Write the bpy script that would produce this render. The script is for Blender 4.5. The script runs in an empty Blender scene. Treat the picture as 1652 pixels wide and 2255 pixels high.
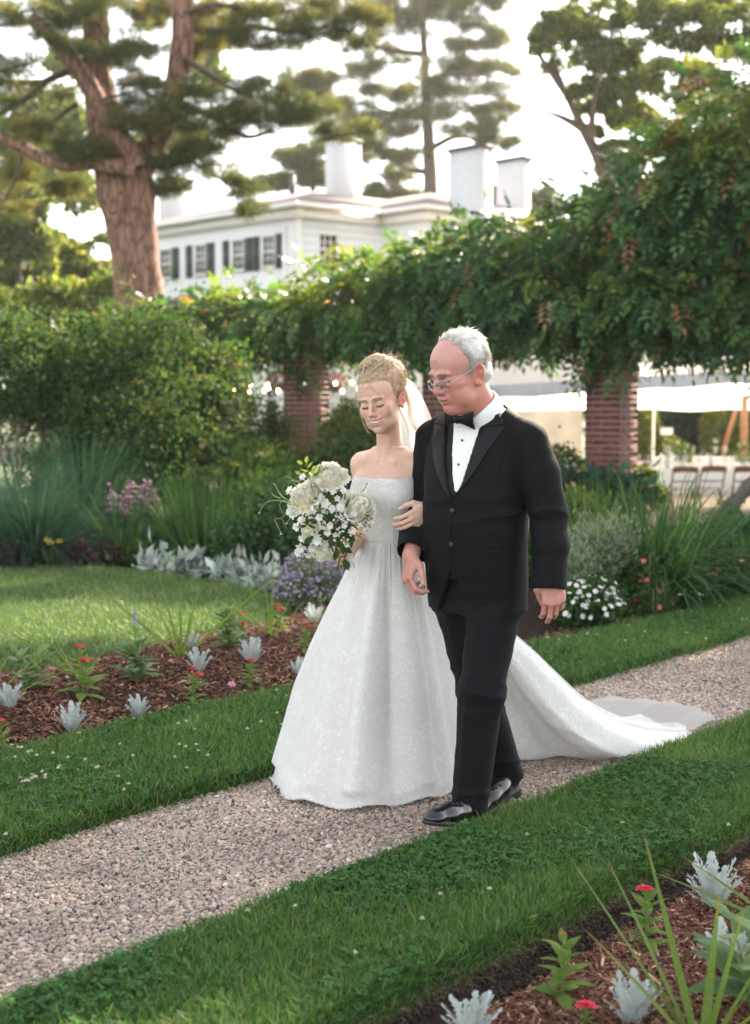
import bpy, math, random
import numpy as np
from mathutils import Vector, Matrix, Euler
from mathutils.bvhtree import BVHTree

S = bpy.context.scene
C = S.collection
R = math.radians

# ------------------------------------------------------------------ camera, world, sun, exposure
CAM_H, CAM_PITCH, CAM_F = 1.5, R(4.57), 3221.0          # focal length in 1652-wide photo pixels
cam_d = bpy.data.cameras.new('camera')
cam = bpy.data.objects.new('camera', cam_d)
C.objects.link(cam)
cam.location = (0, 0, CAM_H)
cam.rotation_euler = (R(90) - CAM_PITCH, 0, 0)
cam_d.sensor_fit = 'VERTICAL'
cam_d.sensor_height = 56.0
cam_d.lens = 56.0 * CAM_F / 2255.0
cam_d.clip_end = 2000
cam_d.dof.use_dof = True
cam_d.dof.focus_distance = 5.15
cam_d.dof.aperture_fstop = 4.4
S.camera = cam

SUN_AZ, SUN_EL = R(32), R(33)                            # azimuth measured from +Y towards +X
sdir = Vector((math.sin(SUN_AZ) * math.cos(SUN_EL), math.cos(SUN_AZ) * math.cos(SUN_EL), math.sin(SUN_EL)))
W = bpy.data.worlds.new('World')
S.world = W
W.use_nodes = True
_n, _l = W.node_tree.nodes, W.node_tree.links
_sky = _n.new('ShaderNodeTexSky')
_sky.sky_type = 'NISHITA'
_sky.sun_disc = False
_sky.sun_elevation = SUN_EL
_sky.sun_rotation = SUN_AZ
_sky.air_density = 1.0
_sky.dust_density = 1.0
_sky.ozone_density = 0.6
_bg = _n['Background']
_bg.inputs[1].default_value = 0.10
_hs = _n.new('ShaderNodeHueSaturation')                   # thin summer cloud: a paler sky all round
_hs.inputs['Saturation'].default_value = .24
_l.new(_sky.outputs[0], _hs.inputs['Color'])
_l.new(_hs.outputs[0], _bg.inputs[0])
sun_d = bpy.data.lights.new('sun', 'SUN')
sun_d.energy = 5.0
sun_d.angle = R(0.6)
sun_d.color = (1.0, 0.86, 0.66)
sun = bpy.data.objects.new('sun', sun_d)
C.objects.link(sun)
sun.rotation_euler = sdir.to_track_quat('Z', 'Y').to_euler()
sun.location = (0, 0, 30)
S.view_settings.view_transform = 'Standard'
S.view_settings.look = 'None'
S.view_settings.gamma = 1
S.view_settings.use_curve_mapping = False
S.view_settings.exposure = 2.45
S.cycles.max_bounces = 8
S.cycles.transparent_max_bounces = 12
S.cycles.caustics_reflective = False
S.cycles.caustics_refractive = False


# ------------------------------------------------------------------ helpers
def at(px, py, Y):
    """point seen at photo pixel (1652 x 2255) at forward distance Y"""
    a, b = (px - 826) / CAM_F, (1127.5 - py) / CAM_F
    c, s = math.cos(CAM_PITCH), math.sin(CAM_PITCH)
    k = Y / (c + b * s)
    return np.array((a * k, Y, CAM_H + (b * c - s) * k))


def gat(px, py, z=0.0):
    a, b = (px - 826) / CAM_F, (1127.5 - py) / CAM_F
    c, s = math.cos(CAM_PITCH), math.sin(CAM_PITCH)
    k = (z - CAM_H) / (b * c - s)
    return np.array((a * k, (c + b * s) * k, z))


PT, PN = np.array((.63, .777)), np.array((-.777, .63))   # along / across the path


def pth(a, p, z=0.0):
    v = PT * a + PN * p
    return np.array((v[0], v[1], z))


def link(o, parent=None):
    C.objects.link(o)
    if parent is not None:
        o.parent = parent
    return o


def tag(o, label=None, cat=None, group=None, kind=None):
    if label: o['label'] = label
    if cat: o['category'] = cat
    if group: o['group'] = group
    if kind: o['kind'] = kind
    return o


def thing(name, label, cat, loc=(0, 0, 0), rz=0.0, group=None):
    o = bpy.data.objects.new(name, None)
    o.empty_display_size = .1
    C.objects.link(o)
    o.location = [float(v) for v in loc]
    o.rotation_euler = (0, 0, rz)
    return tag(o, label, cat, group)


def dup(root, loc, rz=0.0, scale=1.0, label=None):
    r = root.copy()
    C.objects.link(r)
    r.location = [float(v) for v in loc]
    r.rotation_euler = (0, 0, rz)
    r.scale = (scale,) * 3
    if label: r['label'] = label
    for ch in list(root.children):
        c = ch.copy(); C.objects.link(c); c.parent = r
        for g in ch.children:
            d = g.copy(); C.objects.link(d); d.parent = c
    return r


def mesh_data(name, V, F, mat=None, col=None, smooth=False):
    V = np.asarray(V, dtype=np.float32).reshape(-1, 3)
    if not isinstance(F, (list, tuple)) or (len(F) and np.ndim(F[0]) == 1):
        F = [F] if isinstance(F, np.ndarray) else [np.array([f]) for f in F]
    F = [np.asarray(f, dtype=np.int32) for f in F if len(f)]
    me = bpy.data.meshes.new(name)
    me.vertices.add(len(V))
    me.vertices.foreach_set('co', V.ravel())
    nl = sum(f.size for f in F)
    npoly = sum(len(f) for f in F)
    me.loops.add(nl)
    me.polygons.add(npoly)
    me.loops.foreach_set('vertex_index', np.concatenate([f.ravel() for f in F]))
    tot = np.concatenate([np.full(len(f), f.shape[1], np.int32) for f in F])
    st = np.concatenate(([0], np.cumsum(tot)[:-1])).astype(np.int32)
    me.polygons.foreach_set('loop_start', st)
    me.polygons.foreach_set('loop_total', tot)
    if smooth:
        me.polygons.foreach_set('use_smooth', np.ones(npoly, bool))
    if col is not None:
        a = me.attributes.new('col', 'FLOAT_COLOR', 'POINT')
        c4 = np.ones((len(V), 4), np.float32)
        c4[:, :3] = col
        a.data.foreach_set('color', c4.ravel())
    me.update(calc_edges=True)
    me.validate()
    if mat is not None:
        me.materials.append(mat)
    return me


def mk(name, V, F, mat=None, parent=None, col=None, smooth=False, world=True):
    """mesh object; vertices given in world space unless world=False"""
    V = np.asarray(V, dtype=np.float64).reshape(-1, 3)
    if parent is not None and world:
        m = np.array(root_matrix(parent).inverted())
        V = V @ m[:3, :3].T + m[:3, 3]
    o = bpy.data.objects.new(name, mesh_data(name, V, F, mat, col, smooth))
    return link(o, parent)


def root_matrix(o):
    m = Matrix.LocRotScale(o.location, o.rotation_euler, o.scale)
    return root_matrix(o.parent) @ m if o.parent else m


class MB:
    """collects primitive shapes, then builds one mesh object"""
    def __init__(s): s.v, s.f, s.c, s.n = [], {}, [], 0
    def add(s, V, F, col=None):
        V = np.asarray(V, float).reshape(-1, 3)
        for f in F:
            s.f.setdefault(len(f), []).append([i + s.n for i in f])
        s.v.append(V); s.n += len(V)
        s.c.append(np.tile(np.asarray(col if col is not None else (1, 1, 1), float), (len(V), 1)) if np.ndim(col) < 2 else col)
        return s
    def box(s, c, d, rz=0.0, col=None, M3=None, bev=0.0):
        d = np.asarray(d, float) / 2
        if bev <= 0:
            V = np.array([(x, y, z) for z in (-1, 1) for y in (-1, 1) for x in (-1, 1)], float) * d
            F = [(0, 2, 3, 1), (4, 5, 7, 6), (0, 1, 5, 4), (2, 6, 7, 3), (0, 4, 6, 2), (1, 3, 7, 5)]
        else:
            b = min(bev, d.min() * .9)
            V = []; idx = {}
            for sx in (-1, 1):
                for sy in (-1, 1):
                    for sz in (-1, 1):
                        for ax in range(3):
                            p = np.array((sx, sy, sz), float) * d
                            for k in range(3):
                                if k != ax: p[k] -= np.sign(p[k]) * b
                            idx[(sx, sy, sz, ax)] = len(V); V.append(p)
            F = []
            for ax in range(3):
                o1, o2 = (ax + 1) % 3, (ax + 2) % 3
                for sg in (-1, 1):
                    q = []
                    for (p1, p2) in ((-1, -1), (1, -1), (1, 1), (-1, 1)):
                        k = [0, 0, 0]; k[ax] = sg; k[o1] = p1; k[o2] = p2
                        q.append(idx[tuple(k) + (ax,)])
                    F.append(q if sg > 0 else q[::-1])
                for s1 in (-1, 1):
                    for s2 in (-1, 1):
                        a = [0, 0, 0]; bb = [0, 0, 0]
                        a[o1] = s1; a[o2] = s2; bb[o1] = s1; bb[o2] = s2; a[ax] = -1; bb[ax] = 1
                        F.append([idx[tuple(a) + (o1,)], idx[tuple(bb) + (o1,)], idx[tuple(bb) + (o2,)], idx[tuple(a) + (o2,)]])
            for sx in (-1, 1):
                for sy in (-1, 1):
                    for sz in (-1, 1):
                        F.append([idx[(sx, sy, sz, k)] for k in range(3)])
            V = np.array(V)
        if M3 is None:
            cz, sz_ = math.cos(rz), math.sin(rz)
            M3 = np.array(((cz, -sz_, 0), (sz_, cz, 0), (0, 0, 1)))
        return s.add(V @ np.asarray(M3).T + np.asarray(c, float), F, col)
    def tube(s, P, r, sides=8, col=None, cap=True, noise=0.0, seed=0):
        V, F = tube_vf(P, r, sides, cap, noise, seed)
        return s.add(V, F, col)
    def lathe(s, prof, c=(0, 0, 0), sides=20, col=None, wob=0.0):
        V = []; F = []
        for i, (r, z) in enumerate(prof):
            for k in range(sides):
                a = 2 * math.pi * k / sides
                V.append((c[0] + r * math.cos(a), c[1] + r * math.sin(a), c[2] + z))
        for i in range(len(prof) - 1):
            for k in range(sides):
                k2 = (k + 1) % sides
                F.append((i * sides + k, i * sides + k2, (i + 1) * sides + k2, (i + 1) * sides + k))
        if prof[0][0] > 1e-6: F.append(tuple(range(sides))[::-1])
        if prof[-1][0] > 1e-6: F.append(tuple((len(prof) - 1) * sides + k for k in range(sides)))
        return s.add(V, F, col)
    def build(s, name, mat, parent=None, smooth=False, world=True, usecol=False):
        return mk(name, np.concatenate(s.v), [np.array(f) for f in s.f.values()], mat, parent,
                  np.concatenate(s.c) if usecol else None, smooth, world)


def tube_vf(P, r, sides=8, cap=True, noise=0.0, seed=0):
    P = np.asarray(P, float)
    n = len(P)
    r = np.broadcast_to(np.asarray(r, float), (n,))
    T = np.gradient(P, axis=0)
    T /= np.linalg.norm(T, axis=1)[:, None] + 1e-12
    u = np.cross(T[0], (0, 0, 1.0))
    if np.linalg.norm(u) < 1e-3: u = np.cross(T[0], (1.0, 0, 0))
    u /= np.linalg.norm(u)
    rg = np.random.default_rng(seed)
    ph = rg.uniform(0, 6.28, 6)
    V = []
    for i in range(n):
        u = u - T[i] * np.dot(u, T[i]); u /= np.linalg.norm(u) + 1e-12
        w = np.cross(T[i], u)
        a = np.arange(sides) * 2 * math.pi / sides
        rr = r[i] * (1 + noise * (np.sin(3 * a + ph[0] + i * .35) * .5 + np.sin(5 * a + ph[1] - i * .5) * .35 + np.sin(2 * a + ph[2] + i * .9) * .4))
        V.append(P[i] + np.outer(np.cos(a) * rr, u) + np.outer(np.sin(a) * rr, w))
    V = np.concatenate(V)
    F = []
    for i in range(n - 1):
        for k in range(sides):
            k2 = (k + 1) % sides
            F.append((i * sides + k, i * sides + k2, (i + 1) * sides + k2, (i + 1) * sides + k))
    if cap:
        F.append(tuple(range(sides))[::-1])
        F.append(tuple((n - 1) * sides + k for k in range(sides)))
    return V, F


def spline(pts, n):
    """Catmull-Rom resample through points"""
    P = np.asarray(pts, float)
    if len(P) < 3:
        t = np.linspace(0, 1, n)[:, None]
        return P[0] * (1 - t) + P[-1] * t
    Q = np.concatenate(([2 * P[0] - P[1]], P, [2 * P[-1] - P[-2]]))
    out = []
    for t in np.linspace(0, len(P) - 1 - 1e-9, n):
        i = int(t); u = t - i
        a, b, c, d = Q[i], Q[i + 1], Q[i + 2], Q[i + 3]
        out.append(.5 * ((2 * b) + (c - a) * u + (2 * a - 5 * b + 4 * c - d) * u * u + (3 * b - a - 3 * c + d) * u ** 3))
    return np.array(out)


def unit(v):
    v = np.asarray(v, float)
    return v / (np.linalg.norm(v, axis=-1, keepdims=True) + 1e-12)


def rnd_unit(rg, n):
    return unit(rg.normal(size=(n, 3)))


# ------------------------------------------------------------------ materials
def NM(name):
    m = bpy.data.materials.new(name)
    m.use_nodes = True
    nt = m.node_tree
    return m, nt.nodes, nt.links, nt.nodes['Principled BSDF'], nt.nodes['Material Output']


def noise_node(n, l, scale, detail=4, rough=.6, vec=None, coord='Object', dist=0.0):
    t = n.new('ShaderNodeTexNoise')
    t.inputs['Scale'].default_value = scale
    t.inputs['Detail'].default_value = detail
    t.inputs['Roughness'].default_value = rough
    t.inputs['Distortion'].default_value = dist
    if vec is None:
        tc = n.new('ShaderNodeTexCoord')
        vec = tc.outputs[coord]
    l.new(vec, t.inputs['Vector'])
    return t


def ramp_node(n, l, fac, stops):
    r = n.new('ShaderNodeValToRGB')
    e = r.color_ramp.elements
    while len(e) < len(stops): e.new(.5)
    for i, (p, c) in enumerate(stops):
        e[i].position = p
        e[i].color = (c[0], c[1], c[2], 1)
    l.new(fac, r.inputs[0])
    return r


def bump_node(n, l, h, strength, dist, bs):
    b = n.new('ShaderNodeBump')
    b.inputs['Strength'].default_value = strength
    b.inputs['Distance'].default_value = dist
    l.new(h, b.inputs['Height'])
    l.new(b.outputs[0], bs.inputs['Normal'])
    return b


def solid(name, c, rough=.6, var=.15, scale=30, bump=0.0, bdist=.002, metal=0.0, spec=.5, coat=0.0, sheen=0.0, stretch=None):
    """plain material with a little noise in colour and relief"""
    m, n, l, b, o = NM(name)
    vec = None
    if stretch:
        tc = n.new('ShaderNodeTexCoord'); mp = n.new('ShaderNodeMapping')
        mp.inputs['Scale'].default_value = stretch
        l.new(tc.outputs['Object'], mp.inputs[0]); vec = mp.outputs[0]
    t = noise_node(n, l, scale, vec=vec)
    c = np.array(c)
    r = ramp_node(n, l, t.outputs['Fac'], [(.3, c * (1 - var)), (.7, np.minimum(c * (1 + var), .95))])
    l.new(r.outputs[0], b.inputs['Base Color'])
    b.inputs['Roughness'].default_value = rough
    b.inputs['Metallic'].default_value = metal
    b.inputs['Specular IOR Level'].default_value = spec
    b.inputs['Coat Weight'].default_value = coat
    b.inputs['Sheen Weight'].default_value = sheen
    if bump: bump_node(n, l, t.outputs['Fac'], bump, bdist, b)
    return m


def leafmat(name, trans=.35, rough=.5, spec=.35, tint=(1.25, 1.15, .55), fix=None):
    """leaf: colour from the mesh (one per leaf), light passes through it"""
    m, n, l, b, o = NM(name)
    at_ = n.new('ShaderNodeAttribute'); at_.attribute_name = 'col'
    src = at_.outputs['Color']
    t = noise_node(n, l, 60, 2)
    mx = n.new('ShaderNodeMix'); mx.data_type = 'RGBA'; mx.blend_type = 'MULTIPLY'
    mx.inputs['Factor'].default_value = .5
    r = ramp_node(n, l, t.outputs['Fac'], [(.3, (.7, .7, .7)), (.7, (1.25, 1.25, 1.25))])
    l.new(src, mx.inputs['A']); l.new(r.outputs[0], mx.inputs['B'])
    l.new(mx.outputs['Result'], b.inputs['Base Color'])
    b.inputs['Roughness'].default_value = rough
    b.inputs['Specular IOR Level'].default_value = spec
    tr = n.new('ShaderNodeBsdfTranslucent')
    m2 = n.new('ShaderNodeMix'); m2.data_type = 'RGBA'; m2.blend_type = 'MULTIPLY'
    m2.inputs['Factor'].default_value = 1
    m2.inputs['B'].default_value = (*tint, 1)
    l.new(mx.outputs['Result'], m2.inputs['A'])
    l.new(m2.outputs['Result'], tr.inputs['Color'])
    ms = n.new('ShaderNodeMixShader')
    ms.inputs[0].default_value = trans
    l.new(b.outputs[0], ms.inputs[1]); l.new(tr.outputs[0], ms.inputs[2])
    l.new(ms.outputs[0], o.inputs[0])
    return m


MAT = {}
MAT['leaf'] = leafmat('leaf', .48, .62, .16)
MAT['gloss'] = leafmat('glossy_leaf', .42, .38, .4)
MAT['needle'] = leafmat('needle', .45, .6, .2, (1.3, 1.15, .5))
MAT['grass'] = leafmat('grass_blade', .3, .55, .3, (1.2, 1.15, .5))
MAT['clover'] = leafmat('clover_leaf', .25, .8, .08, (1.2, 1.15, .5))
MAT['petal'] = leafmat('petal', .3, .6, .2, (1, 1, 1))
MAT['felt'] = leafmat('felted_leaf', .15, .85, .1, (1, 1, .9))


# ------------------------------------------------------------------ foliage arrays
def pal(rg, n, cols, w=None, jit=.2):
    cols = np.asarray(cols, float)
    i = rg.choice(len(cols), n, p=w)
    return np.clip(cols[i] * (1 + rg.normal(0, jit, (n, 1))) * (1 + rg.normal(0, jit * .35, (n, 3))), .004, .95)


def leaves(rg, P, D, L, Wd, fold=.25, nrm=None):
    """rhombic folded leaves: base P, direction D -> V (n*4,3), F (n,4)"""
    n = len(P)
    D = unit(D)
    N = rnd_unit(rg, n) if nrm is None else nrm + rg.normal(0, .35, (n, 3))
    Sd = unit(np.cross(D, N)); N = np.cross(Sd, D)
    L = np.broadcast_to(L, (n,))[:, None]; Wd = np.broadcast_to(Wd, (n,))[:, None]
    mid = P + D * L * .42
    V = np.stack([P, mid + Sd * Wd / 2 + N * fold * Wd, P + D * L - N * fold * L * .3, mid - Sd * Wd / 2 + N * fold * Wd], 1)
    return V.reshape(-1, 3), np.arange(n * 4).reshape(n, 4)


def in_ell(rg, n, ells, p=3.0, wts=None):
    """points in a union of ellipsoids; larger p pushes them to the shell"""
    c = np.array([e[0] for e in ells], float); r = np.array([np.broadcast_to(e[1], 3) for e in ells], float)
    w = np.prod(r, 1) ** (2 / 3) if wts is None else np.asarray(wts, float)
    i = rg.choice(len(ells), n, p=w / w.sum())
    d = rnd_unit(rg, n)
    q = rg.uniform(0, 1, (n, 1)) ** (1 / p)
    return c[i] + d * q * r[i], unit(d / r[i])


def blades(rg, P, D, L, Wd, droop, seg=4, taper=.0):
    """strap leaves / grass blades that arch over. -> V, [F4]"""
    n = len(P)
    L = np.broadcast_to(L, (n,)).copy(); Wd = np.broadcast_to(Wd, (n,)); droop = np.broadcast_to(droop, (n,))
    D = unit(D)
    Sd = unit(np.cross(D, np.array((0, 0, 1.0)) + rg.normal(0, .3, (n, 3))))
    V = np.zeros((n, seg + 1, 2, 3))
    p = P.copy(); d = D.copy()
    for k in range(seg + 1):
        t = k / seg
        w = Wd * (1 - t ** 1.8) * (.55 + .45 * min(1, t * 4 + .2)) + .0002
        V[:, k, 0] = p - Sd * (w / 2)[:, None]
        V[:, k, 1] = p + Sd * (w / 2)[:, None]
        p = p + d * (L / seg)[:, None]
        d = unit(d + np.array((0, 0, -1.0)) * (droop / seg * (0.5 + t))[:, None])
    b = (np.arange(n) * (seg + 1) * 2)[:, None]
    F = []
    for k in range(seg):
        o = k * 2
        F.append(b + np.array([[o, o + 1, o + 3, o + 2]]))
    return V.reshape(-1, 3), np.concatenate(F), (seg + 1) * 2


def rep(col, k):
    return np.repeat(col, k, axis=0)


def sprays(rg, ells, k, s=.34, flat=.55):
    """break each foliage mass into smaller sprays with air between them"""
    out = []
    for c, r_ in ells:
        c, r_ = np.array(c, float), np.broadcast_to(np.array(r_, float), 3)
        d = rnd_unit(rg, k) * (rg.uniform(.15, 1.0, (k, 1)) ** .5)
        f_ = rg.uniform(.6, 1.25, k)
        for q, g in zip(d, f_):
            sx = float(np.mean(r_)) * s * g
            out.append((c + q * r_ * .92, (sx * 1.25, sx * 1.1, sx * flat)))
    return out


class LB:
    """collects leaf arrays with a colour each"""
    def __init__(s): s.v, s.f, s.c, s.n = [], {}, [], 0
    def add(s, V, F, col):
        for f in (F if isinstance(F, list) else [F]):
            s.f.setdefault(f.shape[1], []).append(f + s.n)
        s.v.append(V); s.c.append(col); s.n += len(V)
        return s
    def build(s, name, mat, parent=None, world=True, smooth=False):
        return mk(name, np.concatenate(s.v), [np.concatenate(f) for f in s.f.values()], mat, parent,
                  np.concatenate(s.c), smooth, world)


def scatter(name, P, rot, scl, col, mat, shape='ico'):
    """loose pieces nobody could count: real geometry laid by geometry nodes"""
    n = len(P)
    me = bpy.data.meshes.new(name)
    me.vertices.add(n)
    me.vertices.foreach_set('co', np.asarray(P, np.float32).ravel())
    for nm, d in (('rot', rot), ('scl', scl)):
        a = me.attributes.new(nm, 'FLOAT_VECTOR', 'POINT'); a.data.foreach_set('vector', np.asarray(d, np.float32).ravel())
    a = me.attributes.new('col', 'FLOAT_COLOR', 'POINT')
    c4 = np.ones((n, 4), np.float32); c4[:, :3] = col
    a.data.foreach_set('color', c4.ravel())
    ob = bpy.data.objects.new(name, me)
    C.objects.link(ob)
    g = bpy.data.node_groups.new(name + '_nodes', 'GeometryNodeTree')
    g.interface.new_socket('Geometry', in_out='INPUT', socket_type='NodeSocketGeometry')
    g.interface.new_socket('Geometry', in_out='OUTPUT', socket_type='NodeSocketGeometry')
    N, Lk = g.nodes, g.links
    gi, go = N.new('NodeGroupInput'), N.new('NodeGroupOutput')
    iop = N.new('GeometryNodeInstanceOnPoints')
    if shape == 'ico':
        sh = N.new('GeometryNodeMeshIcoSphere'); sh.inputs['Subdivisions'].default_value = 2; sh.inputs['Radius'].default_value = 1
        nz = N.new('ShaderNodeTexNoise'); nz.inputs['Scale'].default_value = .9
        vm = N.new('ShaderNodeVectorMath'); vm.operation = 'SUBTRACT'; vm.inputs[1].default_value = (.5, .5, .5)
        vs = N.new('ShaderNodeVectorMath'); vs.operation = 'SCALE'; vs.inputs['Scale'].default_value = .9
        sp = N.new('GeometryNodeSetPosition')
        Lk.new(nz.outputs['Color'], vm.inputs[0]); Lk.new(vm.outputs[0], vs.inputs[0])
        Lk.new(sh.outputs['Mesh'], sp.inputs['Geometry']); Lk.new(vs.outputs[0], sp.inputs['Offset'])
        ss = N.new('GeometryNodeSetShadeSmooth'); Lk.new(sp.outputs[0], ss.inputs[0])
        geo = ss.outputs[0]
    else:
        sh = N.new('GeometryNodeMeshCube'); sh.inputs['Size'].default_value = (1, 1, 1)
        geo = sh.outputs['Mesh']
    sm = N.new('GeometryNodeSetMaterial'); sm.inputs['Material'].default_value = mat
    Lk.new(geo, sm.inputs['Geometry'])
    na = N.new('GeometryNodeInputNamedAttribute'); na.data_type = 'FLOAT_VECTOR'; na.inputs['Name'].default_value = 'rot'
    er = N.new('FunctionNodeEulerToRotation')
    nb = N.new('GeometryNodeInputNamedAttribute'); nb.data_type = 'FLOAT_VECTOR'; nb.inputs['Name'].default_value = 'scl'
    Lk.new(na.outputs['Attribute'], er.inputs[0])
    Lk.new(gi.outputs[0], iop.inputs['Points']); Lk.new(sm.outputs[0], iop.inputs['Instance'])
    Lk.new(er.outputs[0], iop.inputs['Rotation']); Lk.new(nb.outputs['Attribute'], iop.inputs['Scale'])
    Lk.new(iop.outputs[0], go.inputs[0])
    md = ob.modifiers.new('scatter', 'NODES'); md.node_group = g
    ob.data.materials.append(mat)
    return ob


def inst_mat(name, rough=.7, var=.3, scale=120, spec=.4):
    m, n, l, b, o = NM(name)
    a = n.new('ShaderNodeAttribute'); a.attribute_name = 'col'; a.attribute_type = 'INSTANCER'
    t = noise_node(n, l, scale, 3)
    r = ramp_node(n, l, t.outputs['Fac'], [(.3, (1 - var,) * 3), (.7, (1 + var,) * 3)])
    mx = n.new('ShaderNodeMix'); mx.data_type = 'RGBA'; mx.blend_type = 'MULTIPLY'; mx.inputs['Factor'].default_value = 1
    l.new(a.outputs['Color'], mx.inputs['A']); l.new(r.outputs[0], mx.inputs['B'])
    l.new(mx.outputs['Result'], b.inputs['Base Color'])
    b.inputs['Roughness'].default_value = rough
    b.inputs['Specular IOR Level'].default_value = spec
    return m
# ------------------------------------------------------------------ the ground
def ground_z(x, y):
    """lower ground behind the pergola on the right"""
    t = np.clip((np.asarray(y, float) - 18.5) / 4, 0, 1) * np.clip((np.asarray(x, float) + 1.5) / 2.5, 0, 1)
    return -.075 - .49 * t * t * (3 - 2 * t)


def wob(a, s=1.0, ph=0.0):
    a = np.asarray(a, float)
    return s * (np.sin(a * 2.1 + ph) * .5 + np.sin(a * 5.3 + 1.7 * ph + 1) * .3 + np.sin(a * 11.7 + ph * .6 + 2) * .2)


m, n, l, b, o = NM('soil_ground')
t = noise_node(n, l, 3, 6)
r = ramp_node(n, l, t.outputs['Fac'], [(.3, (.028, .045, .016)), (.7, (.055, .075, .028))])
l.new(r.outputs[0], b.inputs['Base Color']); b.inputs['Roughness'].default_value = .95
bump_node(n, l, t.outputs['Fac'], .6, .03, b); MAT['ground'] = m

xs = np.concatenate((np.linspace(-260, -14, 14), np.linspace(-12, 14, 40), np.linspace(16, 260, 14)))
ys = np.concatenate((np.linspace(-20, 30, 60), np.linspace(33, 420, 24)))
X, Y = np.meshgrid(xs, ys)
V = np.stack((X, Y, ground_z(X, Y)), -1).reshape(-1, 3)
nx, ny = len(xs), len(ys)
ii = (np.arange(ny - 1)[:, None] * nx + np.arange(nx - 1)[None]).ravel()
tag(mk('ground', V, np.stack((ii, ii + 1, ii + nx + 1, ii + nx), 1), MAT['ground'], smooth=True), kind='structure')


def strip(name, a0, a1, p0f, p1f, z, mat, na=160, npp=14, edge=.035, drop=.07, mound=0.0, lump=.0):
    """a sheet between two lines along the path, with rounded raised edges"""
    A = np.linspace(a0, a1, na)
    V = []
    for a in A:
        p0, p1 = p0f(a), p1f(a)
        u = np.concatenate(([-.004, 0], np.linspace(edge, p1 - p0 - edge, npp), [p1 - p0, p1 - p0 + .004]))
        for i, q in enumerate(u):
            e = min(q, p1 - p0 - q)
            h = z - drop * max(0, 1 - e / edge) ** 2 if e >= 0 else z - drop - .03
            h += mound * math.sin(math.pi * min(max(q / (p1 - p0), 0), 1))
            if lump: h += lump * (math.sin(a * 3.1 + q * 2.3) + math.sin(a * 7.3 - q * 5.1 + 1) * .6 + math.sin(a * 1.3 + q * 9 + 2) * .5)
            V.append(pth(a, p0 + q, h))
    k = npp + 4
    ii = (np.arange(na - 1)[:, None] * k + np.arange(k - 1)[None]).ravel()
    F = np.stack((ii, ii + k, ii + k + 1, ii + 1), 1)
    return tag(mk(name, V, F, mat, smooth=True), kind='structure')


# --- gravel path
m, n, l, b, o = NM('gravel_bed')
t = noise_node(n, l, 160, 4)
r = ramp_node(n, l, t.outputs['Fac'], [(.3, (.10, .085, .075)), (.7, (.30, .26, .235))])
l.new(r.outputs[0], b.inputs['Base Color']); b.inputs['Roughness'].default_value = .95
bump_node(n, l, t.outputs['Fac'], 1, .01, b); MAT['gravel_bed'] = m
pL = lambda a: 3.86 + float(wob(a, .022, .4))
pR = lambda a: 2.82 + float(wob(a, .022, 2.4))
strip('gravel_path', .3, 30, lambda a: 2.70, lambda a: 4.0, -.002, MAT['gravel_bed'], 120, 10, .05, .02)

rg = np.random.default_rng(5)
MAT['pebble'] = inst_mat('pebble_stone', .65, .25, 90, .35)
pts = []
for (a0, a1, dens) in ((1.2, 4.2, 21500), (4.2, 6.5, 18000), (6.5, 12.5, 10000)):
    k = int((a1 - a0) * 1.12 * dens)
    pts.append(np.stack((rg.uniform(a0, a1, k), rg.uniform(2.79, 3.92, k)), 1))
pts = np.concatenate(pts)
PX = pts[:, :1] * PT + pts[:, 1:] * PN
keep = (np.abs(PX[:, 0]) < PX[:, 1] * .28 + .15) & (PX[:, 1] > 2.9)
PX = PX[keep]; k = len(PX)
sz = np.clip(rg.lognormal(math.log(.0049), .30, k), .0028, .0120)
P = np.concatenate((PX, (sz * .25 + rg.uniform(-.001, .006, k))[:, None]), 1)
scl = sz[:, None] * np.stack((rg.uniform(.9, 1.45, k), rg.uniform(.75, 1.1, k), rg.uniform(.55, .8, k)), 1)
rot = np.stack((rg.normal(0, .35, k), rg.normal(0, .35, k), rg.uniform(0, 6.28, k)), 1)
col = pal(rg, k, [(.385, .295, .235), (.33, .26, .21), (.455, .365, .295), (.245, .20, .168), (.155, .128, .112), (.41, .29, .215), (.54, .455, .385), (.275, .238, .215)],
          [.22, .2, .16, .15, .08, .08, .05, .06], .1)
tag(scatter('gravel', P, rot, scl, col * (1 + .16 * np.sin(P[:, :1] * 2.3 + 1.7 * np.sin(P[:, 1:2] * 1.9)) * np.sin(P[:, 1:2] * 3.1 + 1) + .07 * np.sin(P[:, :1] * 9 + 2 * np.sin(P[:, 1:2] * 7))), MAT['pebble'], 'ico'), kind='stuff')

# --- lawn edges beside the path
m, n, l, b, o = NM('lawn_soil')
t = noise_node(n, l, 14, 6)
r = ramp_node(n, l, t.outputs['Fac'], [(.25, (.018, .036, .010)), (.75, (.04, .075, .02))])
l.new(r.outputs[0], b.inputs['Base Color']); b.inputs['Roughness'].default_value = .95; b.inputs['Specular IOR Level'].default_value = .05; MAT['lawn'] = m
m, n, l, b, o = NM('dark_soil')
t = noise_node(n, l, 60, 6)
r = ramp_node(n, l, t.outputs['Fac'], [(.3, (.012, .008, .006)), (.7, (.05, .034, .024))])
l.new(r.outputs[0], b.inputs['Base Color']); b.inputs['Roughness'].default_value = .95
b.inputs['Specular IOR Level'].default_value = .05; bump_node(n, l, t.outputs['Fac'], 1, .02, b); MAT['soil'] = m
sL = lambda a: 4.86 - .30 * min(max((a - 5.2) / 2.5, 0), 1) - .12 * min(max((a - 8) / 2, 0), 1) + float(wob(a, .02, 5))
sR = lambda a: 2.13 - .10 * min(max((a - 3.9) / 1.5, 0), 1.5) + float(wob(a, .018, 3))
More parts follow.
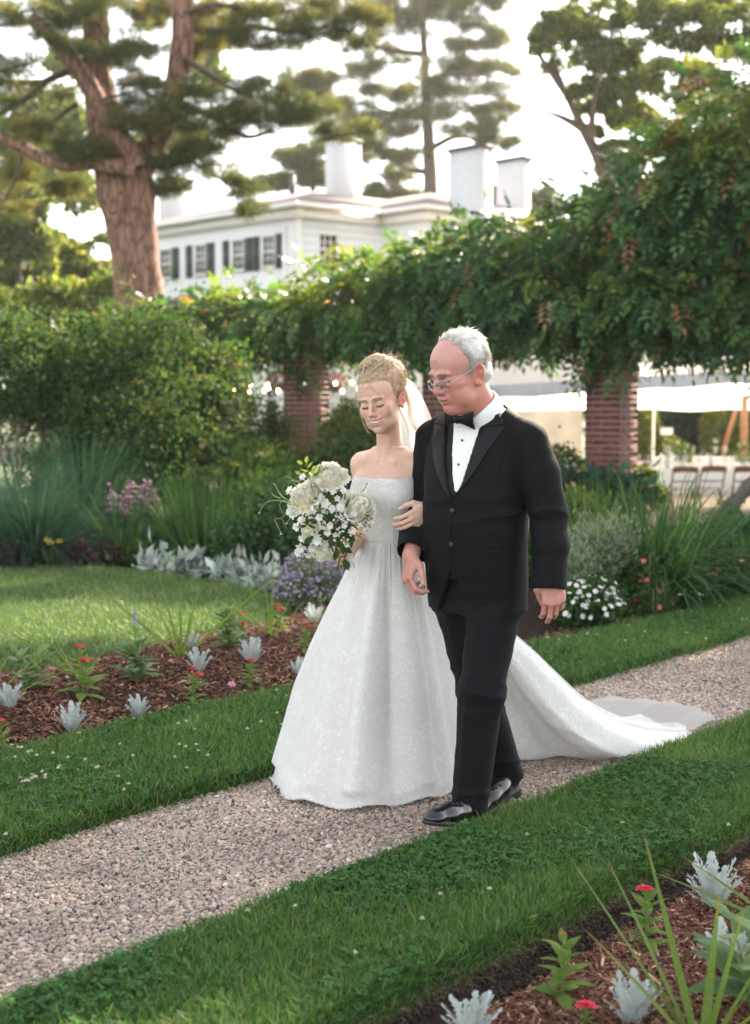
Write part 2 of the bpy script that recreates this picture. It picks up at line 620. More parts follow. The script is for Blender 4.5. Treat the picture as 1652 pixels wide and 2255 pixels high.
strip('lawn_edge_near', .3, 9, sR, pR, .052, MAT['lawn'], 200, 12, .04, .055, 0, .004)
strip('lawn_edge_far', .3, 14, pL, sL, .052, MAT['lawn'], 260, 14, .04, .055, 0, .004)
strip('bed_near', .3, 8, lambda a: -.6, lambda a: sR(a) + .05, -.045, MAT['soil'], 90, 24, .03, .01, .03, .007)
strip('bed_far', .3, 18, lambda a: sL(a) - .05, lambda a: sL(a) + 9, -.004, MAT['soil'], 120, 70, .05, .01, .0, .008)

LAWN = np.array([(-9, 5.8), (-4, 6.75), (-1.958, 7.54), (-1.748, 7.66), (-1.594, 7.85), (-1.39, 8.26), (-1.16, 8.69), (-.98, 9.05), (-.777, 9.32), (-.6, 9.7),
                 (-.58, 10.1), (-.82, 10.69), (-1.14, 11.19), (-1.545, 11.6), (-2, 12.05), (-2.6, 12.28), (-3.1, 12.15), (-5, 11.9), (-9, 11.9)])


def inpoly(P, Q):
    x, y = P[:, 0], P[:, 1]
    c = np.zeros(len(P), bool)
    for (x0, y0), (x1, y1) in zip(Q, np.roll(Q, -1, 0)):
        c ^= ((y0 > y) != (y1 > y)) & (x < (x1 - x0) * (y - y0) / (y1 - y0 + 1e-12) + x0)
    return c


cen = LAWN.mean(0)
ring = spline(np.concatenate((LAWN, LAWN[:1])), 120)
V = [(*p, -.05) for p in ring] + [(*p, .035) for p in ring] + [(*(p + (cen - p) * .04), .06) for p in ring] + [(*cen, .07)]
k = len(ring)
F4 = [(j * k + i, j * k + (i + 1) % k, (j + 1) * k + (i + 1) % k, (j + 1) * k + i) for j in (0, 1) for i in range(k)]
F3 = [(2 * k + i, 2 * k + (i + 1) % k, 3 * k) for i in range(k)]
tag(mk('lawn', V, [np.array(F4), np.array(F3)], MAT['lawn'], smooth=True), kind='structure')


# --- grass
def grass(name, P, h, w, cols, wts, seed, lean=.8, seg=2):
    rg = np.random.default_rng(seed)
    n_ = len(P)
    D = unit(np.stack((rg.normal(0, lean, n_), rg.normal(0, lean, n_), np.ones(n_)), 1))
    hh = np.clip(rg.lognormal(math.log(h), .3, n_), h * .4, h * 2.2)
    V, F, kk = blades(rg, P, D, hh, rg.uniform(.7, 1.3, n_) * w, rg.uniform(.2, 1.5, n_), seg)
    o = mk(name, V, F, MAT['grass'], None, rep(pal(rg, n_, cols, wts, .18), kk))
    return tag(o, kind='stuff')


GC = [(.066, .155, .032), (.048, .12, .028), (.10, .205, .042), (.16, .235, .07), (.24, .23, .11)]
GW = [.32, .26, .25, .13, .04]


def strip_pts(rg, a0, a1, f0, f1, dens, over=.02):
    k = int((a1 - a0) * 1.15 * dens)
    a = rg.uniform(a0, a1, k)
    p0 = np.array([f0(x) for x in np.linspace(a0, a1, 400)]); p1 = np.array([f1(x) for x in np.linspace(a0, a1, 400)])
    q0 = np.interp(a, np.linspace(a0, a1, 400), p0) - over; q1 = np.interp(a, np.linspace(a0, a1, 400), p1) + over
    p = rg.uniform(0, 1, k) * 1.2 - .1
    ok = (p >= 0) & (p <= 1)
    a, q0, q1, p = a[ok], q0[ok], q1[ok], p[ok]
    q = q0 + (q1 - q0) * p
    e = np.minimum(q - q0, q1 - q)
    z = .053 - .055 * np.maximum(0, 1 - e / .04) ** 2
    P = np.concatenate((a[:, None] * PT + q[:, None] * PN, z[:, None]), 1)
    return P[(np.abs(P[:, 0]) < P[:, 1] * .28 + .15) & (P[:, 1] > 2.7)]


rg = np.random.default_rng(11)
Pn = np.concatenate((strip_pts(rg, 1.8, 4.2, sR, pR, 33000, .004), strip_pts(rg, 4.2, 7, sR, pR, 20000, .004)))
grass('grass_near', Pn, .033, .0032, GC, GW, 1)
Pf = np.concatenate((strip_pts(rg, 2, 5.5, pL, sL, 18000), strip_pts(rg, 5.5, 11, pL, sL, 9500)))
grass('grass_far', Pf, .038, .0042, GC, GW, 2)
k = 90000
P = np.stack((rg.uniform(-4.2, -.4, k), rg.uniform(6.6, 12.4, k), np.full(k, .05)), 1)
P = P[inpoly(P[:, :2], LAWN) & (np.abs(P[:, 0]) < P[:, 1] * .275 + .1)]
grass('lawn_grass', P, .04, .006, [(.10, .18, .055), (.08, .155, .05), (.14, .21, .07), (.19, .235, .10)], None, 3, .6)

# clover in the grass: three round leaflets each
def clover(name, P, r, seed):
    rg = np.random.default_rng(seed)
    n_ = len(P)
    P = P.copy(); P[:, 2] += rg.uniform(.012, .036, n_)
    B = LB(); a0 = rg.uniform(0, 6.28, n_); col = pal(rg, n_, [(.05, .125, .038), (.065, .15, .045), (.04, .105, .034)], None, .15)
    up = unit(np.stack((rg.normal(0, .35, n_), rg.normal(0, .35, n_), np.ones(n_)), 1))
    for k_ in range(3):
        a = a0 + k_ * 2.094
        D = np.stack((np.cos(a), np.sin(a), np.zeros(n_)), 1); D = unit(D - up * (D * up).sum(1)[:, None])
        Sd = np.cross(D, up); R_ = r * rg.uniform(.7, 1.3, n_)[:, None]
        V = np.stack([P, P + D * R_ * .7 + Sd * R_ * .55, P + D * R_ * 1.15 + Sd * R_ * .3, P + D * R_ * 1.15 - Sd * R_ * .3, P + D * R_ * .7 - Sd * R_ * .55], 1).reshape(-1, 3)
        B.add(V, np.arange(n_ * 5).reshape(n_, 5), rep(col, 5))
    return tag(B.build(name, MAT['clover']), kind='stuff')


msk = (np.sin(Pn[:, 0] * 7 + 1) + np.sin(Pn[:, 1] * 6) + np.sin(Pn[:, 0] * 3 - Pn[:, 1] * 4) + rg.normal(0, .7, len(Pn))) > .6
clover('clover_near', Pn[msk][::5], .0095, 4)
msk = (np.sin(Pf[:, 0] * 6 + 2) + np.sin(Pf[:, 1] * 5) + rg.normal(0, .7, len(Pf))) > .7
clover('clover_far', Pf[msk][::6], .011, 5)

# white clover heads
B = LB(); sel = Pf[rg.choice(len(Pf), 70)]
cl = np.array([gat(*q, .07) for q in ((395, 1655), (40, 1662), (70, 1670), (128, 1708), (212, 1708), (58, 1735), (64, 1738), (70, 1732), (80, 1728), (100, 1730), (540, 1535), (393, 1608), (410, 1603), (545, 1620), (575, 1605), (620, 1610), (188, 1690), (150, 1685))])
sel = np.concatenate((sel, cl, cl[:10] + rg.normal(0, .025, (10, 3)) * (1, 1, .1), Pn[rg.choice(len(Pn), 10)]))
for p in sel:
    q = 26; d = rnd_unit(rg, q); d[:, 2] = np.abs(d[:, 2]) - .25
    pp = np.tile(p + (0, 0, .03), (q, 1))
    V, F = leaves(rg, pp, d, .0085, .0042); B.add(V, F, rep(pal(rg, q, [(.75, .72, .6), (.6, .5, .4)], [.8, .2], .1), 4))
tag(B.build('clover_flowers', MAT['petal']), kind='stuff')

# --- bark mulch
MAT['mulch'] = inst_mat('bark_mulch', .85, .35, 60, .25)


def mulch(name, P, seed, s=1.0):
    rg = np.random.default_rng(seed); k = len(P)
    L = np.clip(rg.lognormal(math.log(.021), .5, k), .006, .075) * s
    w = np.clip(rg.lognormal(math.log(.0058), .35, k), .002, .015) * s
    scl = np.stack((L, w, w * rg.uniform(.25, .6, k)), 1)
    rot = np.stack((rg.normal(0, .35, k), rg.normal(0, .32, k), rg.uniform(0, 6.28, k)), 1)
    P = P.copy(); P[:, 2] += rg.uniform(0, .014, k)
    col = pal(rg, k, [(.135, .052, .032), (.08, .034, .024), (.19, .085, .052), (.26, .135, .085), (.42, .27, .18), (.03, .016, .012)], [.29, .22, .2, .13, .06, .10], .15)
    col = col * (1 + .22 * np.sin(P[:, :1] * 5 + 2 * np.sin(P[:, 1:2] * 4)) * np.sin(P[:, 1:2] * 6 + 1))
    return tag(scatter(name, P, rot, scl, col, MAT['mulch'], 'cube'), kind='stuff')


def mz(x, y):
    """mounded mulch between the lawn edge and the lawn"""
    p = x * PN[0] + y * PN[1]
    return .012 + .075 * np.clip(np.sin(np.clip((p - 4.8) / 1.75, 0, 1) * math.pi), 0, 1)


k = 60000
P = np.stack((rg.uniform(-2.7, .1, k), rg.uniform(5.4, 10.6, k)), 1)
p = P @ PN
P = P[(p > 4.83) & ~inpoly(P, LAWN + (LAWN - cen) * .004) & (np.abs(P[:, 0]) < P[:, 1] * .275 + .1)]
mulch('mulch_far', np.concatenate((P, mz(P[:, 0], P[:, 1])[:, None]), 1), 6)
aa = np.linspace(2, 9, 60)
V = []
for a in aa:
    for q in np.linspace(4.78, 6.7, 20):
        v = pth(a, q); V.append((v[0], v[1], float(mz(v[0], v[1])) - .002))
ii = (np.arange(59)[:, None] * 20 + np.arange(19)[None]).ravel()
tag(mk('mulch_mound', V, np.stack((ii, ii + 20, ii + 21, ii + 1), 1), MAT['soil'], smooth=True), kind='structure')
k = 95000
ap = np.stack((rg.uniform(2.2, 6, k), rg.uniform(.9, 1.99, k)), 1)
P = ap[:, :1] * PT + ap[:, 1:] * PN
P = P[(np.abs(P[:, 0]) < P[:, 1] * .275 + .1) & (P[:, 1] > 2.9)]
mulch('mulch_near', np.concatenate((P, np.full((len(P), 1), -.020)), 1), 7, .78)
k = 26000
P = np.stack((rg.uniform(.2, 3.4, k), rg.uniform(8.2, 11.5, k)), 1)
p, a = P @ PN, P @ PT
P = P[(p > 4.5 - .12 * np.clip(a - 8, 0, 2) / 2) & (p < 6.2)]
mulch('mulch_back', np.concatenate((P, np.full((len(P), 1), .004)), 1), 8, 1.3)

# crumbs of dark soil along the cut edge of the lawn
k = 34000
a = rg.uniform(2.0, 6, k); q = np.array([sR(x) for x in a]) - np.abs(rg.normal(0, .075, k)) + .03
P = np.concatenate((a[:, None] * PT + q[:, None] * PN, (-.04 + .05 * np.clip((q - np.array([sR(x) for x in a]) + .03) / .06, 0, 1))[:, None]), 1)
P = P[(np.abs(P[:, 0]) < P[:, 1] * .275 + .1) & (P[:, 1] > 2.9)]; k = len(P); sz = np.clip(rg.lognormal(math.log(.0029), .5, k), .0012, .009)
tag(scatter('soil_crumbs', P, rg.uniform(0, 6.28, (k, 3)), sz[:, None] * rg.uniform(.7, 1.3, (k, 3)), pal(rg, k, [(.018, .012, .009), (.03, .019, .013), (.06, .04, .028)], [.5, .35, .15], .15), MAT['mulch'], 'ico'), kind='stuff')

# dark cut soil edge of the near bed
B = LB()
a = rg.uniform(2.2, 6, 5000)
q = np.array([sR(x) for x in a]) + rg.uniform(-.035, .02, 5000)
P = np.concatenate((a[:, None] * PT + q[:, None] * PN, rg.uniform(-.02, .03, 5000)[:, None]), 1)
V, F, kk = blades(rg, P, np.stack((rg.normal(0, 1, 5000) * .5 + .5, rg.normal(0, .6, 5000) - .4, rg.uniform(-.3, .8, 5000)), 1), rg.uniform(.012, .035, 5000), .0020, 1.5, 2)
B.add(V, F, rep(pal(rg, 5000, [(.12, .085, .05), (.05, .05, .025), (.2, .15, .09)]), kk))
tag(B.build('dry_grass', MAT['grass']), kind='stuff')
# ------------------------------------------------------------------ sculpting: smooth-blended volumes turned into one skin
class Sculpt:
    def __init__(s, lo, hi, h):
        s.lo = np.array(lo, float); s.h = h
        s.n = np.ceil((np.array(hi) - s.lo) / h).astype(int) + 1
        s.d = np.full(s.n, .06, np.float32)

    def _op(s, lo, hi, fn, k, mode):
        m = k + 3 * s.h
        a = np.clip(np.floor((np.array(lo) - m - s.lo) / s.h).astype(int), 0, s.n)
        b = np.clip(np.ceil((np.array(hi) + m - s.lo) / s.h).astype(int) + 1, 0, s.n)
        if (b <= a).any(): return s
        ax = [(s.lo[i] + s.h * np.arange(a[i], b[i])).astype(np.float32) for i in range(3)]
        d2 = fn(ax[0][:, None, None], ax[1][None, :, None], ax[2][None, None, :])
        sl = tuple(slice(a[i], b[i]) for i in range(3))
        d1 = s.d[sl]
        k = max(k, 1e-5)
        if mode == '+':
            q = np.clip(.5 + .5 * (d2 - d1) / k, 0, 1)
            s.d[sl] = d2 * (1 - q) + d1 * q - k * q * (1 - q)
        elif mode == '-':
            q = np.clip(.5 - .5 * (d1 + d2) / k, 0, 1)
            s.d[sl] = d1 * (1 - q) - d2 * q + k * q * (1 - q)
        else:
            s.d[sl] = np.maximum(d1, d2)
        return s

    def ell(s, c, r, k=.01, rot=None, mode='+'):
        c = np.array(c, float); r = np.broadcast_to(np.array(r, float), 3)
        Mi = np.eye(3) if rot is None else np.array(rot).T
        R_ = r.max() if rot is not None else r

        def fn(x, y, z):
            x, y, z = x - c[0], y - c[1], z - c[2]
            u = Mi[0, 0] * x + Mi[0, 1] * y + Mi[0, 2] * z
            v = Mi[1, 0] * x + Mi[1, 1] * y + Mi[1, 2] * z
            w = Mi[2, 0] * x + Mi[2, 1] * y + Mi[2, 2] * z
            k0 = np.sqrt((u / r[0]) ** 2 + (v / r[1]) ** 2 + (w / r[2]) ** 2) + 1e-6
            k1 = np.sqrt((u / r[0] ** 2) ** 2 + (v / r[1] ** 2) ** 2 + (w / r[2] ** 2) ** 2) + 1e-6
            return k0 * (k0 - 1) / k1
        return s._op(c - R_, c + R_, fn, k, mode)

    def cone(s, a, b, ra, rb, k=.01, mode='+', flat=None):
        a = np.array(a, float); b = np.array(b, float); ba = b - a; L2 = max(ba @ ba, 1e-9)
        r = max(ra, rb)

        def fn(x, y, z):
            px, py, pz = x - a[0], y - a[1], z - a[2]
            t = np.clip((px * ba[0] + py * ba[1] + pz * ba[2]) / L2, 0, 1)
            qx, qy, qz = px - t * ba[0], py - t * ba[1], pz - t * ba[2]
            rr = ra + (rb - ra) * t
            if flat is None:
                return np.sqrt(qx * qx + qy * qy + qz * qz) - rr
            g = qx * flat[0][0] + qy * flat[0][1] + qz * flat[0][2]       # squashed along one direction
            q2 = qx * qx + qy * qy + qz * qz - g * g
            return (np.sqrt(np.maximum(q2, 0) + (g / flat[1]) ** 2) - rr) * min(1, flat[1] * .5 + .5)
        return s._op(np.minimum(a, b) - r, np.maximum(a, b) + r, fn, k, mode)

    def chain(s, P, r, k=.01, mode='+', flat=None):
        for i in range(len(P) - 1):
            s.cone(P[i], P[i + 1], r[i], r[i + 1], k, mode, flat)
        return s

    def loft(s, rows, k=.01, mode='+', hard=True):
        """rows of (z, cx, cy, rx, ry, power): a body with an oval section at each height"""
        A = np.array([tuple(r) + ((2.2,) if len(r) == 5 else ()) for r in rows], float)
        A = A[np.argsort(A[:, 0])]
        z0, z1 = A[0, 0], A[-1, 0]
        lo = np.array([(A[:, 1] - A[:, 3]).min(), (A[:, 2] - A[:, 4]).min(), z0])
        hi = np.array([(A[:, 1] + A[:, 3]).max(), (A[:, 2] + A[:, 4]).max(), z1])
        zz = np.linspace(z0, z1, 160)
        I = [np.interp(zz, A[:, 0], A[:, j]) for j in range(1, 6)]
        ker = np.hanning(13); ker /= ker.sum()
        I = [np.convolve(np.pad(v, 6, 'edge'), ker, 'valid') for v in I]

        def fn(x, y, z):
            zf = np.clip(z, z0, z1)
            cx, cy, rx, ry, p = [np.interp(zf, zz, v).astype(np.float32) for v in I]
            e = (np.abs((x - cx) / rx) ** p + np.abs((y - cy) / ry) ** p) ** (1 / p) - 1
            d = e * np.minimum(rx, ry)
            return np.maximum(d, np.maximum(z0 - z, z - z1) + 0 * d)
        return s._op(lo, hi, fn, k, mode)

    def half(s, p, nrm):
        """cut away everything on the side the normal points to"""
        p = np.array(p, float); nrm = unit(nrm)
        x = s.lo[0] + s.h * np.arange(s.n[0]); y = s.lo[1] + s.h * np.arange(s.n[1]); z = s.lo[2] + s.h * np.arange(s.n[2])
        d = (x - p[0])[:, None, None] * nrm[0] + (y - p[1])[None, :, None] * nrm[1] + (z - p[2])[None, None, :] * nrm[2]
        s.d = np.maximum(s.d, d.astype(np.float32))
        return s

    def mesh(s):
        d = s.d
        d[0] = d[-1] = .05; d[:, 0] = d[:, -1] = .05; d[:, :, 0] = d[:, :, -1] = .05
        sg = d < 0
        n = np.array(d.shape) - 1
        cnt = np.zeros(n, np.int8)
        for i in (0, 1):
            for j in (0, 1):
                for k in (0, 1):
                    cnt += sg[i:i + n[0], j:j + n[1], k:k + n[2]]
        act = np.argwhere((cnt > 0) & (cnt < 8))
        idx = np.full(n, -1, np.int32)
        idx[tuple(act.T)] = np.arange(len(act))
        acc = np.zeros((len(act), 3)); num = np.zeros(len(act))
        corners = [(i, j, k) for i in (0, 1) for j in (0, 1) for k in (0, 1)]
        for ca in corners:
            for axn in range(3):
                if ca[axn]: continue
                cb = list(ca); cb[axn] = 1
                va = d[act[:, 0] + ca[0], act[:, 1] + ca[1], act[:, 2] + ca[2]]
                vb = d[act[:, 0] + cb[0], act[:, 1] + cb[1], act[:, 2] + cb[2]]
                m = (va < 0) != (vb < 0)
                t = np.where(m, va / np.where(m, va - vb, 1), 0)
                p = np.tile(np.array(ca, float), (len(act), 1)); p[:, axn] += t
                acc[m] += p[m]; num[m] += 1
        V = s.lo + s.h * (act + acc / num[:, None])
        Q = []
        for axn in range(3):
            o1, o2 = (axn + 1) % 3, (axn + 2) % 3
            sa = [slice(None)] * 3; sb = [slice(None)] * 3
            sa[axn] = slice(0, -1); sb[axn] = slice(1, None)
            ch = sg[tuple(sa)] != sg[tuple(sb)]
            e = np.argwhere(ch)
            e = e[(e[:, o1] > 0) & (e[:, o2] > 0) & (e[:, o1] < n[o1]) & (e[:, o2] < n[o2])]
            inn = sg[tuple(e.T)]
            q = []
            for (u, v) in ((0, 0), (1, 0), (1, 1), (0, 1)):
                c = e.copy(); c[:, o1] -= 1 - u; c[:, o2] -= 1 - v
                q.append(idx[tuple(c.T)])
            q = np.stack(q, 1)
            q[~inn] = q[~inn][:, ::-1]
            Q.append(q)
        F = np.concatenate(Q)
        F = F[(F >= 0).all(1)]
        return V, F


def relax(V, F, it=2, lam=.5):
    """soften a skin a little"""
    n = len(V)
    E = np.concatenate((F[:, [0, 1]], F[:, [1, 2]], F[:, [2, 3]], F[:, [3, 0]]))
    cnt = np.bincount(E[:, 0], minlength=n) + np.bincount(E[:, 1], minlength=n)
    for _ in range(it):
        a = np.zeros_like(V)
        for j in range(3):
            a[:, j] = np.bincount(E[:, 0], V[E[:, 1], j], n) + np.bincount(E[:, 1], V[E[:, 0], j], n)
        V = V + lam * (a / np.maximum(cnt, 1)[:, None] - V)
    return V


def vnormals(V, F):
    f = np.cross(V[F[:, 2]] - V[F[:, 0]], V[F[:, 3]] - V[F[:, 1]])
    N = np.zeros_like(V)
    for j in range(4):
        for c in range(3):
            N[:, c] += np.bincount(F[:, j], f[:, c], len(V))
    return unit(N)


def snoise(P, f, seed=0, oct=3):
    """cheap smooth noise, about -1..1"""
    rg = np.random.default_rng(seed); o = np.zeros(len(P)); a = 1.0; tot = 0
    for k in range(oct):
        for j in range(3):
            d = rg.normal(size=3); d /= np.linalg.norm(d)
            o += a * np.sin(P @ d * f * 2 ** k + rg.uniform(0, 6.28) + 1.3 * np.sin(P @ rnd_unit(rg, 1)[0] * f * 2 ** k * .7 + rg.uniform(0, 6)))
        tot += a * 1.8; a *= .5
    return o / tot


def Rxyz(yaw, pitch, roll):
    a, b, c = map(math.radians, (yaw, pitch, roll))
    Rz = np.array([[math.cos(a), -math.sin(a), 0], [math.sin(a), math.cos(a), 0], [0, 0, 1]])
    Rx = np.array([[1, 0, 0], [0, math.cos(b), -math.sin(b)], [0, math.sin(b), math.cos(b)]])
    Ry = np.array([[math.cos(c), 0, math.sin(c)], [0, 1, 0], [-math.sin(c), 0, math.cos(c)]])
    return Rz @ Rx @ Ry


class Fr:
    """a placed frame: local <-> world"""
    def __init__(s, o, M, sc=1.0): s.o = np.array(o, float); s.M = np.array(M); s.s = sc
    def w(s, p): return (np.asarray(p, float) * s.s) @ s.M.T + s.o
    def l(s, p): return ((np.asarray(p, float) - s.o) @ s.M) / s.s


def gauss(V, c, r):
    return np.exp(-(((V - np.array(c)) / np.array(r)) ** 2).sum(1))


def segd(V, a, b):
    a, b = np.array(a, float), np.array(b, float)
    t = np.clip(((V - a) @ (b - a)) / ((b - a) @ (b - a)), 0, 1)
    return np.linalg.norm(V - a - t[:, None] * (b - a), axis=1)


def skin_material(name, rough=.5):
    m, n, l, b, o = NM(name)
    a = n.new('ShaderNodeAttribute'); a.attribute_name = 'col'
    t = noise_node(n, l, 140, 5)
    r = ramp_node(n, l, t.outputs['Fac'], [(.3, (.90, .88, .87)), (.7, (1.08, 1.08, 1.08))])
    mx = n.new('ShaderNodeMix'); mx.data_type = 'RGBA'; mx.blend_type = 'MULTIPLY'; mx.inputs['Factor'].default_value = 1
    l.new(a.outputs['Color'], mx.inputs['A']); l.new(r.outputs[0], mx.inputs['B'])
    l.new(mx.outputs['Result'], b.inputs['Base Color'])
    b.inputs['Roughness'].default_value = rough
    b.inputs['Specular IOR Level'].default_value = .28
    b.inputs['Subsurface Weight'].default_value = .3
    b.inputs['Subsurface Radius'].default_value = (.010, .004, .002)
    b.inputs['Subsurface Scale'].default_value = .6
    t2 = noise_node(n, l, 420, 3)
    bump_node(n, l, t2.outputs['Fac'], .12, .002, b)
    return m


def hand(sc, wrist, d, nrm, th, size=1.0, curl=(25, 30, 20), spread=6.0, thumb=((.35, .75, .2), (.75, .6, .1)), tcurl=0.0, k=.006, fk=.003, curls=None, nails=None):
    """hand from the wrist along d; nrm = back of the hand; th = towards the thumb side"""
    d, nrm = unit(d), unit(nrm)
    th = unit(np.array(th) - d * np.dot(th, d)); nrm = unit(np.cross(th, d)) * np.sign(np.dot(np.cross(th, d), nrm) or 1)
    z = lambda a, b, c: np.array(wrist) + size * (d * a + th * b + nrm * c)
    kn = [z(.088, .030, .003), z(.093, .009, .006), z(.088, -.012, .004), z(.078, -.031, .000)]
    for i, q in enumerate(kn):
        st = z(.0, .016 - i * .011, 0)
        sc.cone(st, q, .0155 * size, (.0125, .0128, .0122, .0112)[i] * size, .012 * size)
    sc.cone(z(.005, .012, -.004), z(.05, .030, -.010), .016 * size, .015 * size, .012 * size)
    sc.cone(z(.01, -.016, -.004), z(.06, -.030, -.008), .015 * size, .012 * size, .012 * size)
    Ls = [(.043, .026, .021), (.047, .030, .022), (.043, .028, .021), (.034, .021, .019)]
    tips = []
    for i in range(4):
        cu = curls[i] if curls else curl
        ang = 0.0
        sp = math.radians(spread * (1.5 - i))
        fd0 = unit(d * math.cos(sp) + th * math.sin(sp))
        p = kn[i]; r = (.0098, .0100, .0096, .0084)[i] * size
        for j in range(3):
            ang += math.radians(cu[j])
            fd = fd0 * math.cos(ang) - nrm * math.sin(ang)
            q = p + fd * Ls[i][j] * size
            r2 = r * (.93 if j < 2 else .80)
            sc.cone(p, q, r, r2, fk * size)
            p, r = q, r2
        tips.append((p, fd, r))
    t0 = z(.018, .022, -.008)
    tp = [t0]
    for (a, b, c), L in zip(((.62, .70, -.25),) + tuple(thumb), (.042, .034, .028)):
        tp.append(tp[-1] + unit(d * a + th * b + nrm * c) * L * size)
    sc.chain(tp, [.0165 * size, .0125 * size, .0112 * size, .0088 * size], fk * 1.5 * size)
    tips.append((tp[-1], unit(tp[-1] - tp[-2]), .009 * size))
    return kn, tips, tp
# ------------------------------------------------------------------ heads
def head_shape(h, male):
    """face towards -Y, up +Z, origin between the ears at eye height"""
    s = Sculpt((-.105, -.14, -.20), (.105, .125, .16), h)
    s.ell((0, .018, .045), (.076, .100, .086), .0)
    s.ell((0, -.030, .038), (.066, .062, .062), .03)
    s.ell((0, -.035, -.035), (.060, .056, .070), .03)
    if male:
        s.ell((0, -.028, -.082), (.062, .056, .040), .03)
        s.ell((0, -.076, -.104), (.027, .022, .020), .022)
        for q in (-1, 1):
            s.ell((q * .046, -.044, -.082), (.026, .032, .028), .02)        # jowls
            s.ell((q * .040, -.062, -.052), (.026, .024, .026), .02)
            s.ell((q * .048, -.056, -.022), (.022, .026, .018), .018)
        s.ell((0, -.035, -.118), (.046, .042, .022), .03)                   # double chin
    else:
        s.ell((0, -.035, -.076), (.050, .050, .040), .03)
        s.ell((0, -.080, -.101), (.018, .016, .015), .026)
        for q in (-1, 1):
            s.ell((q * .041, -.066, -.036), (.025, .022, .021), .018)        # lifted by the smile
            s.ell((q * .046, -.058, -.018), (.020, .024, .016), .018)
            s.ell((q * .040, -.040, -.078), (.020, .030, .024), .02)
    for q in (-1, 1):
        s.ell((q * .033, -.101, -.003), (.021, .015, .014), .014, mode='-')  # sockets
        s.ell((q * .0325, -.0775, -.003), (.0165, .0135, .0125), .004)       # lidded eyes
        ez = -.0095 if male else -.0105
        s.chain([(q * .0175, -.0885, ez - .000), (q * .026, -.0925, ez - .0025), (q * .034, -.0925, ez - .0025), (q * .047, -.084, ez + .001)], [.0012, .0016, .0016, .0012], .002, '-')
        s.chain([(q * .017, -.088, .0065), (q * .028, -.092, .0085), (q * .046, -.083, .0065)], [.0008, .0012, .0008], .003, '-')  # lid fold
        s.chain([(q * .012, -.0935, .019), (q * .028, -.0945, .0215), (q * .048, -.082, .0185)], [.0075, .0075, .006] if male else [.0035, .0035, .003], .014)
        if male:
            s.cone((q * .018, -.091, -.016), (q * .04, -.086, -.021), .0045, .004, .006)          # bags
    # nose
    w = 1.12 if male else .76
    s.chain([(0, -.0915, .012), (0, -.1005, -.010), (0, -.1115, -.030)], [.0075 * w, .0085 * w, .0105 * w], .012)
    s.ell((0, -.1125, -.035), (.0125 * w, .0125, .0105 * w), .008)
    for q in (-1, 1):
        s.ell((q * .0140 * w, -.1005, -.0395), (.0085 * w, .0115, .0085), .006)
        s.ell((q * .0065 * w, -.1075, -.0475), (.0042, .0052, .0035), .003, mode='-')
        s.chain([(q * .0165 * w, -.098, -.036), (q * .027 * w, -.0905, -.054), (q * .033 * w, -.083, -.068)], [.001, .0013, .0008], .006, '-')
    # mouth
    s.ell((0, -.083, -.066), (.031, .0215, .024), .014)
    if male:
        s.chain([(-.025, -.0895, -.069), (-.011, -.1005, -.0655), (0, -.1015, -.0668), (.011, -.1005, -.0655), (.025, -.0895, -.069)], [.002, .0038, .0036, .0038, .002], .005)
        s.chain([(-.022, -.0895, -.0755), (0, -.1, -.0775), (.022, -.0895, -.0755)], [.003, .0052, .003], .006)
        s.chain([(-.0265, -.0915, -.0705), (-.012, -.1025, -.0708), (0, -.1045, -.0715), (.012, -.1025, -.0708), (.0265, -.0915, -.0705)], [.0012, .0024, .0024, .0024, .0014], .0022, '-')
    else:
        # open smile: upper lip, lower lip, the gap between them
        s.chain([(-.0305, -.0845, -.0575), (-.013, -.0985, -.0600), (0, -.1, -.0618), (.013, -.0985, -.0600), (.0305, -.0845, -.0575)], [.0020, .0034, .0034, .0034, .0020], .005)
        s.chain([(-.0265, -.086, -.0670), (-.013, -.0965, -.0765), (0, -.0985, -.0790), (.013, -.0965, -.0765), (.0265, -.086, -.0670)], [.0022, .0042, .0050, .0042, .0022], .005)
        s.chain([(-.0280, -.092, -.0605), (-.013, -.1035, -.0668), (0, -.1055, -.0688), (.013, -.1035, -.0668), (.0280, -.092, -.0605)], [.0018, .0064, .0074, .0064, .0018], .002, '-')
        for q in (-1, 1):
            s.ell((q * .031, -.0870, -.0605), (.002, .0025, .002), .006, mode='-')
    s.cone((-.011, -.0985, -.0885), (.011, -.0985, -.0885), .0035, .0035, .010, '-')
    # ears
    for q in (-1, 1):
        e = Rxyz(q * -22, -14, q * 10)
        c = np.array((q * .0765, .018, -.012))
        hs = 1.08 if male else .88
        s.ell(c, (.0085, .021 * hs, .033 * hs), .004, rot=e)
        s.ell(c + (q * .006, -.001, .004), (.0062, .0125 * hs, .0225 * hs), .003, rot=e, mode='-')
        s.ell(c + (q * .004, .003, -.004), (.0040, .0075 * hs, .0105 * hs), .004, rot=e)
        s.ell(c + (q * .008, -.006, -.002), (.006, .0055, .0085), .003, rot=e, mode='-')
        s.ell(c + (q * .001, -.011, -.030 * hs), (.0065, .0085, .0085), .005)
    # neck
    if male:
        s.cone((0, .018, -.05), (0, .050, -.21), .060, .064, .03)
    else:
        s.cone((0, .022, -.045), NECK_END, .0455, .0410, .03)
    return s


